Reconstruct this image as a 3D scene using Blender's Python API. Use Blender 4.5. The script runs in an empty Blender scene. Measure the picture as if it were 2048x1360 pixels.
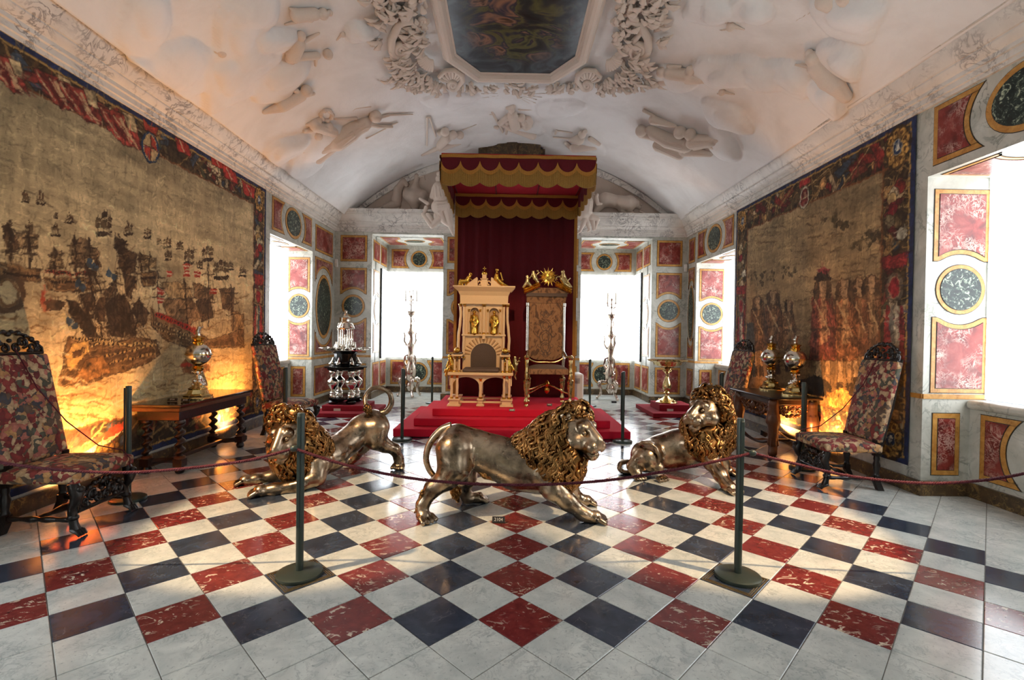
import bpy, math, random
import numpy as np
from mathutils import Vector, Matrix
R_ = math.radians
rng = np.random.default_rng(7)
random.seed(7)
SC = bpy.context.scene
COL = SC.collection

# ------------------------------------------------------------------ camera
CAM_F = 977.45                                   # focal length in pixels of the 2048 px wide frame
CAM_C = np.array([-0.0932, -2.3119, 1.4892])
CAM_R = np.array([[0.99983639, 0.01019581, -0.01494127],
                  [-0.01001431, 0.99987576, 0.01217263],
                  [0.01506352, -0.01202102, 0.99981428]])   # columns: right, forward, up
cam = bpy.data.cameras.new('camera')
cam.sensor_fit = 'HORIZONTAL'; cam.sensor_width = 36.0; cam.lens = 36.0 * CAM_F / 2048.0
cam.clip_start = 0.05; cam.clip_end = 200
cam_o = bpy.data.objects.new('camera', cam); COL.objects.link(cam_o)
_m = Matrix.Identity(4)
for _i in range(3):
    _m[_i][0] = CAM_R[_i, 0]; _m[_i][1] = CAM_R[_i, 2]; _m[_i][2] = -CAM_R[_i, 1]; _m[_i][3] = CAM_C[_i]
cam_o.matrix_world = _m
SC.camera = cam_o

# ------------------------------------------------------------------ colour management, world, lights
SC.view_settings.view_transform = 'Standard'
SC.view_settings.look = 'None'
SC.view_settings.gamma = 1.0
SC.view_settings.use_curve_mapping = False
SC.view_settings.exposure = 0.0
SC.cycles.max_bounces = 5; SC.cycles.diffuse_bounces = 3; SC.cycles.glossy_bounces = 3
SC.cycles.transmission_bounces = 4; SC.cycles.caustics_reflective = False; SC.cycles.caustics_refractive = False
SC.cycles.sample_clamp_indirect = 6.0
SC.cycles.use_denoising = True
SC.cycles.use_adaptive_sampling = True; SC.cycles.adaptive_threshold = 0.1; SC.cycles.adaptive_min_samples = 12
W = bpy.data.worlds.new('overcast_sky'); SC.world = W; W.use_nodes = True
W.node_tree.nodes['Background'].inputs[0].default_value = (0.86, 0.93, 1.0, 1)
W.node_tree.nodes['Background'].inputs[1].default_value = 1.0
CURTAIN_POWER = 5.6                              # emission of the sheer curtains, standing in for daylight through them

def spot(name, loc, target, power, color, angle, blend=0.4, radius=0.05):
    l = bpy.data.lights.new(name, 'SPOT'); l.energy = power; l.color = color
    l.spot_size = R_(angle); l.spot_blend = blend; l.shadow_soft_size = radius
    o = bpy.data.objects.new(name, l); COL.objects.link(o); o.location = loc
    o.rotation_euler = (Vector(target) - Vector(loc)).to_track_quat('-Z', 'Y').to_euler()
    return o
def lamp(name, loc, power, color, radius=0.05):
    l = bpy.data.lights.new(name, 'POINT'); l.energy = power; l.color = color; l.shadow_soft_size = radius
    o = bpy.data.objects.new(name, l); COL.objects.link(o); o.location = loc
    return o
WARM = (1.0, 0.44, 0.11)
WARM2 = (1.0, 0.68, 0.38)
UPLIGHTS = [(-3.66, 2.02, 0.16), (-3.68, 4.33, 0.16), (3.62, 3.62, 0.16), (3.62, 4.62, 0.16)]   # little floor uplighters behind the furniture
for _x, _y, _z in UPLIGHTS:
    _w = -1 if _x < 0 else 1
    spot('uplighter_light', (_x, _y, _z), (_x + _w * .28, _y, _z + .37), 235 if _x < 0 else 200, WARM, 135, 0.9, 0.04)
spot('cornice_spot_light', (-3.2, -0.4, 3.95), (-1.55, 1.75, 0.1), 1100, WARM2, 34, 0.25, 0.05)
spot('cornice_spot_light', (3.2, -0.4, 3.95), (1.6, 1.75, 0.1), 1100, WARM2, 34, 0.25, 0.05)
spot('cornice_spot_light', (0.0, 0.9, 5.0), (-0.1, 5.6, 1.2), 700, WARM2, 30, 0.5, 0.05)
# ------------------------------------------------------------------ pixel -> place helpers (measured from the photograph)
def ray(u, v):
    return CAM_R @ np.array([(u - 1024.0) / CAM_F, 1.0, -(v - 680.0) / CAM_F])
def on(axis, val, u, v):
    d = ray(u, v); t = (val - CAM_C[axis]) / d[axis]; return CAM_C + t * d
def at(u, v, Y): return on(1, Y, u, v)

# ------------------------------------------------------------------ mesh building
class G:
    def __init__(self): self.v = []; self.f = []; self.n = 0
    def add(self, V, F):
        V = np.asarray(V, float).reshape(-1, 3)
        self.v.append(V); n = self.n
        if isinstance(F, np.ndarray): self.f.append(F + n)
        else: self.f.append([tuple(i + n for i in f) for f in F])
        self.n += len(V); return self
    def xf(self, M):
        M = np.array(M)
        self.v = [V @ M[:3, :3].T + M[:3, 3] for V in self.v]; return self
    def data(self):
        V = np.concatenate(self.v) if self.v else np.zeros((0, 3))
        F = []
        for f in self.f: F += (f.tolist() if isinstance(f, np.ndarray) else f)
        return V, F
    # primitives
    def box(self, x0, x1, y0, y1, z0, z1):
        V = [(x, y, z) for x in (x0, x1) for y in (y0, y1) for z in (z0, z1)]
        return self.add(V, [(0, 1, 3, 2), (4, 6, 7, 5), (0, 4, 5, 1), (2, 3, 7, 6), (0, 2, 6, 4), (1, 5, 7, 3)])
    def cbox(self, c, s):
        return self.box(c[0] - s[0] / 2, c[0] + s[0] / 2, c[1] - s[1] / 2, c[1] + s[1] / 2, c[2] - s[2] / 2, c[2] + s[2] / 2)
    def hexa(self, bottom, top):
        return self.add(list(bottom) + list(top), [(3, 2, 1, 0), (4, 5, 6, 7), (0, 1, 5, 4), (1, 2, 6, 5), (2, 3, 7, 6), (3, 0, 4, 7)])
    def lathe(self, prof, c=(0, 0, 0), n=24, lobes=0, amp=0.0, sx=1, sy=1):
        prof = np.array(prof, float); a = np.linspace(0, 2 * np.pi, n, endpoint=False)
        k = 1 + amp * np.cos(a * lobes) if lobes else np.ones(n)
        V = np.zeros((len(prof), n, 3))
        V[:, :, 0] = prof[:, :1] * np.cos(a) * k * sx + c[0]; V[:, :, 1] = prof[:, :1] * np.sin(a) * k * sy + c[1]; V[:, :, 2] = prof[:, 1:2] + c[2]
        F = []
        m = len(prof)
        for i in range(m - 1):
            for j in range(n):
                j2 = (j + 1) % n; F.append((i * n + j, i * n + j2, (i + 1) * n + j2, (i + 1) * n + j))
        F.append(tuple(range(n - 1, -1, -1))); F.append(tuple(range((m - 1) * n, m * n)))
        return self.add(V.reshape(-1, 3), F)
    def tube(self, path, rad, n=8, closed=False, flat=None):
        P = np.array(path, float); m = len(P)
        r = np.full(m, rad, float) if np.isscalar(rad) else np.interp(np.linspace(0, 1, m), np.linspace(0, 1, len(rad)), rad)
        T = np.gradient(P, axis=0) if not closed else (np.roll(P, -1, 0) - np.roll(P, 1, 0))
        T /= np.linalg.norm(T, axis=1)[:, None] + 1e-12
        up = np.array([0, 0, 1.0]) if abs(T[0][2]) < .9 else np.array([1.0, 0, 0])
        N = np.cross(T[0], up); N /= np.linalg.norm(N)
        a = np.linspace(0, 2 * np.pi, n, endpoint=False); V = []
        for i in range(m):
            N = N - T[i] * (N @ T[i]); N /= np.linalg.norm(N) + 1e-12; B = np.cross(T[i], N)
            fl = 1 if flat is None else flat
            V.append(P[i] + r[i] * (np.cos(a)[:, None] * N + fl * np.sin(a)[:, None] * B))
        F = []
        for i in range(m if closed else m - 1):
            i2 = (i + 1) % m
            for j in range(n):
                j2 = (j + 1) % n; F.append((i * n + j, i * n + j2, i2 * n + j2, i2 * n + j))
        if not closed: F += [tuple(range(n - 1, -1, -1)), tuple(range((m - 1) * n, m * n))]
        return self.add(np.concatenate(V), F)
    def ball(self, c, r, n=12, m=8):
        r = (r, r, r) if np.isscalar(r) else r
        V = [(c[0], c[1], c[2] - r[2])]
        for i in range(1, m):
            t = -math.pi / 2 + math.pi * i / m
            for j in range(n):
                a = 2 * math.pi * j / n; V.append((c[0] + r[0] * math.cos(t) * math.cos(a), c[1] + r[1] * math.cos(t) * math.sin(a), c[2] + r[2] * math.sin(t)))
        V.append((c[0], c[1], c[2] + r[2])); F = []
        for j in range(n): F.append((0, 1 + (j + 1) % n, 1 + j))
        for i in range(m - 2):
            for j in range(n):
                a = 1 + i * n; F.append((a + j, a + (j + 1) % n, a + n + (j + 1) % n, a + n + j))
        e = len(V) - 1; a = 1 + (m - 2) * n
        for j in range(n): F.append((e, a + j, a + (j + 1) % n))
        return self.add(V, F)
    def prism(self, poly, O, U, Vv, N, t0, t1):
        """polygon in the (U,V) plane at O, extruded along N from t0 to t1"""
        O, U, Vv, N = (np.array(q, float) for q in (O, U, Vv, N)); poly = np.array(poly, float); n = len(poly)
        base = O + poly[:, :1] * U + poly[:, 1:2] * Vv
        V = np.concatenate([base + N * t0, base + N * t1])
        F = [tuple(range(n - 1, -1, -1)), tuple(range(n, 2 * n))] + [(i, (i + 1) % n, n + (i + 1) % n, n + i) for i in range(n)]
        if np.dot(np.cross(U, Vv), N) < 0: F = [f[::-1] for f in F]
        return self.add(V, F)

MATS = {}
def mesh(name, g, smooth=35):
    V, F = g.data() if isinstance(g, G) else g
    me = bpy.data.meshes.new(name)
    if isinstance(F, np.ndarray) and F.ndim == 2:
        k = F.shape[1]; me.vertices.add(len(V)); me.vertices.foreach_set('co', np.asarray(V, np.float32).ravel())
        me.loops.add(F.size); me.loops.foreach_set('vertex_index', F.astype(np.int32).ravel())
        me.polygons.add(len(F)); me.polygons.foreach_set('loop_start', np.arange(0, F.size, k, dtype=np.int32))
        me.update(calc_edges=True)
    else:
        me.from_pydata([tuple(p) for p in V], [], F); me.update()
    if smooth is not None:
        me.polygons.foreach_set('use_smooth', np.ones(len(me.polygons), bool))
        if smooth < 179: me.set_sharp_from_angle(angle=R_(smooth))
    return me
def obj(name, g, m, parent=None, smooth=35, bev=0, label=None):
    me = g if isinstance(g, bpy.types.Mesh) else mesh(name, g, smooth)
    if m is not None and not me.materials: me.materials.append(MATS[m] if isinstance(m, str) else m)
    o = bpy.data.objects.new(name, me); COL.objects.link(o)
    if parent is not None: o.parent = parent
    if bev:
        b = o.modifiers.new('bevel', 'BEVEL'); b.width = bev; b.segments = 2; b.limit_method = 'ANGLE'; b.angle_limit = R_(40)
    if label: o['label'] = label
    return o
def tag(o, label, cat, group=None, kind=None):
    o['label'] = label; o['category'] = cat
    if group: o['group'] = group
    if kind: o['kind'] = kind
    return o
def thing(name, label, cat, loc=(0, 0, 0), rz=0, group=None):
    o = bpy.data.objects.new(name, None); COL.objects.link(o); o.empty_display_size = .1
    o.location = loc; o.rotation_euler = (0, 0, rz)
    return tag(o, label, cat, group)
def struct(name, g, m, parent=None, smooth=35, label=None):
    o = obj(name, g, m, parent, smooth)
    o['kind'] = 'structure'
    if label: o['label'] = label
    return o
def copy_tree(o, parent=None):
    c = o.copy(); COL.objects.link(c); c.parent = parent
    for ch in list(o.children): copy_tree(ch, c)
    return c
def arc(cx, cy, rx, ry, a0, a1, n):
    a = np.linspace(R_(a0), R_(a1), n); return [(cx + rx * math.cos(t), cy + ry * math.sin(t)) for t in a]

# ------------------------------------------------------------------ SDF sculpting (smooth union of tapered capsules, surface nets)
def _cap(P, a, b, r1, r2, sq):
    ba = b - a; l2 = float(ba @ ba)
    if sq is not None:
        P = (P - a) / sq + a; b = (b - a) / sq + a; ba = b - a; l2 = float(ba @ ba)
    if l2 < 1e-10: return np.linalg.norm(P - a, axis=-1) - r1
    h = np.clip(((P - a) @ ba) / l2, 0, 1)
    return np.linalg.norm(P - a - h[..., None] * ba, axis=-1) - (r1 + h * (r2 - r1))
class Sdf:
    def __init__(self, k=0.03): self.p = []; self.k = k
    def cap(self, a, b, r1, r2=None, k=None, sq=None):
        self.p.append((np.array(a, float), np.array(b, float), r1, r1 if r2 is None else r2, self.k if k is None else k, None if sq is None else np.array(sq, float), 1)); return self
    def ball(self, a, r, k=None, sq=None): return self.cap(a, a, r, r, k, sq)
    def cut(self, a, b, r1, r2=None, k=None):
        self.p.append((np.array(a, float), np.array(b, float), r1, r1 if r2 is None else r2, self.k if k is None else k, None, -1)); return self
    def chain(self, pts, rads, k=None):
        for i in range(len(pts) - 1): self.cap(pts[i], pts[i + 1], rads[i], rads[i + 1], k)
        return self
    @staticmethod
    def comb(d, e, k, s):
        if s > 0:
            h = np.clip(.5 + .5 * (d - e) / k, 0, 1); return d + (e - d) * h - k * h * (1 - h)
        h = np.clip(.5 - .5 * (e + d) / k, 0, 1); return d + (-e - d) * h + k * h * (1 - h)
    def ev(self, P):
        d = np.full(P.shape[:-1], 9.0)
        for a, b, r1, r2, k, sq, s in self.p: d = self.comb(d, _cap(P, a, b, r1, r2, sq), k, s)
        return d
    def grad(self, P, e=.004):
        g = np.stack([self.ev(P + np.eye(3)[i] * e) - self.ev(P - np.eye(3)[i] * e) for i in range(3)], -1)
        return g / (np.linalg.norm(g, axis=-1, keepdims=True) + 1e-9)
    def mesh(self, h):
        lo = np.full(3, 9e9); hi = -lo
        for a, b, r1, r2, k, sq, s in self.p:
            if s < 0: continue
            m = max(r1, r2) * (sq.max() if sq is not None else 1); lo = np.minimum(lo, np.minimum(a, b) - m); hi = np.maximum(hi, np.maximum(a, b) + m)
        kk = max(p[4] for p in self.p); lo -= kk * .4 + 3 * h; hi += kk * .4 + 3 * h
        n = np.ceil((hi - lo) / h).astype(int) + 1
        ax = [lo[i] + h * np.arange(n[i]) for i in range(3)]
        D = np.full(tuple(n), 1.0, np.float64)
        for a, b, r1, r2, k, sq, s in self.p:
            m = max(r1, r2) * (sq.max() if sq is not None else 1) + k * 1.2 + 2 * h
            i0 = np.clip(np.floor((np.minimum(a, b) - m - lo) / h).astype(int), 0, n); i1 = np.clip(np.ceil((np.maximum(a, b) + m - lo) / h).astype(int) + 1, 0, n)
            sl = tuple(slice(i0[i], i1[i]) for i in range(3))
            P = np.stack(np.meshgrid(*[ax[i][sl[i]] for i in range(3)], indexing='ij'), -1)
            D[sl] = self.comb(D[sl], _cap(P, a, b, r1, r2, sq), k, s)
        return nets(D, lo, h)
def nets(D, lo, h):
    S = D < 0; n = np.array(D.shape)
    c = np.zeros(n - 1, int)
    for i in (0, 1):
        for j in (0, 1):
            for k in (0, 1): c += S[i:n[0] - 1 + i, j:n[1] - 1 + j, k:n[2] - 1 + k]
    act = (c > 0) & (c < 8); idx = np.full(act.shape, -1, int); I = np.argwhere(act); idx[act] = np.arange(len(I))
    acc = np.zeros((len(I), 3)); cnt = np.zeros(len(I))
    for ax in range(3):
        o = [0, 0, 0]; o[ax] = 1
        for j in (0, 1):
            for k in (0, 1):
                q = [0, 0, 0]; q[(ax + 1) % 3] = j; q[(ax + 2) % 3] = k
                A = I + q; B = A + o
                da = D[A[:, 0], A[:, 1], A[:, 2]]; db = D[B[:, 0], B[:, 1], B[:, 2]]
                m = (da < 0) != (db < 0); t = np.zeros(len(I)); t[m] = da[m] / (da[m] - db[m])
                acc[m] += (A + t[:, None] * np.array(o))[m]; cnt[m] += 1
    V = lo + h * acc / cnt[:, None]
    F = []
    for ax in range(3):
        b, d = (ax + 1) % 3, (ax + 2) % 3
        s0 = [slice(None)] * 3; s1 = [slice(None)] * 3; s0[ax] = slice(0, -1); s1[ax] = slice(1, None)
        s0, s1 = tuple(s0), tuple(s1)
        E = np.argwhere(S[s0] != S[s1]); E = E[(E[:, b] > 0) & (E[:, d] > 0) & (E[:, b] < n[b] - 1) & (E[:, d] < n[d] - 1)]
        if not len(E): continue
        eb = np.zeros(3, int); eb[b] = 1; ed = np.zeros(3, int); ed[d] = 1
        q = [idx[tuple((E - x).T)] for x in (eb + ed, ed, 0 * eb, eb)]
        q = np.stack(q, 1); fl = S[tuple(E.T)]
        q[~fl] = q[~fl][:, ::-1]
        F.append(q)
    F = np.concatenate(F); F = F[(F >= 0).all(1)]
    return V, F

# ------------------------------------------------------------------ materials
class N:
    """tiny node helper"""
    def __init__(self, name):
        m = bpy.data.materials.new(name); m.use_nodes = True; self.m = m; self.t = m.node_tree; self.t.nodes.clear()
        self.out = self.t.nodes.new('ShaderNodeOutputMaterial'); MATS[name] = m
        self.pos = None
    def n(self, typ, **kw):
        x = self.t.nodes.new('ShaderNode' + typ)
        for k, v in kw.items(): setattr(x, k, v)
        return x
    def l(self, a, b): self.t.links.new(a, b)
    def set(self, node, key, val):
        s = node.inputs[key]
        if isinstance(val, bpy.types.NodeSocket): self.l(val, s)
        elif hasattr(s.default_value, '__len__') and not np.isscalar(val): s.default_value = tuple(val) + ((1,) if len(s.default_value) == 4 and len(val) == 3 else ())
        else: s.default_value = val
    def P(self, obj=False):
        if obj: return self.n('TexCoord').outputs['Object']
        return self.n('NewGeometry').outputs['Position']
    def scalev(self, vec, s):
        m = self.n('Mapping'); self.l(vec, m.inputs['Vector']); m.inputs['Scale'].default_value = s if not np.isscalar(s) else (s, s, s); return m.outputs[0]
    def noise(self, vec, scale, detail=4, rough=.55, dist=0):
        x = self.n('TexNoise'); self.l(vec, x.inputs['Vector']); x.inputs['Scale'].default_value = scale; x.inputs['Detail'].default_value = detail
        x.inputs['Roughness'].default_value = rough; x.inputs['Distortion'].default_value = dist; return x
    def vor(self, vec, scale, feature='F1'):
        x = self.n('TexVoronoi', feature=feature); self.l(vec, x.inputs['Vector']); x.inputs['Scale'].default_value = scale; return x
    def math(self, op, a, b=None, clamp=False):
        x = self.n('Math', operation=op, use_clamp=clamp); self.set(x, 0, a)
        if b is not None: self.set(x, 1, b)
        return x.outputs[0]
    def ramp(self, fac, stops, interp='LINEAR'):
        x = self.n('ValToRGB'); self.l(fac, x.inputs[0]); r = x.color_ramp; r.interpolation = interp
        while len(r.elements) > 1: r.elements.remove(r.elements[-1])
        for i, (p, c) in enumerate(stops):
            e = r.elements[0] if i == 0 else r.elements.new(p)
            e.position = p; e.color = tuple(c) + (1,) if len(c) == 3 else c
        return x.outputs[0]
    def mix(self, fac, a, b, blend='MIX'):
        x = self.n('Mix', data_type='RGBA', blend_type=blend); self.set(x, 0, fac); self.set(x, 6, a); self.set(x, 7, b); return x.outputs[2]
    def bump(self, h, strength=.3, dist=.01):
        x = self.n('Bump'); self.l(h, x.inputs['Height']); x.inputs['Strength'].default_value = strength; x.inputs['Distance'].default_value = dist; return x.outputs[0]
    def bsdf(self, color, rough=.5, metal=0, normal=None, **kw):
        b = self.n('BsdfPrincipled'); self.set(b, 'Base Color', color); self.set(b, 'Roughness', rough); self.set(b, 'Metallic', metal)
        if normal is not None: self.l(normal, b.inputs['Normal'])
        for k, v in kw.items(): self.set(b, k.replace('_', ' '), v)
        self.l(b.outputs[0], self.out.inputs[0]); return b
    def vein(self, vec, scale, width, dist=1.0, detail=4):
        a = self.noise(vec, scale, detail, .6, dist).outputs[0]
        d = self.math('ABSOLUTE', self.math('SUBTRACT', a, .5))
        return self.math('SUBTRACT', 1.0, self.math('DIVIDE', d, width), clamp=True)

def S(r, g, b):                                   # sRGB 0..255 -> linear
    return tuple((c / 12.92 if c <= .04045 else ((c + .055) / 1.055) ** 2.4) for c in (r / 255, g / 255, b / 255))
def plain(name, col, rough=.5, metal=0, bump=0, bscale=40, var=0.0, **kw):
    q = N(name); c = col; nrm = None
    if var or bump:
        nz = q.noise(q.P(), bscale, 4)
        if var: c = q.mix(nz.outputs[0], tuple(max(0, x * (1 - var)) for x in col), tuple(min(1, x * (1 + var)) for x in col))
        if bump: nrm = q.bump(nz.outputs[0], bump, .01)
    q.bsdf(c, rough, metal, nrm, **kw)
def marble(name, c1, c2, vein, scale, vs, vw, rough, vfac=.8, speck=None):
    q = N(name); p = q.P()
    c = q.ramp(q.noise(p, scale, 5, .6, .6).outputs[0], [(.3, c1), (.7, c2)])
    v1 = q.vein(p, vs, vw, 1.2, 5); fade = q.ramp(q.noise(p, scale * .8, 2).outputs[0], [(.4, (0, 0, 0)), (.65, (1, 1, 1))])
    c = q.mix(q.math('MULTIPLY', q.math('MULTIPLY', v1, fade), vfac), c, vein)
    if speck:
        sp = q.ramp(q.noise(p, speck[0], 3, .7).outputs[0], [(speck[1], (0, 0, 0)), (speck[1] + .08, (1, 1, 1))])
        c = q.mix(q.math('MULTIPLY', sp, speck[3]), c, speck[2])
    q.bsdf(c, rough, 0)
marble('tile_white', S(184, 190, 186), S(218, 221, 214), S(112, 122, 126), 6, 11, .05, .16, .45, (52, .60, S(128, 136, 138), .6))
marble('tile_black', S(38, 46, 60), S(60, 71, 88), S(120, 124, 130), 9, 4, .012, .17, .5, (60, .66, S(96, 102, 112), .35))
def red_tile():
    q = N('tile_red'); p = q.P()
    c = q.ramp(q.noise(p, 16, 5, .6, .4).outputs[0], [(.3, S(98, 36, 38)), (.7, S(134, 54, 52))])
    n1 = q.noise(q.scalev(p, (9, 14, 9)), 1, 6, .62, 2.2).outputs[0]
    fl = q.ramp(n1, [(.58, (0, 0, 0)), (.61, (1, 1, 1))])
    zone = q.ramp(q.noise(p, 3.3, 2).outputs[0], [(.40, (.0,) * 3), (.58, (1, 1, 1))])
    c = q.mix(q.math('MULTIPLY', fl, zone), c, S(222, 208, 186))
    fine = q.ramp(q.noise(p, 46, 4, .7, 1.0).outputs[0], [(.66, (0, 0, 0)), (.72, (1, 1, 1))])
    c = q.mix(q.math('MULTIPLY', fine, .6), c, S(214, 186, 168)); q.bsdf(c, .17)
red_tile()
plain('grout', S(98, 92, 84), .8)
marble('wall_marble', S(172, 172, 160), S(214, 211, 200), S(92, 98, 88), 3.2, 4.2, .035, .38, .75, (9, .62, S(150, 152, 140), .5))
marble('cornice_marble', S(214, 208, 200), S(234, 228, 220), S(104, 96, 94), 3, 5.5, .05, .5, .8, (11, .64, S(186, 174, 164), .5))
def red_panel():
    q = N('panel_red'); p = q.P()
    c = q.ramp(q.noise(p, 7, 5, .62, .8).outputs[0], [(.28, S(84, 26, 24)), (.5, S(132, 46, 40)), (.72, S(160, 76, 66))])
    v = q.vein(p, 7.5, .045, 2.6, 6); v2 = q.vein(p, 3.4, .03, 2.2, 6)
    f = q.math('MULTIPLY', q.math('MAXIMUM', v, v2), q.ramp(q.noise(p, 5, 2).outputs[0], [(.42, (0, 0, 0)), (.62, (1, 1, 1))]))
    c = q.mix(q.math('MULTIPLY', f, .75), c, S(226, 196, 180)); q.bsdf(c, .32)
red_panel()
def green_panel():
    q = N('panel_green'); p = q.P()
    n1 = q.noise(p, 19, 6, .68, 1.6).outputs[0]
    c = q.ramp(n1, [(.40, S(14, 24, 22)), (.52, S(34, 48, 44)), (.57, S(84, 100, 86)), (.63, S(186, 196, 168))])
    q.bsdf(c, .3)
green_panel()
marble('panel_border', S(176, 118, 48), S(212, 160, 84), S(120, 74, 30), 14, 12, .05, .38, .5)
marble('base_marble', S(56, 46, 36), S(96, 74, 50), S(186, 150, 90), 12, 11, .04, .3, .7)
plain('line_dark', S(62, 56, 48), .6)
plain('stucco', S(228, 212, 198), .82, 0, .12, 60, .05)  # browner than the vault plaster: shading of the reliefs put into the colour
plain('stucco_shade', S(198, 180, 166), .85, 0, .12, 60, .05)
def vault_mat():
    q = N('vault_plaster'); p = q.P()
    c = q.ramp(q.noise(p, 1.3, 6, .62, .5).outputs[0], [(.3, S(230, 226, 223)), (.55, S(243, 240, 238)), (.8, S(248, 246, 245))])
    q.bsdf(c, .85, 0, q.bump(q.noise(p, 22, 5, .6).outputs[0], .18, .02))
vault_mat()
def metal(name, col, rough, bump=.25, bscale=26, dark=.5):
    q = N(name); p = q.P(True); nz = q.noise(p, bscale, 4, .6)
    c = q.mix(q.ramp(q.noise(p, bscale * .5, 4, .65).outputs[0], [(.34, (1, 1, 1)), (.6, (0, 0, 0))]), col, tuple(x * dark for x in col))
    r = q.ramp(q.noise(p, bscale * .7, 3).outputs[0], [(.3, (rough * .7,) * 3), (.7, (rough * 1.5,) * 3)])
    q.bsdf(c, r, 1.0, q.bump(nz.outputs[0], bump, .006))
metal('silver', S(226, 220, 208), .16, .12, 30, .75)
metal('silver_worn', S(186, 164, 138), .26, .4, 10, .2)
metal('gold', S(236, 184, 82), .2, .18, 30, .6)
metal('gold_dark', S(182, 134, 80), .24, .3, 15, .12)
metal('gilt_silver', S(226, 200, 140), .2, .15, 30, .6)
plain('post_green', S(54, 64, 58), .38, .35)
plain('post_dark', S(40, 52, 48), .4, .3)
plain('rope_red', S(84, 12, 30), .75, 0, .5, 120, .2)
plain('carpet_red', S(206, 8, 46), .92, 0, .3, 220, .12)
plain('velvet_dark', S(92, 10, 24), .95, 0, .3, 60, .3)
plain('velvet_red', S(168, 14, 40), .9, 0, .2, 40, .2)
plain('braid_gold', S(176, 122, 46), .7, .15, .6, 90, .35)
plain('fringe_gold', S(150, 112, 48), .8, .1, .4, 80, .4)
plain('wood_dark', S(48, 28, 20), .32, 0, .15, 50, .35)
plain('wood_black', S(24, 17, 15), .28, 0, .2, 50, .3)
plain('wood_brown', S(96, 56, 30), .34, 0, .15, 40, .4)
plain('black_lacquer', S(14, 14, 15), .14)
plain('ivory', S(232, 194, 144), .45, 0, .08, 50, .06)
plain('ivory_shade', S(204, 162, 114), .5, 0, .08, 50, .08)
plain('plate_black', S(22, 18, 16), .4)
plain('plate_text', S(214, 206, 190), .5)
plain('grille_grey', S(150, 146, 140), .6)
plain('polished_top', S(62, 38, 24), .12, 0, .05, 30, .3)
plain('white_paint', S(226, 220, 212), .5)
plain('window_frame', S(40, 36, 34), .5)
plain('brass', S(170, 140, 84), .35, .8)
def curtain_mat():
    q = N('curtain_glow'); p = q.P()
    b = q.bsdf((.9, .92, .95), .9)
    b.inputs['Emission Color'].default_value = (.90, .95, 1.0, 1); b.inputs['Emission Strength'].default_value = CURTAIN_POWER  # the cloth itself emits; no daylight is passed through it
curtain_mat()
def brocade():
    q = N('brown_brocade'); p = q.P(True)
    w = q.noise(q.scalev(p, (9, 9, 6)), 1, 3, .5, 1.5).outputs[0]
    c = q.ramp(w, [(.40, S(92, 62, 40)), (.48, S(140, 98, 62)), (.60, S(150, 108, 70)), (.68, S(110, 76, 48))])
    q.bsdf(c, .8, 0, q.bump(w, .3, .01))
brocade()
plain('brown_cloth', S(96, 78, 66), .85, 0, .4, 90, .25)
def floral():
    q = N('floral_tapestry'); p = q.P(True)
    def warped(s, amp, nsc):
        w = q.n('VectorMath', operation='ADD'); nz = q.noise(p, nsc, 3); sc = q.n('VectorMath', operation='SCALE'); q.l(nz.outputs['Color'], sc.inputs[0]); sc.inputs['Scale'].default_value = amp
        q.l(p, w.inputs[0]); q.l(sc.outputs[0], w.inputs[1]); return q.vor(w.outputs[0], s)
    v = warped(10, .16, 7); col = q.n('SeparateColor'); q.l(v.outputs['Color'], col.inputs[0])
    v2 = warped(24, .07, 12); col2 = q.n('SeparateColor'); q.l(v2.outputs['Color'], col2.inputs[0])
    idx = q.math('FRACT', q.math('ADD', col.outputs[0], q.math('MULTIPLY', col2.outputs[0], .34)))
    pal = q.ramp(idx, [(0, S(150, 58, 56)), (.14, S(206, 176, 136)), (.28, S(110, 92, 76)), (.40, S(206, 160, 104)), (.50, S(74, 76, 84)), (.60, S(198, 126, 110)), (.72, S(92, 98, 82)), (.82, S(216, 190, 150)), (.93, S(120, 44, 48))], 'CONSTANT')
    d = q.ramp(v2.outputs['Distance'], [(.10, (1, 1, 1)), (.8, (.7, .64, .62))]); d1 = q.ramp(v.outputs['Distance'], [(.25, (1.0, 1.0, 1.0)), (.95, (.72, .66, .64))])
    c = q.mix(1.0, q.mix(1.0, pal, d, 'MULTIPLY'), d1, 'MULTIPLY')
    c = q.mix(q.ramp(q.noise(p, 60, 3).outputs[0], [(.45, (0, 0, 0)), (.7, (.4,) * 3)]), c, S(96, 66, 50))
    q.bsdf(c, .85, 0, q.bump(q.noise(p, 150, 2).outputs[0], .3, .004))
floral()
def tapestry_mat():
    q = N('tapestry_weave'); p = q.P()
    a = q.n('Attribute', attribute_name='Col')
    w = q.noise(q.scalev(p, (60, 60, 260)), 1, 2).outputs[0]; w2 = q.noise(q.scalev(p, (26, 26, 7)), 1, 4, .65).outputs[0]
    c = q.mix(q.ramp(w, [(.3, (.0,) * 3), (.7, (.22,) * 3)]), a.outputs[0], (.02, .012, .006))
    c = q.mix(q.ramp(w2, [(.45, (.0,) * 3), (.75, (.2,) * 3)]), c, (.05, .03, .015))
    q.bsdf(c, .92, 0, q.bump(w, .25, .004))
tapestry_mat()
# ------------------------------------------------------------------ the room
XL, XR, YB, YF = -3.93, 3.90, 8.56, -6.4
ZC = 3.72                                         # underside of the cornice
HEAD, SILL = 3.05, 0.93
WT = 0.62                                         # wall thickness
D = 0.444                                         # tile diagonal
ex, ey, ez = np.eye(3)

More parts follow.
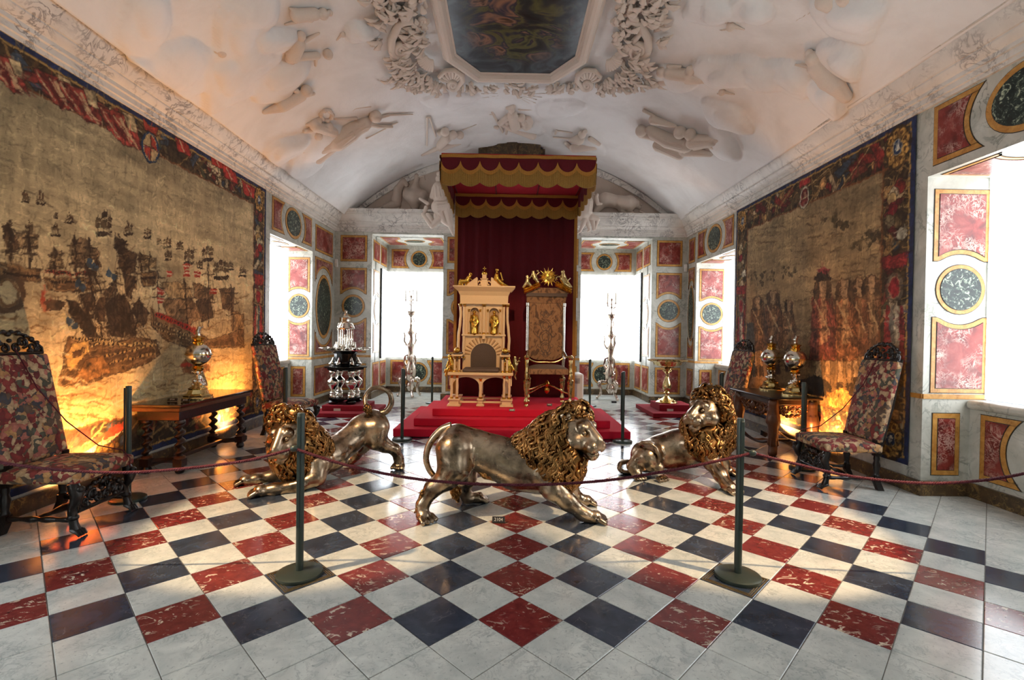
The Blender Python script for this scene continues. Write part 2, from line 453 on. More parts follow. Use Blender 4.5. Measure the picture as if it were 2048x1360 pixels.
# floor: a bed of grout, then every tile
fg = G().box(XL - WT, XR + WT, YF, 10.6, -.2, -.004)
floor = struct('floor', fg, 'grout', label='marble floor of white, black and red tiles laid diagonally')
def tile_geo(s, z=0.0, c=(0, 0)):
    a = s / 2; b = a - .003
    def ring(r, zz): return [(c[0] + r, c[1], zz), (c[0], c[1] + r, zz), (c[0] - r, c[1], zz), (c[0], c[1] - r, zz)]
    k = math.sqrt(2)
    V = ring(a * k, z - .012) + ring(a * k, z - .0025) + ring(b * k, z)
    F = [(8, 9, 10, 11)] + [(i, (i + 1) % 4, 4 + (i + 1) % 4, 4 + i) for i in range(4)] + [(4 + i, 4 + (i + 1) % 4, 8 + (i + 1) % 4, 8 + i) for i in range(4)]
    return V, F
TS = D / math.sqrt(2) - .0035
tile_me = {}
for nm in ('white', 'black', 'red'):
    me = mesh('floor_tile', G().add(*tile_geo(TS)), None); me.materials.append(MATS['tile_' + nm]); tile_me[nm] = me
tl = []
for k in range(-11, 12):
    for r in range(-16, 26):
        for half in (0, 1):
            x = (k + .5 * half) * D; y = (r + .5 - .5 * half) * D
            if x < XL - .55 or x > XR + .58 or y > 10.2: continue
            if y > YB + .25 and not (1.3 < abs(x) < 3.35): continue
            fieldy = 0 <= r <= 16
            colr = 'white' if half or abs(k) > 7 or not fieldy else ('red' if k % 2 == 0 else 'black')
            d = (np.array([x, y, 0]) - CAM_C) @ CAM_R
            if d[1] < .3: vis = -1
            else:
                uu = 1024 + CAM_F * d[0] / d[1]; vv = 680 - CAM_F * d[2] / d[1]
                hid = (abs(x) < 1.6 and 4.8 < y < 6.5)
                vis = 1 / d[1] ** 2 if (-60 < uu < 2110 and vv < 1440 and not hid and abs(x) < 4.4) else -1
            tl.append((vis, x, y, colr))
tl.sort(key=lambda q: -q[0])
rest = G(); rest_m = []
for i, (vis, x, y, c) in enumerate(tl):
    dz = random.uniform(-.0006, .0006)
    if i < 296 and vis > 0:
        o = obj('floor_tile', tile_me[c], None, floor); o.location = (x, y, dz)
    else: rest.add(*tile_geo(TS, dz, (x, y))); rest_m += [('white', 'black', 'red').index(c)] * 9
o = obj('floor_tile', rest, 'tile_white', floor, None); o['kind'] = 'stuff'
o.data.materials.append(MATS['tile_black']); o.data.materials.append(MATS['tile_red']); o.data.polygons.foreach_set('material_index', np.array(rest_m, np.int32))

# walls -------------------------------------------------------------
def side_wall(name, X, s, niches):
    """X: room face, s: outward sign; niches: list of (y0, y1)"""
    g = G(); y = YF
    def bx(y0, y1, z0, z1, a=0.0, b=WT):
        x0, x1 = sorted((X + s * a, X + s * b)); g.box(x0, x1, y0, y1, z0, z1)
    for n0, n1 in niches:
        bx(y, n0, -.01, 4.2); bx(n0, n1, HEAD, 4.2); bx(n0, n1, -.01, SILL - .08, .46); y = n1
    bx(y, YB + .3, -.01, 4.2)
    return struct(name, g, 'wall_marble', smooth=None)
NL = [(-4.6, -2.9), (-1.5, .2), (5.61, 7.33)]
NR = [(-4.2, -2.5), (.55, 2.33), (6.28, 8.02)]
wall_left = side_wall('wall_left', XL, -1, NL)
wall_right = side_wall('wall_right', XR, 1, NR)
BX0, BX1, BD, BZ = 1.53, 3.11, 9.95, 3.66           # the two bays in the back wall
g = G()
g.box(XL - .3, -BX1, YB, YB + .35, -.01, 4.2).box(-BX0, BX0, YB, YB + .35, -.01, 4.2).box(BX1, XR + .3, YB, YB + .35, -.01, 4.2)
g.box(-BX1, -BX0, YB, YB + .35, BZ, 4.2).box(BX0, BX1, YB, YB + .35, BZ, 4.2)
for s in (-1, 1):
    def sb(a, b, *r): g.box(min(s * a, s * b), max(s * a, s * b), *r)
    sb(BX1, BX1 + .25, YB + .3, 9.32, -.01, 3.9); sb(BX1, BX1 + .25, 9.32, BD + .25, -.01, SILL - .06); sb(BX1, BX1 + .25, 9.32, BD + .25, 3.0, 3.9)
    sb(BX0 - .25, BX0, YB + .3, BD + .25, -.01, 3.9)
    sb(BX0, BX1, BD, BD + .25, -.01, SILL - .06); sb(BX0, BX1, BD, BD + .25, 3.0, 3.9)
    sb(BX0 - .2, BX1 + .2, YB + .3, BD + .25, BZ, 3.9)
wall_back = struct('wall_back', g, 'wall_marble', smooth=None)
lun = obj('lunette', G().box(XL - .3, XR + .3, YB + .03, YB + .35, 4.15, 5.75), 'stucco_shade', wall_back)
struct('wall_front', G().box(XL - WT, XR + WT, YF - .3, YF, 0, 5.8), 'wall_marble')

# marble panels ---------------------------------------------------------
def carve(x0, x1, y0, y1, t=0.0, cut=None):
    """rectangle inset by t; cut = dict(side -> (cx, cy, rx, ry)) bites an ellipse out of a side"""
    x0, x1, y0, y1 = x0 + t, x1 - t, y0 + t, y1 - t; cut = cut or {}; n = 13; P = []
    def bite(side, along):
        cx, cy, rx, ry = cut[side]; rx += t; ry += t
        if side in 'RL':
            q = 1 - ((along - cy) / ry) ** 2; d = rx * math.sqrt(q) if q > 0 else 0
            return (min(x1, cx - d) if side == 'R' else max(x0, cx + d)) if q > 0 else (x1 if side == 'R' else x0)
        q = 1 - ((along - cx) / rx) ** 2; d = ry * math.sqrt(q) if q > 0 else 0
        return (min(y1, cy - d) if side == 'T' else max(y0, cy + d)) if q > 0 else (y1 if side == 'T' else y0)
    ts = np.linspace(0, 1, n)
    xs = x0 + (x1 - x0) * ts; ys = y0 + (y1 - y0) * ts
    P += [(x, bite('B', x)) for x in xs] if 'B' in cut else [(x0, y0), (x1, y0)]
    P += [(bite('R', y), y) for y in ys] if 'R' in cut else [(x1, y0), (x1, y1)]
    P += [(x, bite('T', x)) for x in xs[::-1]] if 'T' in cut else [(x1, y1), (x0, y1)]
    P += [(bite('L', y), y) for y in ys[::-1]] if 'L' in cut else [(x0, y1), (x0, y0)]
    Q = []
    for p in P:
        if not Q or math.hypot(p[0] - Q[-1][0], p[1] - Q[-1][1]) > 1e-5: Q.append(p)
    if math.hypot(Q[0][0] - Q[-1][0], Q[0][1] - Q[-1][1]) < 1e-5: Q.pop()
    return Q
def oval(cx, cy, rx, ry, t=0.0, n=36): return arc(cx, cy, rx - t, ry - t, 0, 360, n + 1)[:-1]
def panel(parent, fr, shape, mat_in, bw=.05, th=1.0):
    O, U, V, Nn = fr
    g = G().prism(shape(-.007), O, U, V, Nn, -.004, .003 * th).prism(shape(bw - .006), O, U, V, Nn, -.004, .0095 * th)
    p = obj('marble_panel', g, 'line_dark', parent, None)
    obj('panel_border', G().prism(shape(0), O, U, V, Nn, -.004, .0075 * th), 'panel_border', p, None)
    obj('panel_inlay', G().prism(shape(bw), O, U, V, Nn, -.004, .013 * th), mat_in, p, None)
    return p
def rectp(parent, fr, x0, x1, y0, y1, cut=None, bw=.05, mat_in='panel_red'):
    return panel(parent, fr, lambda t: carve(x0, x1, y0, y1, t, cut), mat_in, bw)
def ovalp(parent, fr, cx, cy, rx, ry, bw=.05, mat_in='panel_green'):
    return panel(parent, fr, lambda t: oval(cx, cy, rx, ry, t), mat_in, bw)
FL = ((XL, 0, 0), ey, ez, ex); FR = ((XR, 0, 0), ey, ez, -ex); FB = ((0, YB, 0), ex, ez, -ey)

def over_niche(w, fr, n0, n1):
    c = (n0 + n1) / 2; z = (HEAD + ZC) / 2 + .02; h = .27
    ovalp(w, fr, c, z, .33, .27, .055)
    rectp(w, fr, n0 + .06, c - .34, z - h, z + h, {'R': (c, z, .48, .40)}); rectp(w, fr, c + .34, n1 - .06, z - h, z + h, {'L': (c, z, .48, .40)})
def reveal(w, fr, a0, a1, small=None):
    c = (a0 + a1) / 2; hw = (a1 - a0) / 2; zc = 1.98; r = min(.24, hw)
    ovalp(w, fr, c, zc, min(hw, .235), .235, .04)
    rectp(w, fr, a0, a1, zc + .27, HEAD - .12, {'B': (c, zc, .34, .34)}, .045); rectp(w, fr, a0, a1, SILL + .06, zc - .27, {'T': (c, zc, .34, .34)}, .045)
def soffit(w, z, x0, x1, y0, y1, along='y'):
    fr = ((0, 0, z), ex, ey, -ez); cx, cy = (x0 + x1) / 2, (y0 + y1) / 2
    if along == 'y':
        ovalp(w, fr, cx, cy, (x1 - x0) * .32, .22, .035)
        rectp(w, fr, x0, x1, y0, cy - .25, {'T': (cx, cy, .36, .36)}, .04); rectp(w, fr, x0, x1, cy + .25, y1, {'B': (cx, cy, .36, .36)}, .04)
    else:
        ovalp(w, fr, cx, cy, .24, .16, .035)
        rectp(w, fr, x0, cx - .28, y0, y1, {'R': (cx, cy, .42, .34)}, .04); rectp(w, fr, cx + .28, x1, y0, y1, {'L': (cx, cy, .42, .34)}, .04)
def low(w, fr, y0, y1): rectp(w, fr, y0, y1, .2, SILL - .14)

# left wall, beyond the hanging
over_niche(wall_left, FL, *NL[2])
reveal(wall_left, ((0, NL[2][1], 0), ex, ez, -ey), XL - .47, XL - .05)
low(wall_left, ((0, NL[2][1], 0), ex, ez, -ey), XL - .40, XL - .12)
soffit(wall_left, HEAD, XL - .42, XL - .06, NL[2][0] + .08, NL[2][1] - .08)
rectp(wall_left, FL, 7.46, 8.42, 3.1, 3.62)
cl = (7.94, 2.0); cutT = {'B': (cl[0], cl[1], .62, .80)}
ovalp(wall_left, FL, cl[0], cl[1], .44, .66, .07)
rectp(wall_left, FL, 7.46, 8.42, 2.48, 2.98, cutT); rectp(wall_left, FL, 7.46, 8.42, 1.02, 1.52, {'T': (cl[0], cl[1], .62, .80)})
low(wall_left, FL, 7.46, 8.42)
low(wall_left, ((XL - .46, 0, 0), ey, ez, ex), 5.75, 6.2); low(wall_left, ((XL - .46, 0, 0), ey, ez, ex), 6.75, 7.2)
# right wall
over_niche(wall_right, FR, *NR[2]); over_niche(wall_right, FR, *NR[1])
for n in (NR[1], NR[2]):
    reveal(wall_right, ((0, n[1], 0), ex, ez, -ey), XR + .07, XR + .60)
    low(wall_right, ((0, n[1], 0), ex, ez, -ey), XR + .10, XR + .36)
    soffit(wall_right, HEAD, XR + .06, XR + .5, n[0] + .08, n[1] - .08)
    fr = ((XR + .46, 0, 0), ey, ez, -ex); c = (n[0] + n[1]) / 2
    ovalp(wall_right, fr, c, .5, .36, .3, .05)
    rectp(wall_right, fr, c + .38, n[1] - .12, .2, .8, {'L': (c, .5, .54, .46)}); rectp(wall_right, fr, n[0] + .12, c - .38, .2, .8, {'R': (c, .5, .54, .46)})
rectp(wall_right, FR, 8.12, 8.46, 3.1, 3.62)
ovalp(wall_right, FR, 8.29, 2.0, .17, .6, .04)
rectp(wall_right, FR, 8.12, 8.46, 2.5, 2.98, {'B': (8.29, 2.0, .26, .72)}, .04); rectp(wall_right, FR, 8.12, 8.46, 1.02, 1.5, {'T': (8.29, 2.0, .26, .72)}, .04)
rectp(wall_right, FR, 8.12, 8.46, .2, SILL - .14, None, .04)
# back wall piers
for x0, x1 in ((-3.80, -3.22), (3.22, 3.78), (-1.44, -.75), (.80, 1.46)):
    c = (x0 + x1) / 2
    rectp(wall_back, FB, x0, x1, 3.05, 3.62); ovalp(wall_back, FB, c, 2.06, .25, .25, .05)
    rectp(wall_back, FB, x0, x1, 2.32, 2.9, {'B': (c, 2.06, .36, .38)}); rectp(wall_back, FB, x0, x1, 1.03, 1.8, {'T': (c, 2.06, .36, .38)})
    low(wall_back, FB, x0, x1)
# bays
for s in (-1, 1):
    c = s * (BX0 + BX1) / 2; fr = ((0, BD, 0), ex, ez, -ey)
    for z, r, hh in ((3.33, .2, .23), (.5, .25, .3)):
        ovalp(wall_back, fr, c, z, r, r, .045)
        rectp(wall_back, fr, c - .68, c - .24, z - hh, z + hh, {'R': (c, z, .33, .36)}); rectp(wall_back, fr, c + .24, c + .68, z - hh, z + hh, {'L': (c, z, .33, .36)})
    fs = ((s * BX1, 0, 0), ey, ez, -s * ex)
    rectp(wall_back, fs, 8.68, 9.22, 3.1, 3.56); rectp(wall_back, fs, 9.32, 9.86, 3.1, 3.56)
    rectp(wall_back, fs, 8.68, 9.22, .2, .8); rectp(wall_back, fs, 9.32, 9.86, .2, .8)
    ovalp(wall_back, fs, 8.95, 2.0, .2, .25, .045); rectp(wall_back, fs, 8.70, 9.2, 2.3, 2.9, {'B': (8.95, 2.0, .3, .36)}, .045); rectp(wall_back, fs, 8.70, 9.2, 1.02, 1.7, {'T': (8.95, 2.0, .3, .36)}, .045)
    soffit(wall_back, BZ, c - .7, c + .7, YB + .3, BD - .1, 'x')
# yellow dado bands
def band(w, *bx): obj('dado_band', G().box(*bx), 'panel_border', w, None)
band(wall_left, XL - .01, XL + .012, 7.33, YB, .93, .975); band(wall_right, XR - .012, XR + .01, 8.02, YB, .93, .975); band(wall_right, XR - .012, XR + .01, 2.33, 2.46, .93, .975)
band(wall_left, XL - .46, XL, 7.318, 7.335, .93, .975); band(wall_right, XR, XR + .5, 8.008, 8.025, .93, .975); band(wall_right, XR, XR + .62, 2.318, 2.335, .93, .975)
band(wall_back, -3.93, -3.11, YB - .012, YB + .01, .93, .975); band(wall_back, 3.11, 3.9, YB - .012, YB + .01, .93, .975); band(wall_back, -BX0, BX0, YB - .012, YB + .01, .93, .975)
# stone sills under the windows
def sill(w, *b): obj('window_sill', G().box(*b), 'wall_marble', w, 35, .03)
for n in NL: sill(wall_left, XL - .62, XL - .41, n[0] - .0, n[1], SILL - .09, SILL - .005)
for n in NR: sill(wall_right, XR + .41, XR + .62, n[0], n[1], SILL - .09, SILL - .005)
# base boards
def base(name, *bs):
    g = G()
    for b in bs: g.box(*b)
    struct(name, g, 'base_marble', smooth=None)
bh = .14; t = .025
def lw(y0, y1, x=XL): return (x - .01, x + t, y0, y1, -.003, bh)
def rw(y0, y1, x=XR): return (x - t, x + .01, y0, y1, -.003, bh)
base('baseboard_left', lw(YF, NL[0][0]), lw(NL[0][1], NL[1][0]), lw(NL[1][1], NL[2][0]), lw(NL[2][1], YB), lw(NL[2][0], NL[2][1], XL - .46), lw(NL[1][0], NL[1][1], XL - .46), (XL - .47, XL + t, NL[2][1] - t, NL[2][1] + .01, -.003, bh))
base('baseboard_right', rw(YF, NR[0][0]), rw(NR[0][1], NR[1][0]), rw(NR[1][1], NR[2][0]), rw(NR[2][1], YB), rw(NR[1][0], NR[1][1], XR + .46), rw(NR[2][0], NR[2][1], XR + .46), (XR - t, XR + .47, NR[1][1] - t, NR[1][1] + .01, -.003, bh), (XR - t, XR + .47, NR[2][1] - t, NR[2][1] + .01, -.003, bh))
bs = [(XL, -BX1 + t, YB - t, YB + .01, -.003, bh), (BX1 - t, XR, YB - t, YB + .01, -.003, bh), (-BX0 - t, BX0 + t, YB - t, YB + .01, -.003, bh)]
for s in (-1, 1):
    bs.append((min(s * BX0, s * BX1), max(s * BX0, s * BX1), BD - t, BD + .01, -.003, bh))
    a, b = sorted((s * BX1 - s * t, s * BX1)); bs.append((a, b, YB, BD, -.003, bh))
    a, b = sorted((s * BX0 + s * t, s * BX0)); bs.append((a, b, YB, BD, -.003, bh))
base('baseboard_back', *bs)

# cornice: one profile run along three walls, mitred in the corners
prof = [(0, 3.70), (.03, 3.70), (.03, 3.735), (.05, 3.74), (.05, 3.79), (.075, 3.795), (.075, 3.83), (.10, 3.845), (.125, 3.87), (.135, 3.885), (.135, 3.90), (.15, 3.905), (.175, 3.93), (.21, 3.985), (.235, 4.03), (.24, 4.05), (.265, 4.055), (.265, 4.085), (.29, 4.10), (.30, 4.13), (.30, 4.15), (0, 4.15)]
def cornice(name, A, B, inn, ma, mb):
    A, B, inn = np.array(A, float), np.array(B, float), np.array(inn, float); d = (B - A) / np.linalg.norm(B - A); n = len(prof)
    V = [A + inn * p + d * p * ma + ez * z for p, z in prof] + [B + inn * p - d * p * mb + ez * z for p, z in prof]
    F = [(i, (i + 1) % n, n + (i + 1) % n, n + i) for i in range(n)] + [tuple(range(n - 1, -1, -1)), tuple(range(n, 2 * n))]
    struct(name, G().add(V, F), 'cornice_marble', smooth=25)
cornice('trim_1', (XL, YF, 0), (XL, YB, 0), ex, 0, 1)
cornice('trim_2', (XL, YB, 0), (XR, YB, 0), -ey, 1, 1)
cornice('trim_3', (XR, YF, 0), (XR, YB, 0), -ex, 0, 1)

# windows and their sheer curtains
wn = [0]
def window(O, U, w, z0, z1, Nn, label, bars=2):
    """O: lower corner, U: unit along the width, Nn: into the room"""
    wn[0] += 1; O, U, Nn = np.array(O, float), np.array(U, float), np.array(Nn, float)
    g = G(); b = .05
    def bar(u0, u1, a, c): g.prism([(u0, a), (u1, a), (u1, c), (u0, c)], O, U, ez, Nn, -.06, -.01)
    bar(0, b, z0, z1); bar(w - b, w, z0, z1); bar(0, w, z0, z0 + b); bar(0, w, z1 - b, z1)
    for i in range(1, bars): bar(w * i / bars - b / 2, w * i / bars + b / 2, z0, z1)
    bar(0, w, z0 + (z1 - z0) * .62, z0 + (z1 - z0) * .62 + b)
    win = struct('window_%d' % wn[0], g, 'window_frame', smooth=None)
    obj('pane', G().prism([(0, z0), (w, z0), (w, z1), (0, z1)], O, U, ez, Nn, -.045, -.038), 'glass', win, None)
    if label:
        n = max(16, int(w * 30)); us = np.linspace(.015, w - .015, n); off = .035 + .012 * np.sin(us * 31) + .005 * np.sin(us * 47 + 1)
        V = []
        for zz, k in ((z0 + .005, 1.0), (z1 - .03, .7), (z1 - .004, .35)): V += [O + U * u + Nn * (.03 + (o_ - .03) * k) + ez * zz for u, o_ in zip(us, off)]
        F = [(r * n + i, r * n + i + 1, (r + 1) * n + i + 1, (r + 1) * n + i) for r in range(2) for i in range(n - 1)]
        c = obj('sheer_curtain', G().add(V, F), 'curtain_glow', None, 179)
        sd = c.modifiers.new('thickness', 'SOLIDIFY'); sd.thickness = .004
        tag(c, label, 'curtain', 'white sheer window curtains')
    return win
q = N('glass'); q.bsdf((.95, .97, 1), .02, 0, None, Transmission_Weight=1.0, IOR=1.05)
for s, w in ((-1, 'left'), (1, 'right')):
    window((min(s * BX0, s * BX1), BD, 0), ex, BX1 - BX0, SILL - .06, 3.0, -ey, 'bright sheer curtain across the back window behind the %s candelabrum' % w, 3)
    window((s * BX1, 9.34, 0), ey, .54, SILL - .06, 3.0, -s * ex, 'narrow sheer curtain on the side window of the %s bay' % w, 1)
    g = G().box(*sorted((s * BX1, s * (BX1 - .035))), 9.30, 9.345, SILL - .06, 3.0)
    obj('window_post', g, 'window_frame', wall_back, None)
for i, n in enumerate(NL):
    window((XL - .5, n[0], 0), ey, n[1] - n[0], SILL, HEAD, ex, ['tall sheer curtain in the farthest window behind the camera', 'tall sheer curtain in the window left of the camera', 'tall sheer curtain in the niche beyond the ship tapestry'][i])
for i, n in enumerate(NR):
    window((XR + .62, n[0], 0), ey, n[1] - n[0], SILL, HEAD, -ex, ['tall sheer curtain in the window behind the camera', 'tall sheer curtain at the right edge beside the near marble pier', 'tall sheer curtain in the niche beyond the figure tapestry'][i])
# ------------------------------------------------------------------ vaulted ceiling with stucco
VR, VZ = 5.2, 0.33                                # radius and height of the vault's axis
def vz(x): return VZ + np.sqrt(VR * VR - x * x)
def vault(u, v, lift=0.0):
    d = ray(u, v); o = CAM_C
    a = d[0] ** 2 + d[2] ** 2; b = 2 * (o[0] * d[0] + (o[2] - VZ) * d[2]); c = o[0] ** 2 + (o[2] - VZ) ** 2 - VR * VR
    t = (-b + math.sqrt(b * b - 4 * a * c)) / (2 * a); p = o + t * d
    n = np.array([-p[0], 0, VZ - p[2]]) / VR
    return p + n * lift, n, t / CAM_F * np.linalg.norm(d) / np.linalg.norm(d) 
def lunette(u, v, lift=0.0):
    p = on(1, YB + .03, u, v); return p - ey * lift, -ey, (p[1] - CAM_C[1]) / CAM_F
def crop(ox, oy, sc): return lambda u, v: (ox + u * sc, oy + v * sc)
C1, C2, C3, C4 = crop(400, 0, .25), crop(1200, 0, .2539), crop(740, 0, .14706), crop(1040, 0, .14706)
C5, C6, C7 = crop(820, 180, .19531), crop(690, 310, .125), crop(1140, 310, .125)

# vault surface, billowed with low stucco clouds
clouds = []
def cloud(cr, u, v, r, amp=.15):
    p, n, s = vault(*cr(u, v)); q, _, _ = vault(*cr(u + r, v)); w, _, _ = vault(*cr(u, v + r * .7))
    rr = .5 * (np.linalg.norm(q - p) + np.linalg.norm(w - p)); clouds.append((p[0], p[1], rr, amp))
for a in ((430, 130, 250), (300, 330, 190), (400, 470, 230), (330, 620, 240), (600, 640, 200), (560, 330, 160), (900, 1220, 170), (1250, 250, 120), (700, 1180, 130), (150, 650, 180)): cloud(C1, *a)
for a in ((960, 570, 190), (1250, 600, 180), (1520, 640, 170), (830, 30, 190), (1130, 70, 160), (1980, 150, 260), (1880, 420, 170), (1780, 800, 150), (1000, 900, 150), (560, 640, 140), (950, 1120, 120)): cloud(C2, *a)
for a in ((1460, 200, 150), (1650, 170, 130), (480, 110, 140), (300, 90, 120), (1180, 420, 150), (750, 500, 120), (450, 560, 130), (1800, 580, 130)): cloud(C5, *a, .07)
for a in ((90, 60, 60), (150, 140, 80), (60, 190, 70)): cloud(crop(200, 0, 1), *a, .10)
nx, ny = 330, 460
th = np.linspace(-math.asin(3.66 / VR), math.asin(3.66 / VR), nx); yy = np.linspace(YF - .1, YB + .05, ny)
TH, YY = np.meshgrid(th, yy, indexing='ij'); X0 = VR * np.sin(TH); H = np.zeros_like(X0)
for cx, cy, r, amp in clouds:
    wx_ = X0 + .06 * np.sin(YY * 5.1 + cx * 7) + .035 * np.sin(YY * 11 + X0 * 6 + cy); wy_ = YY + .06 * np.sin(X0 * 4.7 + cy * 5) + .03 * np.sin(X0 * 12 - YY * 5)
    d2 = ((wx_ - cx) ** 2 + (wy_ - cy) ** 2) / r ** 2; w = np.sqrt(np.clip(1 - d2, 0, 1)); d3 = ((wx_ - cx - .25 * r) ** 2 + (wy_ - cy + .2 * r) ** 2) / (r * .62) ** 2
    H = np.maximum(H, amp * np.sqrt(w) * .62 + amp * .38 * np.sqrt(np.clip(1 - d3, 0, 1)) * (w > 0))
H += .012 * np.sin(X0 * 2.1 + YY * 1.3) + .01 * np.sin(YY * 3.1 - X0 * 1.7)
V = np.stack([(VR - H) * np.sin(TH), YY, VZ + (VR - H) * np.cos(TH)], -1).reshape(-1, 3)
ii, jj = np.meshgrid(np.arange(nx - 1), np.arange(ny - 1), indexing='ij'); b = (ii * ny + jj).ravel()
ceiling = struct('ceiling', (V, np.stack([b, b + 1, b + ny + 1, b + ny], 1)), 'vault_plaster', smooth=179, label='white barrel vault modelled with low stucco clouds')
sd = ceiling.modifiers.new('thickness', 'SOLIDIFY'); sd.thickness = .12; sd.offset = -1 if True else 1

def relief(name, cr, caps, parent, surf=vault, mat='stucco', lift=.75, k=.5, vox=None, label=None, folds=False):
    """stucco figure: tapered limbs given in photo crops, laid on a surface of the room"""
    s = Sdf(.03); rs = []; fr_ = random.Random(len(caps))
    for c in caps:
        u1, v1, u2, v2, r1 = c[:5]; r2 = c[5] if len(c) > 5 else r1; lf = c[6] if len(c) > 6 else lift
        (a, n, s1), (b, n2, s2) = surf(*cr(u1, v1)), surf(*cr(u2, v2)); sc = cr(1, 0)[0] - cr(0, 0)[0]
        ra, rb = r1 * sc * s1, r2 * sc * s2; rs += [ra, rb]
        s.cap(a + n * ra * lf, b + n2 * rb * lf, ra, rb, k=max(.005, k * .5 * min(ra, rb)))
        Lc = np.linalg.norm(b - a)
        if folds and Lc > .04 and min(ra, rb) > .035:          # fold lines of the drapery
            ax_ = (b - a) / Lc; sd_ = np.cross(n, ax_)
            for q in np.linspace(-.75, .75, 5):
                w0, w1 = fr_.uniform(-.15, .15), fr_.uniform(-.15, .15); hgt = math.sqrt(1 - q * q)
                s.cap(a + n * ra * (lf + hgt * .92) + sd_ * ra * (q + w0), b + n2 * rb * (lf + hgt * .92) + sd_ * rb * (q + w1), ra * .15, rb * .13, k=.006)
    h = vox or max(.0115, min(rs) * .5)
    return obj(name, s.mesh(h), mat, parent, 179, label=label)
def B(u, v, r): return (u, v, u, v, r)
relief('stucco_angel', C1, [B(1388, 898, 50), (1360, 930, 1320, 950, 26), (1300, 955, 1190, 1005, 52, 58), (1190, 1005, 1060, 1085, 66, 74), (1060, 1085, 960, 1150, 62, 50), (960, 1150, 800, 1195, 36, 22), (800, 1195, 785, 1235, 18, 12), (1070, 1110, 930, 1255, 46, 36), (1330, 975, 1420, 1000, 22, 16), (1420, 1000, 1530, 1005, 16, 13), (1240, 935, 1080, 940, 17, 12), (1400, 935, 1500, 912, 16, 14), (1500, 912, 1700, 910, 11, 6), (1050, 1030, 900, 975, 40, 46), (1010, 985, 830, 1040, 40, 18), (940, 945, 850, 990, 26, 14), (1360, 845, 1240, 860, 9, 8), (1240, 860, 1170, 915, 8, 6), (1330, 1105, 1560, 985, 6, 5), (1540, 990, 1580, 975, 8, 6), (1160, 1010, 1120, 1150, 24, 14), (1100, 1060, 1190, 1090, 20, 14), B(930, 1065, 36), (950, 1090, 1000, 1110, 26, 22), (930, 1110, 820, 1150, 12, 8)], ceiling, label='stucco angel with wings blowing a trumpet', folds=True, vox=.0125)
relief('stucco_wreath', C1, [(1005 + 46 * math.cos(a), 910 + 40 * math.sin(a), 1005 + 46 * math.cos(a + .5), 910 + 40 * math.sin(a + .5), 15 + 5 * (i % 2), 12) for i, a in enumerate(np.arange(0, 6.28, .48))], ceiling)
relief('stucco_cherub', C1, [B(835, 698, 46), (790, 740, 640, 815, 42, 48), (630, 830, 505, 890, 42, 16), (620, 850, 665, 865, 24, 18), (810, 755, 905, 740, 20, 14), (770, 715, 720, 718, 18, 12), (760, 795, 780, 800, 10, 8)], ceiling)
relief('stucco_cherub', C1, [B(795, 262, 38), (772, 320, 722, 405, 52, 58), (722, 415, 700, 450, 40, 34), (705, 450, 762, 525, 30, 12), (700, 300, 640, 440, 22, 14), (600, 430, 700, 320, 12, 16), (835, 310, 950, 258, 20, 10), (730, 430, 800, 440, 40, 28), (820, 430, 925, 425, 32, 30), B(1010, 408, 40), (925, 430, 920, 515, 20, 12), (700, 240, 740, 250, 16, 10)], ceiling)
relief('stucco_cherub', C1, [(755, 92, 900, 80, 52, 46), B(972, 82, 44), B(1030, 85, 26), (745, 70, 715, 60, 30, 10), B(870, 125, 32), (835, 145, 680, 190, 18, 10)], ceiling)
relief('stucco_cherub', C1, [B(150, 390, 42), B(205, 380, 22), (120, 390, 80, 440, 26, 10), (190, 400, 110, 490, 14, 8)], ceiling)
relief('stucco_cherub', C1, [B(1135, 262, 22), (1160, 280, 1235, 215, 12, 6), (1120, 280, 1090, 320, 12, 6)], ceiling)
relief('stucco_cherub', C2, [B(1700, 430, 54), (1660, 400, 1640, 430, 30, 18), (1730, 490, 1825, 595, 62, 68), (1830, 600, 1890, 640, 66, 66), (1890, 640, 1960, 740, 64, 46), (1850, 660, 1830, 715, 40, 26), (1860, 450, 1945, 530, 40, 30), (1750, 430, 1860, 440, 26, 30), (1700, 520, 1545, 505, 18, 9)], ceiling)
relief('stucco_cherub', C2, [B(500, 540, 42), (560, 545, 700, 560, 46, 50), B(725, 530, 38), (715, 585, 800, 600, 46, 36), (800, 600, 875, 645, 32, 12), (540, 510, 640, 515, 14, 10), B(440, 630, 38), (500, 625, 580, 610, 32, 30), (580, 620, 720, 630, 24, 16), (480, 660, 540, 690, 24, 12), (450, 560, 370, 565, 8, 5)], ceiling)
relief('stucco_angel', C2, [B(340, 1000, 46), B(400, 1000, 30), (430, 1010, 560, 1070, 46, 56), (560, 1070, 700, 1100, 56, 62), B(650, 1012, 50), B(728, 1030, 46), (760, 1080, 900, 1085, 58, 42), (900, 1085, 990, 1070, 34, 18), (870, 1110, 950, 1165, 34, 18), (470, 1120, 640, 1205, 40, 34), (690, 1150, 880, 1205, 50, 20), (430, 920, 600, 985, 36, 14), (430, 940, 560, 990, 22, 10), (350, 862, 430, 905, 14, 12), (330, 1040, 470, 1090, 26, 18), (460, 1160, 480, 1130, 16, 12)], ceiling, label='stucco group of tumbling winged figures', folds=True, vox=.0125)
relief('stucco_cherub', C2, [B(1040, 190, 34), (1000, 160, 970, 160, 16, 8), (1060, 220, 950, 235, 10, 6), (1070, 200, 1140, 230, 16, 6)], ceiling)
relief('stucco_cherub', C2, [B(970, 712, 26), (990, 720, 1060, 740, 12, 6), (950, 735, 925, 735, 8, 6)], ceiling)
relief('stucco_angel', C2, [(1800, -40, 1920, 90, 70, 32), (1920, 90, 1955, 165, 24, 18), (1720, 60, 1530, 170, 6, 4), (1950, -60, 2010, 60, 60, 40)], ceiling)
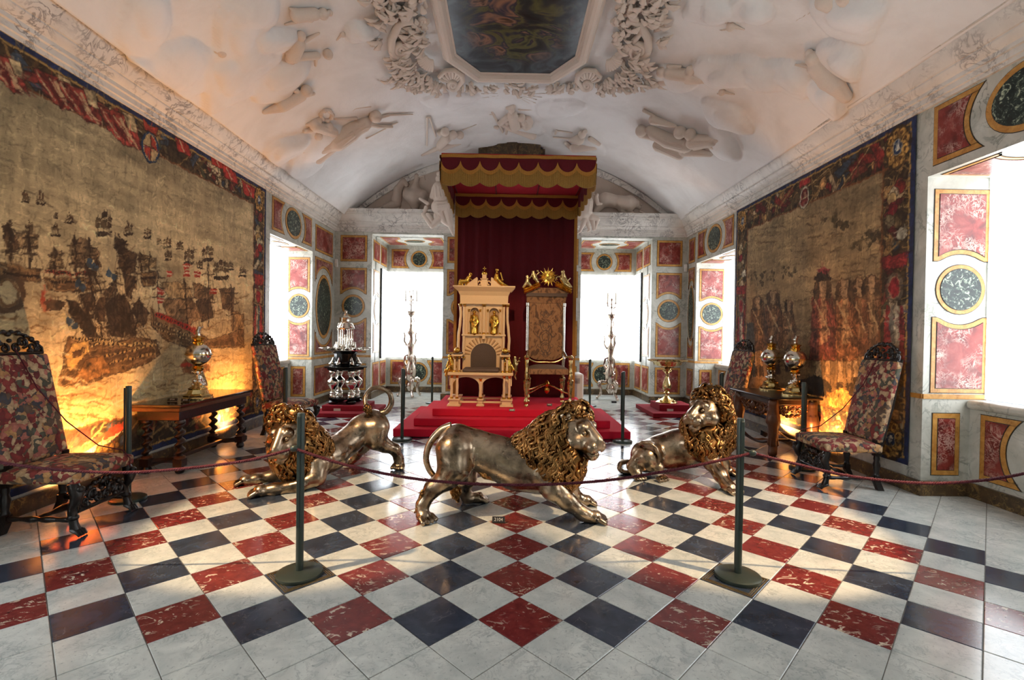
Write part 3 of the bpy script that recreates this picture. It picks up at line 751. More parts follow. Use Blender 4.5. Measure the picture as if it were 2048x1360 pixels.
relief('stucco_emblem', C5, [B(1040, 178, 36), (1000, 165, 1060, 150, 22, 26), (1050, 215, 1075, 320, 50, 56), B(1140, 250, 44), (1000, 250, 930, 310, 34, 30), (930, 320, 1000, 350, 28, 30), (1000, 300, 985, 440, 28, 12), (840, 215, 950, 420, 13, 12), (820, 240, 870, 240, 10, 8), (890, 370, 870, 370, 20, 16), (1120, 190, 1250, 200, 14, 6), (1060, 370, 1130, 350, 30, 30), (1040, 395, 1180, 400, 20, 16), (1010, 380, 1260, 440, 22, 40)], ceiling)
relief('stucco_medallion', C5, [(1190 + 44 * math.cos(a), 312 + 50 * math.sin(a), 1190 + 44 * math.cos(a + .9), 312 + 50 * math.sin(a + .9), 24 + 6 * (i % 2)) for i, a in enumerate(np.arange(0, 6.28, .57))] + [B(1180, 310, 40)], ceiling)
relief('stucco_rays', C5, [(1058 + 40 * math.cos(a), 30 + 40 * math.sin(a), 1058 + q * math.cos(a), 20 + q * .75 * math.sin(a), 3, 6) for a, q in zip(np.linspace(.06, math.pi - .06, 19), [330, 300, 260, 270, 230, 220, 190, 170, 130, 110, 130, 170, 190, 240, 270, 290, 310, 340, 330])], ceiling, vox=.014)
relief('stucco_figures', C5, [B(350, 395, 46), B(300, 420, 30), B(430, 425, 46), B(505, 430, 42), (370, 450, 300, 540, 50, 40), (300, 560, 520, 515, 40, 24), (270, 580, 120, 660, 26, 12), (540, 405, 680, 350, 7, 5), (175, 275, 170, 560, 9, 9), (200, 275, 262, 470, 9, 9), (170, 275, 205, 275, 10), (250, 590, 330, 600, 20, 14)], ceiling)
relief('stucco_figures', C5, [B(1770, 425, 42), B(1800, 410, 24), (1740, 470, 1650, 500, 54, 22), (1690, 560, 1900, 560, 46, 32), (1850, 480, 1940, 540, 26, 20), (1900, 580, 1960, 620, 22, 14), (1500, 410, 1660, 432, 9, 7), (1500, 410, 1490, 440, 14, 12), (1470, 478, 1650, 492, 8, 10), (1600, 530, 1680, 600, 20, 24)], ceiling)
# lunette of the end wall
arch_o = [(x, vz(x) - .01) for x in np.linspace(-3.62, 3.62, 61)]; arch_i = [(x * .965, 4.14 + (vz(x) - 4.14) * .90 - .03) for x in np.linspace(-3.62, 3.62, 61)]
obj('arch_band', G().prism(arch_o + arch_i[::-1], (0, YB + .03, 0), ex, ez, -ey, 0, .05), 'cornice_marble', wall_back, None)
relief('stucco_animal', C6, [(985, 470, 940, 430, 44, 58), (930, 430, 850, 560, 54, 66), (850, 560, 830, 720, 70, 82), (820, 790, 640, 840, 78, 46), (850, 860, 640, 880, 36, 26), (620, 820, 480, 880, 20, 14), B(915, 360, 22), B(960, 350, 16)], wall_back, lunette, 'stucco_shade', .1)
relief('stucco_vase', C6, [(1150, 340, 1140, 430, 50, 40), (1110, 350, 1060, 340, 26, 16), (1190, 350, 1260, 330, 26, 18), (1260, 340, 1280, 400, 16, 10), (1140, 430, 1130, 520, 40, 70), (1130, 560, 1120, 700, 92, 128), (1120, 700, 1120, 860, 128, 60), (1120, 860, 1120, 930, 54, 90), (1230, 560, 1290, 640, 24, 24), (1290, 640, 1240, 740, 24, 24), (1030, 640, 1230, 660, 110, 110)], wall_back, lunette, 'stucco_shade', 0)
relief('stucco_lion', C7, [B(530, 750, 96), (560, 720, 800, 770, 112, 96), (800, 770, 920, 790, 110, 128), B(960, 750, 90), B(1030, 780, 74), (1070, 810, 1110, 840, 44, 32), (1100, 790, 1140, 800, 22, 14), (900, 880, 1060, 1005, 54, 30), (800, 860, 900, 1000, 44, 30), (490, 800, 400, 920, 74, 40), (400, 930, 480, 960, 34, 26), (520, 760, 440, 650, 18, 14), (440, 650, 390, 640, 14, 12), (380, 640, 370, 560, 12, 10)] + [(860 + 170 * math.sin(i * 1.7) * .5, 700 + 26 * (i % 7), 850 + 170 * math.sin(i * 1.7) * .5, 740 + 26 * (i % 7), 20, 9, 4.5) for i in range(14)], wall_back, lunette, 'stucco', .3, label='stucco lion prowling along the cornice')
relief('stucco_serpent', C7, [(1120, 905, 1220, 950, 14, 16), (1220, 950, 1320, 1005, 16, 20), (1320, 1005, 1370, 965, 20, 20), (1370, 965, 1440, 1005, 20, 20), (1440, 1005, 1540, 1020, 18, 18), (1540, 1020, 1600, 1095, 17, 12)], wall_back, lunette, 'stucco', 1.2)
def front(Y):
    return lambda u, v, lift=0.0: (at(u, v, Y), -ey, (Y - CAM_C[1]) / CAM_F)
relief('stucco_statue', C6, [B(1505, 385, 58), B(1500, 300, 40), (1500, 430, 1510, 500, 40, 60), (1500, 530, 1520, 690, 100, 108), (1430, 540, 1390, 670, 44, 36), (1390, 670, 1450, 700, 30, 24), (1490, 830, 1640, 820, 110, 90), (1500, 860, 1590, 1060, 76, 50), (1640, 860, 1690, 1120, 76, 46), (1690, 1160, 1730, 1275, 34, 18), (1590, 1060, 1650, 1120, 44, 30), (1250, 950, 1390, 1140, 34, 38), (1390, 1140, 1520, 1010, 38, 60), (1330, 960, 1400, 1060, 40, 34), (1300, 840, 1260, 960, 34, 24), (1450, 960, 1440, 1090, 36, 20), (1200, 700, 1330, 780, 22, 30)], wall_back, front(8.26), 'stucco', 0, .45, label='white stucco woman in draped robes seated on the cornice', folds=True, vox=.0125)
relief('stucco_statue', C7, [(250, 760, 240, 920, 120, 110), (300, 930, 270, 960, 60, 66), (270, 960, 160, 1220, 62, 22), (160, 1220, 120, 1250, 24, 14), (260, 1040, 310, 1200, 40, 20), (310, 1200, 280, 1225, 22, 12), (340, 1000, 440, 1030, 60, 40), (440, 1030, 400, 1200, 36, 12), (360, 1060, 380, 1200, 40, 18), (420, 680, 440, 770, 34, 30), B(430, 640, 32), (440, 780, 500, 780, 26, 20), (130, 960, 170, 1010, 50, 40), (380, 600, 370, 500, 12, 10)], wall_back, front(8.26), 'stucco', 0, .45, label='white stucco figure with bare leg hanging over the cornice', folds=True, vox=.0125)

# leaves and volutes
def leafmesh(g, p, n, d, L, w, curl=.35):
    """lobed acanthus leaf from p along d, rising off the surface normal n"""
    d = d - n * (d @ n); d /= np.linalg.norm(d); s = np.cross(n, d); V = []; m = 6
    ws = [.15, .8, .55, .95, .6, .05]
    for i in range(m):
        t = i / (m - 1); c = p + d * L * t + n * (L * curl * (math.sin(t * 2.6)))
        for k, dz in ((-1, 0), (-.5, .10), (0, .22), (.5, .10), (1, 0)): V.append(c + s * w * ws[i] * k + n * w * dz * (1 - t * .5) + n * .004)
    F = [(i * 5 + j, i * 5 + j + 1, i * 5 + j + 6, i * 5 + j + 5) for i in range(m - 1) for j in range(4)]
    g.add(V, F)
def vpath(cr, pts, lift): return [vault(*cr(u, v), lift)[0] for u, v in pts]
def spiral(cr, cx, cy, r0, turns, a0, sgn, lift, grow=1.0):
    out = []
    for t in np.linspace(0, 1, int(turns * 18)):
        r = r0 * (1 - t) ** grow + 6 * t; a = a0 + sgn * t * turns * 2 * math.pi; out.append((cx + r * math.cos(a), cy + r * .9 * math.sin(a)))
    return vpath(cr, out, lift)
FRX, FRC, FRH, FRA = -.03, 1.03, .60, (4.66, 5.24)
def octa(off, y1=1.0):
    c = off * math.tan(R_(22.5)); x = FRC + off; h = FRH + c; yb = FRA[1] + off; ya = FRA[0] + c
    return [(FRX - h, yb), (FRX + h, yb), (FRX + x, ya), (FRX + x, y1 + (FRA[1] - FRA[0]) - c), (FRX + h, y1 - off), (FRX - h, y1 - off), (FRX - x, y1 + (FRA[1] - FRA[0]) - c), (FRX - x, ya)]
def foliage(cr, mirror):
    g = G(); rr = random.Random(5 + mirror)
    def m(u): return 2040 - u if mirror else u
    centers = [(470, 820, 190, 150), (620, 990, 220, 120), (350, 1010, 110, 60), (760, 1090, 190, 70), (240, 160, 150, 110), (620, 330, 130, 100), (680, 480, 130, 120), (600, 60, 130, 90), (100, 470, 70, 50), (1300, 1090, 160, 60), (1560, 1120, 130, 40), (420, 720, 120, 60), (900, 1100, 100, 60), (1900, 1130, 140, 40), (300, 60, 120, 80), (200, -120, 220, 110), (560, -160, 160, 130)]
    for cx, cy, rx, ry in centers:
        for _ in range(int(rx * ry / 900) + 5):
            a, q = rr.uniform(0, 6.28), math.sqrt(rr.random()); u, v = cx + rx * q * math.cos(a), cy + ry * q * math.sin(a)
            p, n, s = vault(*cr(m(u), v), rr.uniform(.02, .09)); a2 = math.atan2(v - 560, u - 1000) + rr.uniform(-.9, .9)
            q2, _, _ = vault(*cr(m(u + 60 * math.cos(a2)), v + 60 * math.sin(a2)), .03)
            leafmesh(g, p, n, q2 - p, rr.uniform(.10, .2), rr.uniform(.025, .05), rr.uniform(.15, .5))
    fo = obj('stucco_foliage', g, 'stucco', ceiling, 60)
    sd = fo.modifiers.new('thickness', 'SOLIDIFY'); sd.thickness = .012
    g = G()
    def mp(L): return [(m(u), v) for u, v in L]
    sg = -1 if mirror else 1
    g.tube(spiral(cr, m(395), 595, 130, 2.3, math.pi if not mirror else 0, -sg, .08), [.05, .035, .025], 8)
    g.tube(vpath(cr, mp([(265, 595), (270, 450), (330, 330), (370, 240), (470, 200), (560, 190)]), .08), [.05, .055, .045, .05], 8)
    g.tube(vpath(cr, mp([(340, 330), (430, 440), (520, 560), (640, 660), (700, 700)]), .07), [.03, .04, .045, .05], 8)
    g.tube(spiral(cr, m(1110), 1075, 80, 2.0, 0 if not mirror else math.pi, sg, .09), [.045, .03, .02], 8)
    g.tube(vpath(cr, mp([(1190, 1075), (1245, 1010), (1230, 930), (1130, 860), (1000, 870), (920, 960)]), .10), [.04, .04, .035, .03], 8)
    g.tube(spiral(cr, m(700), 195, 65, 1.8, 0 if not mirror else math.pi, sg, .08), [.03, .022, .015], 7)
    g.tube(vpath(cr, mp([(20, 275), (90, 265), (180, 310), (190, 360), (120, 340), (70, 300)]), .05), [.02, .03, .03, .02], 7)
    g.tube(vpath(cr, mp([(500, -40), (500, 60), (470, 140), (400, 180)]), .09), [.05, .06, .05, .03], 8)
    obj('stucco_scroll', g, 'stucco', ceiling, 60)
    g = G()
    for cx, cy, r, a0, a1, lf in ((830, 640, 230, 1.6, 2.75, .10), (1110, 1060, 200, 3.5, 5.6, .09)):
        for a in np.linspace(a0, a1, 8):
            g.tube(vpath(cr, mp([(cx + r * .35 * math.cos(a), cy + r * .35 * math.sin(a)), (cx + r * .7 * math.cos(a), cy + r * .7 * math.sin(a)), (cx + r * math.cos(a), cy + r * math.sin(a))]), lf), [.016, .03, .022], 6)
    obj('stucco_shell', g, 'stucco', ceiling, 60)
foliage(C3, 0); foliage(C4, 1)

# framed ceiling painting
ZF = 5.36
fprof = [(0.0, .10), (0.0, .03), (.015, .02), (.03, .02), (.035, .0), (.06, -.03), (.10, -.05), (.14, -.045), (.165, -.02), (.17, .0), (.19, .0), (.20, .03), (.20, .22)]
rings = [[(x, y, ZF + z) for x, y in octa(o - .20)] for o, z in fprof]
V = [p for r in rings for p in r]; F = [(i * 8 + j, i * 8 + (j + 1) % 8, (i + 1) * 8 + (j + 1) % 8, (i + 1) * 8 + j) for i in range(len(rings) - 1) for j in range(8)]
paint = thing('ceiling_painting', 'dark octagonal painting of clouds and draped figures in a white frame on the vault', 'painting', (0, 0, ZF))
fr_ = obj('frame', G().add(V, F), 'stucco', paint, 20); fr_.location = (0, 0, -ZF)
def painting_mat():
    q = N('ceiling_oil_painting'); p = q.P()
    w = q.noise(p, 2.2, 3, .5, 1.6); base_c = q.ramp(w.outputs[0], [(.30, S(26, 30, 34)), (.46, S(52, 62, 70)), (.58, S(76, 88, 96)), (.72, S(40, 42, 40))])
    v = q.noise(q.scalev(p, (1.5, 2.3, 1)), 1, 3, .5, 1.8).outputs[0]
    fig = q.ramp(v, [(.30, S(20, 18, 14)), (.44, S(40, 46, 44)), (.52, S(96, 92, 50)), (.56, S(30, 40, 60)), (.63, S(150, 110, 84)), (.68, S(66, 46, 30))])
    sx = q.n('SeparateXYZ'); q.l(p, sx.inputs[0])
    cen = q.math('SUBTRACT', 1.0, q.math('MULTIPLY', q.math('ABSOLUTE', q.math('ADD', sx.outputs[0], .03)), 1.15), clamp=True)
    up = q.math('MULTIPLY', q.math('SUBTRACT', 5.0, sx.outputs[1]), 1.2, clamp=True)
    f = q.ramp(q.math('MULTIPLY', cen, up), [(.15, (0, 0, 0)), (.5, (1, 1, 1))])
    q.bsdf(q.mix(f, base_c, fig), .35)
painting_mat()
cv = [(x, y, ZF + .035) for x, y in octa(-.19)]
o = obj('canvas', G().add(cv + [(x, y, ZF + .06) for x, y, z in cv], [tuple(range(8)), tuple(range(15, 7, -1))] + [(i, 8 + i, 8 + (i + 1) % 8, (i + 1) % 8) for i in range(8)]), 'ceiling_oil_painting', paint, None); o.location = (0, 0, -ZF)
# marble overdoor head that shows above the canopy
g = G()
p0, p1 = at(976, 284, 8.2), at(1081, 305, 8.2)
g.box(p0[0], p1[0], 8.1, 8.58, 5.1, p0[2] - .03).box(at(1018, 0, 8.2)[0], at(1039, 0, 8.2)[0], 8.05, 8.58, 5.1, p0[2] + .0)
g.box(at(961, 0, 8.2)[0], p0[0], 8.2, 8.58, 5.05, p0[2] - .1).box(p1[0], at(1095, 0, 8.2)[0], 8.2, 8.58, 5.05, p0[2] - .12)
obj('marble_keystone', g, 'base_marble', wall_back, 35, .012)
# ------------------------------------------------------------------ the three silver lions
def head_local(s, c, f, up, sc, body):
    f = np.array(f, float); f /= np.linalg.norm(f); up = np.array(up, float); up = up - f * (up @ f); up /= np.linalg.norm(up); r = np.cross(f, up)
    c = np.array(c, float)
    def P(a, b, d): return c + (f * a + r * b + up * d) * sc
    s.ball(P(0, 0, 0), .118 * sc, .05)
    s.cap(P(.06, 0, -.035), P(.145, 0, -.06), .090 * sc, .072 * sc, .03)
    s.cap(P(.085, 0, .06), P(.185, 0, -.008), .038 * sc, .034 * sc, .02)
    s.ball(P(.200, 0, -.022), .034 * sc, .012)
    s.ball(P(.155, 0, -.118), .044 * sc, .025)
    for k in (-1, 1):
        s.ball(P(.095, k * .05, .05), .034 * sc, .02); s.ball(P(.06, k * .085, -.045), .058 * sc, .04); s.ball(P(.18, k * .038, -.062), .042 * sc, .015)
        s.ball(P(-.01, k * .108, .112), .046 * sc, .018)
        s.cut(P(.022, k * .118, .122), P(.05, k * .122, .125), .026 * sc, .026 * sc, .008)
        s.cut(P(.125, k * .046, .018), P(.14, k * .048, .016), .017 * sc, .017 * sc, .012)
        s.cut(P(.15, k * .085, -.108), P(.205, k * .008, -.096), .010 * sc, .010 * sc, .008)
        s.cut(P(.230, k * .015, -.026), P(.238, k * .015, -.024), .008 * sc, .008 * sc, .005)
    return P
def paw(s, p, d, r, n=4):
    d = np.array([d[0], d[1], 0.0]); d /= np.linalg.norm(d); side = np.array([-d[1], d[0], 0]); p = np.array(p, float); p[2] = max(p[2], r * .8)
    s.ball(p, r, .02)
    for i in range(n):
        o = side * r * 1.05 * (i - (n - 1) / 2) * .62; a = p + o + d * r * .5; b = p + o * 1.15 + d * r * (1.45 - .12 * abs(i - 1.5)); a[2] = r * .8; b[2] = r * .42
        s.cap(a, b, r * .40, r * .36, .008); e = b + d * r * .34; e[2] = r * .2; s.cap(b, e, r * .2, r * .1, .006)
def locks(g, base_sdf, seeds, face_c, face_d, down, L, rad, amp, rr, steps=13):
    """wavy tapered locks that lie on the mane's surface"""
    p = np.array(seeds, float); m = len(p); ph = rr.uniform(0, 6.28, m); lens = L * rr.uniform(.6, 1.15, m); step = (lens / steps)[:, None]
    paths = [p.copy()]; sd = rr.choice([-1, 1], m)
    for t in range(steps):
        n = base_sdf.grad(p); away = p - face_c; away -= face_d * (away @ face_d)[:, None] * .4; away /= np.linalg.norm(away, axis=1)[:, None] + 1e-6
        d = away * .55 + down + rr.normal(0, .05, p.shape); d -= n * (d * n).sum(1)[:, None]; d /= np.linalg.norm(d, axis=1)[:, None] + 1e-6
        side = np.cross(n, d); w = np.cos(t / steps * 2 * math.pi * 1.7 + ph)[:, None] * amp * 5.5
        d = d + side * w; d /= np.linalg.norm(d, axis=1)[:, None]
        p = p + d * step; dist = base_sdf.ev(p); p = p - base_sdf.grad(p) * (dist - rad * (.75 if t < steps - 2 else 1.5))[:, None]
        paths.append(p.copy())
    Pt = np.array(paths).transpose(1, 0, 2)
    for q in Pt: g.tube(q, [rad * .6, rad * 1.1, rad, rad * .9, rad * .65, rad * .25], 5)
def surf_seeds(sd, n, rr, ok):
    V, F = sd.mesh(.03); out = []
    idx = rr.permutation(len(V)); pts = V[idx]; g = sd.grad(pts)
    keep = ok(pts, g); pts = pts[keep]; sel = []
    mind = .036
    for p in pts:
        if all((p - q) @ (p - q) > mind * mind for q in sel[-400:]): sel.append(p)
        if len(sel) >= n: break
    return np.array(sel)

def build_lion(name, label, CR, body, legs, paws, head, mane, tail, base, face_up=(0, 0, 1), tuft=None, down=(0, 0, -.8), extra=None, cone=.35, seed=3):
    def P(u, v, Y):
        p = at(*CR(u, v), Y); return p
    s = Sdf(.06)
    for ch in body: s.chain([P(*q[:3]) for q in ch], [q[3] for q in ch], .07)
    for ch in legs:
        pts = [P(*q[:3]) for q in ch]
        for p, q in zip(pts, ch): p[2] = max(p[2], q[3] * .85)
        s.chain(pts, [q[3] for q in ch], .045)
    for u, v, Y, r, dx, dy in paws: paw(s, P(u, v, Y), (dx, dy), r)
    hc, f, sc = P(*head[0]), np.array(head[1], float), head[2]; f /= np.linalg.norm(f)
    PH = head_local(s, hc, f, face_up, sc, None)
    root = thing(name, label, 'lion statue', base, 0, 'silver lions in front of the throne')
    inv = -np.array(base, float)
    def child(nm, g, m, sm=179, par=None, **kw):
        V, F = g.data() if isinstance(g, G) else g
        return obj(nm, (np.asarray(V) + (inv if par is None else inv), F), m, par or root, sm, **kw)
    bo = child('body', s.mesh(.0105), 'silver_worn')
    for k in (-1, 1): child('eye', G().ball(PH(.118, k * .047, .018), .0155 * sc, 10, 6), 'silver_worn')
    ms = Sdf(.06)
    for ch in mane: ms.chain([P(*q[:3]) for q in ch], [q[3] for q in ch], .06)
    for a in np.linspace(0, 2 * math.pi, 12, endpoint=False):   # ruff round the face
        if abs((math.degrees(a) - 270 + 180) % 360 - 180) < 0: continue
        ms.ball(PH(-.045 + .02 * math.sin(a), .125 * math.cos(a), .02 + .135 * math.sin(a)), .052 * sc, .03)
    ms.cut(PH(.07, 0, -.01), PH(.45, 0, -.05), .112 * sc, .16 * sc, .02)
    for k in (-1, 1): ms.cut(PH(.03, k * .11, .118), PH(.2, k * .12, .14), .040 * sc, .05 * sc, .01)
    rr = np.random.default_rng(seed)
    g = G().add(*ms.mesh(.013))
    def okf(pts, n):
        t = np.clip((pts - hc) @ f, 0, .3); ax = np.linalg.norm(pts - hc - t[:, None] * f, axis=1)
        return ((ax > .135 * sc) | ((pts - hc) @ f < -.02)) & (pts[:, 2] > .05) & (s.ev(pts) > -.06)
    sd = surf_seeds(ms, 300, rr, okf)
    dn = np.array(down, float)
    locks(g, ms, sd, hc, f, dn, .26, .0165, .21, rr, 15)
    # fringe of curls over the brow
    fr = np.array([PH(.06, b, .115 + .01 * math.cos(i)) for i, b in enumerate(np.linspace(-.075, .075, 7))])
    locks(g, s, fr, PH(.1, 0, .05), f, -np.array(f) * .4 + np.array([0, 0, .6]), .09, .012, .25, rr, 9)
    child('mane', g, 'gold_dark', label='gilded mane of wavy locks')
    tp = [P(*q[:3]) for q in tail]; m = len(tp); tt = np.linspace(0, m - 1, m * 6)
    def cr_(t):
        i = int(min(max(math.floor(t), 0), m - 2)); x = t - i; a = [tp[max(i - 1, 0)], tp[i], tp[i + 1], tp[min(i + 2, m - 1)]]
        return .5 * ((2 * a[1]) + (-a[0] + a[2]) * x + (2 * a[0] - 5 * a[1] + 4 * a[2] - a[3]) * x ** 2 + (-a[0] + 3 * a[1] - 3 * a[2] + a[3]) * x ** 3)
    pts = np.array([cr_(t) for t in tt]); rad = [q[3] for q in tail]
    pts[:, 2] = np.maximum(pts[:, 2], .02)
    g = G().tube(pts, rad, 12); child('tail', g, 'silver_worn')
    if tuft is not None:
        ts = Sdf(.02); a, b = P(*tuft[0]), P(*tuft[1]); ts.cap(a, b, tuft[2], tuft[2] * .45)
        dd = (b - a) / np.linalg.norm(b - a); sdp = np.array([a + tuft[2] * (np.cross(dd, [math.cos(t), math.sin(t), .3])) for t in np.linspace(0, 6, 9)])
        g = G().add(*ts.mesh(.009)); locks(g, ts, sdp, a - dd * .1, dd, dd * .8, .09, .011, .15, rr, 8); child('tail_tuft', g, 'gold_dark')
    if extra: extra(P, child, rr)
    return root

LC = crop(800, 780, .22056)
def fur(P, child, rr):
    g = G()
    ss = Sdf(.02); ss.chain([P(690, 690, 1.68), P(780, 760, 1.68), P(870, 800, 1.7)], [.03, .04, .03]); g.add(*ss.mesh(.012))
    sdp = np.array([P(u, v, 1.64) for u, v in ((700, 690), (735, 720), (770, 745), (805, 770), (840, 785), (870, 800))]); locks(g, ss, sdp, P(600, 600, 1.7), np.array([0, -1., 0]), np.array([.3, 0, -.9]), .07, .010, .2, rr, 8)
    child('fur_tuft', g, 'gold_dark'); g = G()
    ss = Sdf(.02); ss.cap(P(1310, 860, 1.58), P(1360, 960, 1.58), .035, .02); g.add(*ss.mesh(.012))
    sdp = np.array([P(1300 + 12 * i, 850 + 22 * i, 1.55) for i in range(6)]); locks(g, ss, sdp, P(1400, 800, 1.6), np.array([0, -1., 0]), np.array([-.4, 0, -.9]), .08, .010, .2, rr, 8)
    child('fur_tuft', g, 'gold_dark'); g = G()
    ss = Sdf(.02); ss.cap(P(205, 930, 1.56), P(160, 1080, 1.56), .022, .022); g.add(*ss.mesh(.012))
    sdp = np.array([P(225 - 12 * i, 900 + 35 * i, 1.53) for i in range(6)]); locks(g, ss, sdp, P(300, 900, 1.6), np.array([0, -1., 0]), np.array([-.5, 0, -.8]), .07, .010, .2, rr, 8)
    child('fur_tuft', g, 'gold_dark')
build_lion('silver_lion', 'silver lion with gilded mane standing broadside in the centre', LC,
    [[(520, 480, 1.75, .160), (700, 545, 1.75, .150), (880, 610, 1.75, .165), (1060, 680, 1.75, .192), (1260, 715, 1.75, .205)], [(1250, 640, 1.75, .19), (1500, 370, 1.73, .14)]],
    [[(1320, 740, 1.63, .125), (1390, 890, 1.58, .095), (1520, 1010, 1.56, .068), (1660, 1120, 1.555, .052), (1740, 1180, 1.555, .048)],
     [(1430, 760, 1.87, .11), (1540, 900, 1.92, .068), (1620, 990, 1.95, .048), (1680, 1040, 1.95, .044)],
     [(490, 540, 1.63, .150), (490, 700, 1.60, .128), (420, 810, 1.58, .082), (300, 890, 1.57, .064), (205, 1040, 1.56, .046), (195, 1130, 1.56, .046)],
     [(600, 620, 1.87, .12), (600, 790, 1.92, .085), (575, 900, 1.97, .054), (610, 990, 1.99, .044), (680, 1000, 2.0, .042)]],
    [(1770, 1190, 1.555, .056, 1, -.15), (1695, 1048, 1.95, .05, 1, .05), (215, 1190, 1.53, .056, .75, -.7), (720, 1000, 2.0, .048, 1, .1)],
    ((1595, 372, 1.70), (.62, -.78, -.06), 1.22),
    [[(1130, 540, 1.75, .13), (1300, 530, 1.75, .19), (1460, 410, 1.75, .175)], [(1300, 560, 1.70, .19), (1420, 700, 1.66, .16), (1500, 790, 1.66, .10)], [(1400, 400, 1.74, .17), (1520, 600, 1.68, .15)], [(1530, 560, 1.64, .11), (1550, 720, 1.62, .09)]],
    [(470, 330, 1.75, .040), (370, 370, 1.75, .034), (280, 470, 1.75, .029), (238, 590, 1.75, .026), (255, 700, 1.75, .025), (330, 800, 1.75, .024), (430, 850, 1.76, .022), (500, 900, 1.78, .022)],
    (0, 1.75, 0), tuft=((500, 900, 1.78), (525, 1010, 1.80), .036), extra=fur)

LL = crop(460, 740, .19851)
build_lion('silver_lion', 'silver lion with raised rump and looped tail crouching on the left', LL,
    [[(1440, 540, 3.0, .155), (1330, 600, 2.92, .140), (1190, 720, 2.8, .128), (1020, 850, 2.62, .155), (850, 930, 2.48, .170)], [(840, 900, 2.46, .165), (680, 690, 2.36, .13)]],
    [[(880, 960, 2.36, .12), (870, 1080, 2.30, .080), (700, 1160, 2.22, .062), (450, 1215, 2.14, .052), (330, 1245, 2.10, .05)],
     [(700, 980, 2.62, .11), (600, 1050, 2.60, .07), (420, 1095, 2.53, .055), (260, 1130, 2.45, .048), (190, 1150, 2.42, .046)],
     [(1480, 580, 2.92, .135), (1470, 700, 2.90, .105), (1560, 760, 2.95, .070), (1660, 800, 3.0, .054), (1700, 900, 3.03, .046), (1710, 960, 3.03, .046)],
     [(1390, 640, 3.1, .115), (1330, 760, 3.14, .085), (1270, 860, 3.2, .05), (1230, 940, 3.2, .044)]],
    [(300, 1255, 2.09, .058, -1, -.45), (150, 1160, 2.40, .054, -1, -.35), (1705, 965, 3.03, .054, -.1, -1), (1200, 960, 3.19, .048, -.8, -.4)],
    ((600, 625, 2.24), (-.10, -.93, -.34), 1.28),
    [[(640, 660, 2.36, .17), (780, 760, 2.42, .18), (900, 820, 2.5, .135)], [(640, 760, 2.34, .17), (660, 930, 2.36, .16), (620, 1020, 2.42, .10)], [(800, 900, 2.40, .15), (800, 1000, 2.34, .08)], [(520, 760, 2.30, .11), (540, 900, 2.34, .10)]],
    [(1510, 440, 3.02, .040), (1580, 410, 3.02, .034), (1625, 330, 3.02, .030), (1605, 230, 3.02, .028), (1520, 180, 3.02, .026), (1430, 190, 3.0, .025), (1370, 260, 2.97, .024), (1365, 340, 2.93, .022), (1385, 390, 2.90, .022)],
    (-1.85, 2.65, 0), tuft=((1380, 375, 2.90), (1400, 420, 2.88), .038), seed=5)

LR = crop(1220, 760, .18382)
def rex(P, child, rr):
    g = G().tube([P(300, 730, 2.80), P(350, 680, 2.72), P(430, 680, 2.68), P(500, 740, 2.66), P(538, 840, 2.66), P(520, 920, 2.68), P(470, 965, 2.72)], [.016, .02, .02, .02, .02, .018], 10)
    child('tail_end', g, 'silver_worn')
build_lion('silver_lion', 'silver lion with turned head half reclining on the right', LR,
    [[(400, 820, 2.98, .160), (560, 775, 2.98, .165), (740, 725, 2.95, .175), (960, 700, 2.85, .200)], [(960, 650, 2.85, .19), (1080, 380, 2.80, .14)], [(390, 825, 2.84, .160), (400, 845, 2.80, .150)], [(700, 850, 2.92, .10), (900, 850, 2.86, .10)]],
    [[(1040, 760, 2.70, .125), (1110, 890, 2.62, .088), (1200, 1030, 2.48, .066), (1270, 1140, 2.38, .052), (1295, 1190, 2.35, .05)],
     [(1150, 780, 2.95, .11), (1230, 900, 2.95, .066), (1250, 990, 2.95, .048), (1280, 1020, 2.95, .044)],
     [(280, 880, 2.78, .06), (240, 940, 2.76, .05), (280, 1010, 2.74, .046)],
     [(470, 900, 2.74, .05), (530, 940, 2.72, .05)]],
    [(1310, 1210, 2.335, .060, .45, -.85), (1300, 1040, 2.94, .05, .8, -.4), (290, 1020, 2.73, .052, .5, -.8), (535, 955, 2.70, .05, .5, -.8)],
    ((1060, 330, 2.72), (-.86, -.50, -.04), 1.30),
    [[(960, 520, 2.82, .17), (1110, 480, 2.82, .19), (1140, 330, 2.82, .17)], [(1040, 600, 2.74, .17), (1060, 740, 2.68, .13), (1080, 820, 2.66, .07)], [(1180, 480, 2.85, .17), (1220, 620, 2.88, .13), (1200, 740, 2.88, .09)], [(950, 620, 2.78, .13), (920, 700, 2.76, .09)]],
    [(250, 900, 3.1, .030), (180, 890, 3.08, .028), (115, 910, 3.0, .026), (105, 970, 2.94, .025), (180, 1010, 2.92, .024), (260, 985, 2.93, .022), (320, 960, 2.93, .020)],
    (1.75, 2.85, 0), extra=rex, seed=8)
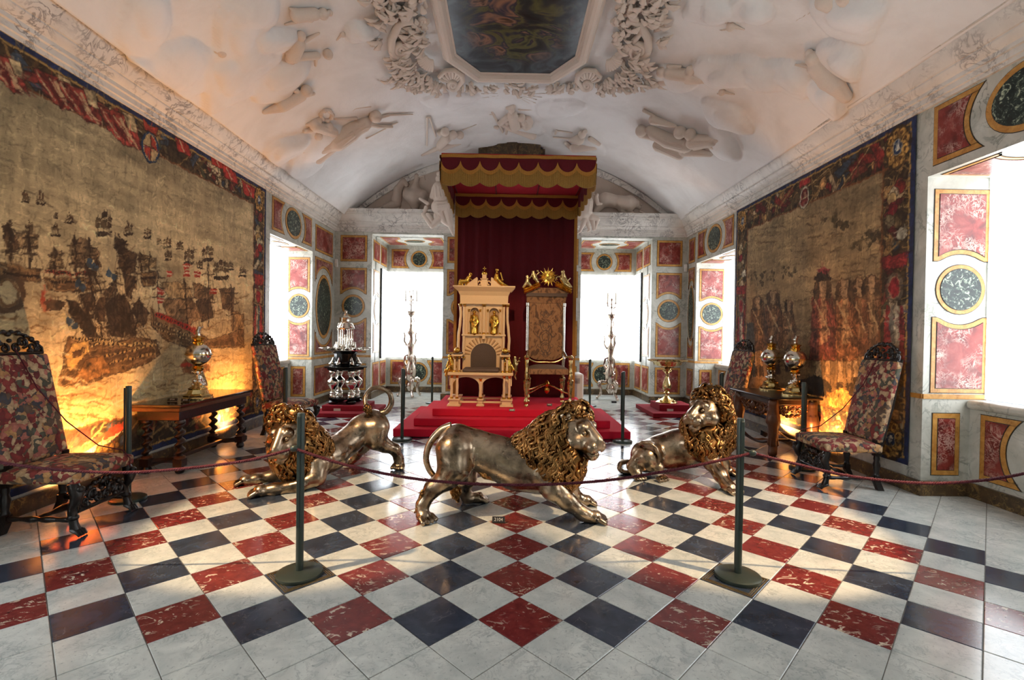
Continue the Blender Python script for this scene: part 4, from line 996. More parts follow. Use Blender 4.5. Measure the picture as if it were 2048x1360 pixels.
# ------------------------------------------------------------------ dais, canopy, thrones
class Th:
    """a thing whose parts are given in world coordinates"""
    def __init__(self, name, label, cat, base, group=None):
        self.b = np.array(base, float); self.root = thing(name, label, cat, tuple(base), 0, group)
    def add(self, name, g, m, parent=None, smooth=35, bev=0, label=None):
        o = obj(name, g, m, parent or self.root, smooth, bev, label)
        if parent is None: o.location = tuple(-self.b)
        return o
    def rel(self, name, cr, caps, surf, m, vox=None, k=.5, label=None):
        o = relief(name, cr, caps, self.root, surf, m, 0, k, vox, label); o.location = tuple(-self.b); return o
ZD = .345
d = Th('carpeted_dais', 'three-step dais covered in bright red carpet under the two thrones', 'dais', (0, 5.6, 0))
d.add('step', G().box(-1.70, 1.70, 4.65, 6.86, .001, .115), 'carpet_red', None, 35, .012)
d.add('step', G().box(-1.45, 1.45, 4.87, 6.80, .115, .23), 'carpet_red', None, 35, .012)
d.add('step', G().box(-1.21, 1.21, 5.09, 6.74, .23, ZD), 'carpet_red', None, 35, .012)

YCB, YCF = 6.6, 4.66
cxl, cxr = at(908, 600, YCB)[0], at(1152, 600, YCB)[0]; fxl, fxr = at(883, 308, YCF)[0], at(1192, 318, YCF)[0]
zcan = .5 * (at(883, 306, YCF)[2] + at(1192, 317, YCF)[2])
ca = Th('throne_canopy', 'dark red velvet throne canopy with gold scalloped fringes and back cloth', 'canopy', (.04, YCB, ZD))
xs = np.linspace(cxl, cxr, 70); fold = .012 * np.sin(xs * 23) + .006 * np.sin(xs * 51)
V = [(x, YCB + f, z) for z in (ZD + .002, 2.0, zcan) for x, f in zip(xs, fold)]; n = 70
F = [(r * n + i, r * n + i + 1, (r + 1) * n + i + 1, (r + 1) * n + i) for r in range(2) for i in range(n - 1)]
o = ca.add('back_cloth', G().add(V, F), 'velvet_dark', None, 179); m_ = o.modifiers.new('thickness', 'SOLIDIFY'); m_.thickness = .02
for x0, x1 in ((cxl, cxl + .055), (cxr - .055, cxr)):
    ca.add('gold_braid', G().box(x0, x1, YCB - .022, YCB - .008, ZD + .003, zcan - .05), 'braid_gold', None, None)
rf = ca.add('roof', G().hexa([(fxl, YCF, zcan - .02), (fxr, YCF, zcan - .02), (cxr + .02, YCB + .03, zcan - .02), (cxl - .02, YCB + .03, zcan - .02)], [(fxl, YCF, zcan + .02), (fxr, YCF, zcan + .02), (cxr + .02, YCB + .03, zcan + .02), (cxl - .02, YCB + .03, zcan + .02)]), 'velvet_red', None, None, label='bright red lining of the canopy roof')
for t in (.02, .335, .665, .98):
    ca.add('roof_seam', G().tube([(fxl + (fxr - fxl) * t, YCF + .03, zcan - .028), (cxl + (cxr - cxl) * t, YCB, zcan - .028)], .011, 6), 'velvet_dark')
def valance(A, B, nrm, nsc, h, amp, fr, braid=.045, lift=0.0, flame=1):
    """hanging from the line A-B: velvet strip, scalloped galloon, fringe"""
    A, B, nrm = np.array(A, float), np.array(B, float), np.array(nrm, float); L = np.linalg.norm(B - A); U = (B - A) / L; Dn = -ez; m = nsc * 18
    us = np.linspace(0, L, m + 1); s = np.abs(np.sin(np.pi * us / L * nsc)) ** .8; wob = .008 * np.sin(us * 17 + A[1])
    def strip(name, top, bot, off, th, mat, rib=0.0):
        V = []; k = m + 1
        o_ = off + wob + rib * (np.arange(k) % 2)
        for dn, oo in ((top, o_), (bot, o_), (top, o_ + th), (bot, o_ + th)):
            V += [A + U * u + Dn * a + nrm * q for u, a, q in zip(us, dn, oo)]
        F = []
        for i in range(m):
            a, b, c, e = i, k + i, 2 * k + i, 3 * k + i
            F += [(c, c + 1, e + 1, e)[::-1], (a, a + 1, b + 1, b), (b, b + 1, e + 1, e), (a, c, c + 1, a + 1)]
        ca.add(name, G().add(V, F), mat, None, 30)
    z = np.zeros(m + 1)
    strip('valance', z, h + amp * s + .02, 0, .012, 'velvet_dark')
    strip('gold_braid', z + .0, z + braid, .013, .012, 'braid_gold')
    cusp = (1 - s) ** 3 * .05
    strip('scalloped_braid', h + amp * s - .022 - cusp, h + amp * s + .035, .014, .014, 'braid_gold', .004)
    strip('fringe', h + amp * s + .03, h + amp * (.35 + .65 * s) + .05 + fr, .006, .012, 'fringe_gold', .005)
valance((fxl, YCF, zcan), (fxr, YCF, zcan), -ey, 8, .165, .085, .15)
valance((cxl + .01, YCB - .10, zcan - .03), (cxr - .01, YCB - .10, zcan - .03), -ey, 8, .155, .085, .14, .05)
valance((cxl, YCB - .05, zcan), (fxl, YCF + .02, zcan), -ex, 5, .155, .085, .13)
valance((fxr, YCF + .02, zcan), (cxr, YCB - .05, zcan), ex, 5, .155, .085, .13)

# throne of ivory columns and gilt statues ----------------------------------------------
T1, T2, T3, T4 = crop(880, 520, .1324), crop(880, 660, .1324), crop(1030, 520, .11765), crop(1030, 660, .125)
ta = Th('ivory_throne', 'pale ivory throne with twisted columns, arched base and gilded statues', 'throne', (-.49, 5.6, ZD))
YA, YK = 5.36, 5.86
def w2(u, v, Y): return at(*T2(u, v), Y)
def w1(u, v, Y): return at(*T1(u, v), Y)
def zz(f, v, Y): return f(650, v, Y)[2]
def xx(f, u, Y): return f(u, 700, Y)[0]
xa = [xx(w2, u, YA) for u in (215, 612, 1010)]
def pedestal(x, y, w):
    g = G(); z0 = ZD + .001
    g.cbox((x, y, z0 + .012), (w + .04, w + .04, .024)).cbox((x, y, z0 + .03), (w + .015, w + .015, .014)).cbox((x, y, z0 + .065), (w - .02, w - .02, .06)).cbox((x, y, z0 + .105), (w + .02, w + .02, .022))
    ta.add('pedestal', g, 'ivory', None, 35, .004)
zs0, zs1 = ZD + .117, zz(w2, 688, YA)
def column(name, x, y, z0, z1, r, twist=0, n=14, lean=0.0, bow=0.0):
    g = G(); m = 26; a = np.linspace(0, 2 * np.pi, n, endpoint=False); V = []
    for i in range(m):
        t = i / (m - 1); k = r * (1 + (.10 * np.cos(3 * (a + t * twist)) if twist else 0) - .12 * t)
        V += [(x + bow * math.sin(math.pi * t * 2) + lean * t + q * math.cos(b), y + q * math.sin(b), z0 + (z1 - z0) * t) for q, b in zip(np.broadcast_to(k, n), a)]
    F = [(i * n + j, i * n + (j + 1) % n, (i + 1) * n + (j + 1) % n, (i + 1) * n + j) for i in range(m - 1) for j in range(n)]
    g.add(V, F); c = ta.add(name, g, 'ivory', None, 60)
    cg = G().lathe([(r * 1.0, z1 - .045), (r * 1.2, z1 - .035), (r * .9, z1 - .028), (r * 1.5, z1 - .006), (r * 1.5, z1)], (x + lean, y, 0), 12); o = obj('capital', cg, 'gold', c); 
    cg = G().lathe([(r * 1.4, z0), (r * 1.4, z0 + .01), (r * 1.1, z0 + .018), (r * 1.25, z0 + .026), (r, z0 + .03)], (x, y, 0), 12); obj('column_base', cg, 'gold', c)
    return c
for x in (xa[0], xa[2]):
    pedestal(x, YA + .06, .17); pedestal(x, YK + .02, .15)
    for dx in (-.042, .042): column('column', x + dx, YA + .03, zs0, zs1, .021, 5)
    column('column', x, YK + .02, zs0, zs1, .022, 5)
pedestal(xa[1], YA + .05, .085); pedestal(xa[1], YK + .02, .085)
column('column', xa[1], YA + .05, zs0, zs1 - .05, .024, 5); column('column', xa[1], YK, zs0, zs1 - .05, .02, 5)
g = G()
for y in (YA + .05, YK): g.box(xa[0], xa[2], y, y + .035, ZD + .045, ZD + .075)
for x in xa: g.box(x - .018, x + .018, YA, YK, ZD + .045, ZD + .075)
ta.add('stretcher', g, 'ivory', None, 35, .004)
# arcade under the seat and the seat slab
def arcade(y, x0, x1, zt, zb, r1, n=2):
    P = [(x0, zb), (x0, zt), (x1, zt), (x1, zb)]; w = (x1 - x0 - .05 * (n + 1)) / n
    for k in range(n - 1, -1, -1):
        c = x0 + .05 + w / 2 + k * (w + .05); P += [(c + w / 2, zb)] + arc(c, zb, w / 2, zt - zb - .03, 5, 175, 13) + [(c - w / 2, zb)]
    return G().prism(P, (0, y, 0), ex, ez, -ey, 0, .05)
ta.add('arcade', arcade(YA + .09, xa[0] - .08, xa[2] + .08, zs1, zs1 - .165, 0), 'ivory', None, None)
ta.add('seat_slab', G().box(xa[0] - .1, xa[2] + .1, YA - .03, YK + .08, zs1 + .001, zs1 + .045), 'ivory', None, 35, .008)
zt = zs1 + .046
ta.add('seat_cushion', G().box(xa[0] + .125, xa[2] - .125, YA + .02, YK - .03, zt, zt + .055), 'brown_cloth', None, 35, .02)
# arms
za = zz(w2, 372, YA + .1)
for s, x in ((-1, xa[0]), (1, xa[2])):
    xi = x - s * .035
    for dx in (-.035, .035): column('arm_column', xi + dx, YA + .05, zt, za - .03, .017)
    column('arm_column', xi, YK - .06, zt, za - .03, .017)
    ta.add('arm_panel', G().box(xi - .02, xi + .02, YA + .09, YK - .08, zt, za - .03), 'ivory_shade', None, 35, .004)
    ta.add('arm_rest', G().box(xi - .085, xi + .085, YA - .01, YK, za - .028, za), 'ivory', None, 35, .008)
    ta.add('arm_pad', G().box(xi - .06, xi + .06, YA + .01, YK - .03, za + .001, za + .022), 'brown_cloth', None, 35, .008)
    ta.add('gilt_ball', G().ball((xi, YA + .06, za + .066), .047, 18, 12), 'gold')
# back: panel with a big arch and two niches
bx0, bx1 = xx(w1, 350, YK), xx(w1, 985, YK); ze = zz(w1, 668, YK); zl = zz(w1, 1150, YK); xm = .5 * (bx0 + bx1); ar = xx(w1, 862, YK) - xm
zarc = zz(w1, 1258, YK) - ar
P = [(bx0, zt), (bx0, zl), (bx1, zl), (bx1, zt), (xm + ar, zt)] + arc(xm, zarc, ar, ar, 0, 180, 25) + [(xm - ar, zt)]
ta.add('back_arch', G().prism(P, (0, YK, 0), ex, ez, -ey, -.06, .0), 'ivory', None, None)
for i, a in enumerate(np.linspace(8, 172, 15)):
    c, s_ = math.cos(R_(a)), math.sin(R_(a)); q = ar + .012; L = min(.1, (zl - .02 - zarc - q * s_) / max(s_, .3), (bx1 - xm - .03 - q * abs(c)) / max(abs(c), .2))
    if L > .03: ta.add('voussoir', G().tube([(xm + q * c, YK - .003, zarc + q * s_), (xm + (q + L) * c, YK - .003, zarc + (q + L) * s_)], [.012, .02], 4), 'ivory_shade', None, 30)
ta.add('back_cushion', G().prism([(xm + ar + .01, zt)] + arc(xm, zarc, ar + .01, ar + .01, 0, 180, 25) + [(xm - ar - .01, zt)], (0, YK + .045, 0), ex, ez, -ey, 0, .03), 'brown_cloth', None, 40)
ta.add('ledge', G().box(bx0 - .015, bx1 + .015, YK - .05, YK + .07, zl, zl + .03).box(xm - .025, xm + .025, YK - .055, YK, zl - .05, zl + .032), 'ivory', None, 35, .005)
zn0, zn1 = zl + .031, ze
nic = [(xx(w1, 462, YK), xx(w1, 590, YK)), (xx(w1, 745, YK), xx(w1, 890, YK))]
P = [(bx0, zn0), (bx0, zn1), (bx1, zn1), (bx1, zn0)]
for a, b in nic[::-1]: c, r = (a + b) / 2, (b - a) / 2; P += [(b, zn0)] + arc(c, zn1 - .06 - r, r, r, 0, 180, 15) + [(a, zn0)]
ta.add('niche_wall', G().prism(P, (0, YK, 0), ex, ez, -ey, -.06, .0), 'ivory', None, None)
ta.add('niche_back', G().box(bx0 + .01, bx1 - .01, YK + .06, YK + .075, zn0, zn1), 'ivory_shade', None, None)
for a, b in nic:
    for x in (a - .022, b + .022): column('niche_column', x, YK - .022, zn0, zn1 - .085, .013, 0, 8)
for x in (bx0 + .02, xm, bx1 - .02): column('pilaster', x, YK - .022, zn0 if x == xm else zt + .2, ze, .024, 6, 10)
for x, s in ((bx0 - .045, -1), (bx1 + .045, 1)): column('tusk_column', x + s * .02, YK + .0, za + .03, ze, .024, 8, 12, -s * .02, s * .012)
def statue(x, y, z, h, lean=0, seed=0, m='gold', name='gilt_statue', arms=1):
    s = Sdf(.02); k = h / .42; q = lambda a, b, c: (x + a * k, y + b * k, z + c * k)
    s.cap(q(0, 0, .02), q(lean * .5, -.005, .20), .060 * k, .050 * k); s.cap(q(lean * .5, -.005, .20), q(lean, 0, .30), .050 * k, .046 * k); s.ball(q(lean, -.008, .385), .032 * k)
    s.cap(q(lean - .045, 0, .31), q(lean - .065, -.02, .22), .020 * k, .016 * k); s.cap(q(lean - .065, -.02, .22), q(lean - .01, -.05, .23), .016 * k, .013 * k)
    s.cap(q(lean + .045, 0, .31), q(lean + .07, -.02, .21), .020 * k, .016 * k); s.cap(q(lean + .07, -.02, .21), q(lean + .02, -.05, .14), .016 * k, .013 * k)
    r_ = random.Random(seed)
    for i in range(9): a = -2.6 + i * .55; s.cap(q(.055 * math.cos(a), .055 * math.sin(a), .015), q(.045 * math.cos(a) + r_.uniform(-.02, .02), .045 * math.sin(a), .19), .012 * k, .008 * k, .006)
    return ta.add(name, s.mesh(.0075), m, None, 179)
for (a, b), sd_ in zip(nic, (1, 2)): statue((a + b) / 2, YK - .005, zn0, zn1 - zn0 - .10, .006 * (-1) ** sd_, sd_)
# entablature, broken pediment, orb
zc0, zc1 = ze, zz(w1, 455, YK - .1); zc2 = zz(w1, 398, YK - .1)
xo0, xo1 = xx(w1, 305, YK), xx(w1, 1050, YK); xt0, xt1 = xx(w1, 192, YK - .1), xx(w1, 1132, YK - .1)
g = G().box(xo0, xo1, YK - .06, YK + .08, zc0, zc0 + .02)
ys = [YK - .055, YK - .065, YK - .09, YK - .14]
prv = [(xo0 + .005, YK - .055, zc0 + .02), (xo0, YK - .06, zc0 + .14), (xo0 - .03, YK - .09, zc1 - .02)]
for (xa_, ya_, z_a), (xb_, yb_, z_b) in zip(prv[:-1], prv[1:]):
    m2 = 2 * xm; g.hexa([(xa_, ya_, z_a), (m2 - xa_, ya_, z_a), (m2 - xa_, YK + .08, z_a), (xa_, YK + .08, z_a)], [(xb_, yb_, z_b), (m2 - xb_, yb_, z_b), (m2 - xb_, YK + .08, z_b), (xb_, YK + .08, z_b)])
ta.add('entablature', g, 'ivory', None, 30)
ta.add('cornice', G().hexa([(xo0 - .03, YK - .09, zc1 - .02), (xo1 + .03, YK - .09, zc1 - .02), (xo1 + .03, YK + .09, zc1 - .02), (xo0 - .03, YK + .09, zc1 - .02)], [(xt0, YK - .15, zc2 - .012), (xt1, YK - .15, zc2 - .012), (xt1, YK + .1, zc2 - .012), (xt0, YK + .1, zc2 - .012)]).box(xt0, xt1, YK - .15, YK + .1, zc2 - .012, zc2 + .008), 'ivory', None, 30)
zp = zc2 + .008
for s in (-1, 1):
    a, b = xm + s * .32, xm + s * .11
    ta.add('pediment_half', G().prism([(a, zp), (b, zp), (b, zp + .13), (b + s * .012, zp + .145)] if s < 0 else [(b, zp), (a, zp), (b + .012, zp + .145), (b, zp + .13)], (0, YK, 0), ex, ez, -ey, -.03, .10), 'ivory', None, None)
    ta.add('pediment_scroll', G().tube([(xm + s * (.075 + .025 * math.cos(t)), YK - .105, zp + .05 + .03 * math.sin(t)) for t in np.linspace(0, 5.2, 14)], .012, 6), 'ivory')
ta.add('pediment_block', G().box(xm - .05, xm + .05, YK - .11, YK + .0, zp, zp + .11).box(xm - .065, xm + .065, YK - .12, YK + .01, zp + .11, zp + .125).box(xm - .035, xm + .035, YK - .1, YK - .01, zp + .125, zp + .19), 'ivory', None, 35, .005)
zo = zz(w1, 205, YK - .05)
ta.add('orb', G().ball((xm, YK - .055, zo), .048, 18, 12), 'gold')
ta.add('cross', G().box(xm - .006, xm + .006, YK - .06, YK - .05, zo + .04, zo + .115).box(xm - .028, xm + .028, YK - .06, YK - .05, zo + .075, zo + .09), 'gold', None, None)
ta.rel('reclining_statue', T1, [B(465, 210, 27), (455, 240, 430, 270, 20, 26), (430, 270, 410, 310, 30, 34), (410, 320, 320, 320, 36, 36), (320, 320, 280, 390, 34, 22), (330, 340, 340, 395, 26, 16), (440, 260, 480, 300, 12, 10), (400, 340, 390, 390, 24, 14)], front(YK - .1), 'gold', .008)
ta.rel('seated_statue', T1, [B(862, 150, 26), (862, 175, 860, 210, 15, 22), (858, 230, 865, 290, 34, 36), (870, 290, 930, 350, 36, 34), (930, 350, 1030, 398, 30, 14), (890, 330, 960, 390, 28, 18), (835, 240, 820, 300, 14, 12), (915, 195, 945, 300, 13, 13)], front(YK - .1), 'gold', .008)
ta.rel('arm_statue', T2, [B(150, 400, 34), (160, 440, 190, 520, 40, 48), (190, 530, 200, 620, 46, 40), (150, 560, 110, 620, 30, 24), (110, 620, 80, 690, 22, 12), (170, 620, 130, 680, 26, 14), (210, 470, 240, 560, 24, 20), (130, 480, 100, 560, 18, 14), (85, 600, 65, 640, 16, 10)], front(YA + .1), 'gold', .008)
ta.rel('arm_statue', T2, [B(1020, 420, 34), (1025, 460, 1030, 540, 42, 48), (1030, 540, 1050, 620, 46, 38), (1000, 600, 980, 680, 28, 16), (1060, 620, 1075, 720, 28, 14), (1060, 500, 1110, 600, 20, 18), (990, 500, 985, 600, 22, 16)], front(YA + .1), 'gold', .008)
ta.rel('arm_statue', T2, [B(1132, 415, 26), (1130, 445, 1130, 510, 30, 30), (1140, 520, 1150, 620, 30, 24), (1150, 630, 1130, 700, 20, 14), (1130, 700, 1150, 750, 12, 8), (1160, 560, 1195, 440, 10, 9), (1195, 440, 1205, 420, 12), (1160, 480, 1210, 470, 12, 9)], front(YK - .15), 'gilt_silver', .008)

# silver throne with a tall brocade back ----------------------------------------------
tb = Th('silver_throne', 'gilded silver throne with tall brown brocade back and sunburst crest', 'throne', (.60, 5.65, ZD))
YA, YK = 5.40, 5.92
def w4(u, v, Y): return at(*T4(u, v), Y)
def w3(u, v, Y): return at(*T3(u, v), Y)
fx = [xx(w4, 185, YA), xx(w4, 885, YA)]; kx = [xx(w3, 222, YK), xx(w3, 835, YK)]
zs = zz(w4, 700, YA)
legp = [(.030, 0), (.030, .02), (.022, .035), (.036, .06), (.034, .085), (.024, .11), (.022, .155), (.03, .175), (.027, .19), (.040, .25), (.046, .30), (.042, .33), (.05, .345), (.05, .37), (.03, .39), (.034, .43), (.028, .47)]
hl = zs - ZD
legp = [(r, ZD + .001 + z / .47 * hl) for r, z in legp]
for x in fx: tb.add('leg', G().lathe(legp, (x, YA, 0), 14, 4, .05), 'gilt_silver')
for x in (kx[0] + .02, kx[1] - .01): tb.add('leg', G().lathe(legp, (x, YK, 0), 14, 4, .05), 'gilt_silver')
za = zz(w4, 470, YA)
for x in fx:
    tb.add('arm_post', G().lathe([(.028, zs), (.034, zs + .02), (.024, zs + .05), (.026, zs + .12), (.034, za - .03), (.03, za - .01), (.044, za + .01), (.05, za + .03), (.03, za + .06), (.008, za + .068)], (x, YA, 0), 14), 'gilt_silver')
    xb = kx[0] if x < .6 else kx[1]
    tb.add('arm', G().tube([(x, YA, za), (x * .97 + xb * .03, YA + .15, za + .03), ((x + xb) / 2, YA + .32, za + .02), (xb, YK - .02, za + .10)], [.026, .022, .022, .026], 10), 'silver')
tb.add('seat_rail', G().box(fx[0] + .03, fx[1] - .03, YA - .02, YK, zs - .015, zs + .075), 'brown_brocade', None, 35, .012)
sx = np.linspace(0, 1, 15); V = []
for i, a in enumerate(np.linspace(0, 1, 15)):
    for b_ in np.linspace(0, 1, 15): V.append((fx[0] + .035 + (fx[1] - fx[0] - .07) * b_, YA - .015 + (YK - YA) * a, zs + .075 + .055 * (1 - (2 * b_ - 1) ** 4) * (1 - (2 * a - 1) ** 4)))
tb.add('seat_cushion', G().add(V, [(i * 15 + j, i * 15 + j + 1, i * 15 + j + 16, i * 15 + j + 15) for i in range(14) for j in range(14)]), 'brown_cloth', None, 179)
xm = (kx[0] + kx[1]) / 2; zb0, zb1 = zz(w4, 440, YK), zz(w3, 765, YK); zv1 = zz(w3, 570, YK)
for x in kx: tb.add('back_post', G().lathe([(.030, zs), (.026, zs + .1), (.034, zb0 - .02), (.034, zb0), (.026, zb0 + .02), (.026, zb1 - .03), (.034, zb1 - .02), (.034, zb1 + .03), (.02, zb1 + .04)], (x, YK, 0), 12), 'silver')
P = [(kx[0] + .025, zb1 + .03)] + [(kx[0] + .025 + (kx[1] - kx[0] - .05) * t, zb0 + .02 - .075 * math.sin(math.pi * t) - .012 * math.sin(3 * math.pi * t)) for t in np.linspace(0, 1, 21)] + [(kx[1] - .025, zb1 + .03)]
tb.add('backrest', G().prism(P, (0, YK, 0), ex, ez, -ey, -.02, .02), 'brown_brocade', None, 40)
tb.add('back_rail', G().tube([(kx[0] + (kx[1] - kx[0]) * t, YK - .015, zb0 - .01 - .085 * math.sin(math.pi * t) - .014 * math.sin(3 * math.pi * t)) for t in np.linspace(0, 1, 25)], .019, 10), 'gilt_silver')
def damask():
    g = G()
    for z, s in ((.82, .05), (.62, .085), (.40, .10), (.2, .08), (.07, .045)):
        zc = zb0 + (zb1 - zb0) * z
        for sg in (-1, 1):
            for q in (1, .6): g.tube([(xm + sg * s * q * math.sin(t), YK - .021, zc + s * 1.1 * q * -math.cos(t) * (1 + .3 * math.sin(2 * t))) for t in np.linspace(0, math.pi, 12)], [.003, .0055, .003], 4)
            g.tube([(xm + sg * (s + .05 * math.sin(t)), YK - .021, zc - .02 + .05 * t / 2) for t in np.linspace(0, 3, 8)], [.005, .002], 4)
    return g
tb.add('damask_pattern', damask(), 'brown_cloth')
g = G().hexa([(kx[0] - .02, YK - .03, zb1 + .03), (kx[1] + .02, YK - .03, zb1 + .03), (kx[1] + .02, YK + .03, zb1 + .03), (kx[0] - .02, YK + .03, zb1 + .03)], [(kx[0] - .03, YK - .06, zv1), (kx[1] + .04, YK - .06, zv1), (kx[1] + .04, YK + .03, zv1), (kx[0] - .03, YK + .03, zv1)])
tb.add('head_panel', g, 'brown_brocade', None, None)
tb.add('head_fringe', G().box(kx[0] - .035, kx[1] + .045, YK - .075, YK - .05, zv1 - .055, zv1), 'brown_cloth', None, None)
ztop = zz(w3, 485, YK - .05)
tb.add('pediment_base', G().prism([(kx[0] - .06, zv1), (kx[1] + .07, zv1), (kx[1] - .1, ztop + .01), (kx[0] + .12, ztop + .01)], (0, YK, 0), ex, ez, -ey, -.03, .06), 'brown_brocade', None, None)
for a, b in (((150, 520), (420, 400)), ((960, 520), (690, 385))):
    pa, pb = w3(*a, YK - .1), w3(*b, YK - .1); n_ = np.array([0, 1, 0])
    tb.add('pediment_bar', G().tube([pa, pb], .034, 4).tube([pa + [0, 0, -.035], pb + [0, 0, -.035]], .024, 4), 'gold', None, 30)
sc_ = w3(565, 290, YK - .12); g = G()
g.lathe([(.001, -.02), (.06, -.02), (.068, 0), (.05, .022), (.02, .03), (.001, .032)], (0, 0, 0), 20)
for i in range(28):
    a = i / 28 * 2 * math.pi; r1, r2 = .05, (.165 if i % 2 else .125)
    g.tube([(r1 * math.cos(a), r1 * math.sin(a), 0), (.1 * math.cos(a + .03), .1 * math.sin(a + .03), .008), (r2 * math.cos(a), r2 * math.sin(a), 0)], [.017, .013, .002], 5)
g.xf(np.array([[1, 0, 0, sc_[0]], [0, 0, -1, sc_[1]], [0, 1, 0, sc_[2]], [0, 0, 0, 1]])); tb.add('sunburst', g, 'gold')
tb.rel('crest_statue', T3, [B(312, 200, 30), (315, 235, 340, 310, 36, 44), (340, 310, 380, 370, 44, 30), (290, 260, 250, 310, 16, 12), (370, 250, 410, 210, 13, 10), B(380, 185, 20), B(210, 275, 26), (215, 305, 210, 370, 30, 38), (210, 380, 260, 430, 40, 30), (190, 400, 140, 460, 32, 18)], front(YK - .1), 'gilt_silver', .008)
tb.rel('crest_statue', T3, [B(812, 195, 32), (815, 235, 800, 320, 34, 46), (800, 320, 850, 400, 46, 44), (850, 410, 930, 460, 40, 22), (780, 270, 710, 290, 16, 14), (710, 290, 690, 340, 16, 12), (850, 270, 880, 340, 16, 13), (880, 360, 935, 310, 12, 11), (900, 370, 965, 460, 14, 12)], front(YK - .1), 'gilt_silver', .008)
zst = zz(w4, 985, YA + .2); za_ = zz(w4, 870, YA + .2)
for s in (0, 1):
    for y in (YA, YK):
        x = fx[s] if y == YA else kx[s]; c = ((fx[0] + fx[1]) / 2, (YA + YK) / 2)
        tb.add('stretcher', G().tube([(x + (c[0] - x) * t, y + (c[1] - y) * t, zst + (za_ - zst) * (t * t * (3 - 2 * t)) - .01) for t in np.linspace(0, 1, 12)], [.016, .016, .02], 8), 'gilt_silver')
tb.add('stretcher_finial', G().lathe([(.004, za_ - .16), (.03, za_ - .14), (.046, za_ - .105), (.04, za_ - .07), (.018, za_ - .05), (.03, za_ - .03), (.045, za_ + .0), (.03, za_ + .03), (.02, za_ + .05), (.003, za_ + .06)], ((fx[0] + fx[1]) / 2, (YA + YK) / 2, 0), 16), 'gold')
# ------------------------------------------------------------------ high-backed chairs
def scroll(g, c, r, turns, a0, sgn, pl, rad, n=6):
    """flat spiral in a plane: pl maps (s,t) -> point"""
    pts = []
    for t in np.linspace(0, 1, int(turns * 12)):
        q = r * (1 - .82 * t); a = a0 + sgn * t * turns * 2 * math.pi; pts.append(pl(c[0] + q * math.cos(a), c[1] + q * math.sin(a)))
    g.tube(pts, [rad, rad, rad * .8], n)
def carved(pl, w, h, rad, arch=True):
    """pierced baroque carving: scrolls and leaves inside a w x h arch"""
    g = G()
    top = lambda s: h * (.62 + .38 * math.cos(s / (w / 2) * math.pi / 2 * .95)) if arch else h
    for sg in (-1, 1):
        scroll(g, (sg * w * .36, h * .30), h * .27, 1.4, math.pi / 2, -sg, pl, rad)
        scroll(g, (sg * w * .20, h * .52), h * .26, 1.5, -math.pi / 2, sg, pl, rad)
        scroll(g, (sg * w * .09, h * .26), h * .20, 1.3, math.pi / 2, sg, pl, rad * .9)
        scroll(g, (sg * w * .42, h * .16), h * .14, 1.2, 0, sg, pl, rad * .8)
        g.tube([pl(sg * w * .5, 0), pl(sg * w * .5, h * .25), pl(sg * w * .42, h * .48), pl(sg * w * .28, top(w * .28) * .96), pl(sg * w * .1, h * .97), pl(0, h * .93)], [rad, rad * 1.2, rad, rad * 1.2, rad], 6)
        for k, (a, b) in enumerate(((.45, .5), (.36, .66), (.27, .82), (.16, .95), (.06, 1.0), (.3, .12), (.14, .46))):
            g.ball(pl(sg * w * a, h * b * (1 if arch else .9)), rad * (1.5 + .4 * (k % 2)), 7, 5)
    g.ball(pl(0, h * .6), (h * .1,) * 3, 8, 6); g.ball(pl(0, h * .9), rad * 1.8, 8, 6)
    g.tube([pl(-w * .5, 0), pl(0, 0), pl(w * .5, 0)], rad * 1.3, 6)
    return g
def cushion(x0, x1, y0, y1, z0, z1, puff, fr=None, n=14):
    V = []; F = []
    def P(a, b, top):
        e = (1 - abs(2 * a - 1) ** 5) * (1 - abs(2 * b - 1) ** 5); inset = .0
        x = x0 + (x1 - x0) * a; y = y0 + (y1 - y0) * b
        return (x, y, (z1 + puff * e) if top else (z0 - .15 * puff * e))
    u = np.linspace(0, 1, n)
    for top in (1, 0):
        for a in u:
            for b in u: V.append(P(a, b, top))
    N2 = n * n
    for i in range(n - 1):
        for j in range(n - 1):
            a = i * n + j; F.append((a, a + n, a + n + 1, a + 1)); F.append((N2 + a, N2 + a + 1, N2 + a + n + 1, N2 + a + n))
    rim = [i for i in range(n)] + [i * n + n - 1 for i in range(1, n)] + [(n - 1) * n + j for j in range(n - 2, -1, -1)] + [i * n for i in range(n - 2, 0, -1)]
    for a, b in zip(rim, rim[1:] + rim[:1]): F.append((a, b, N2 + b, N2 + a))
    return G().add(V, F)
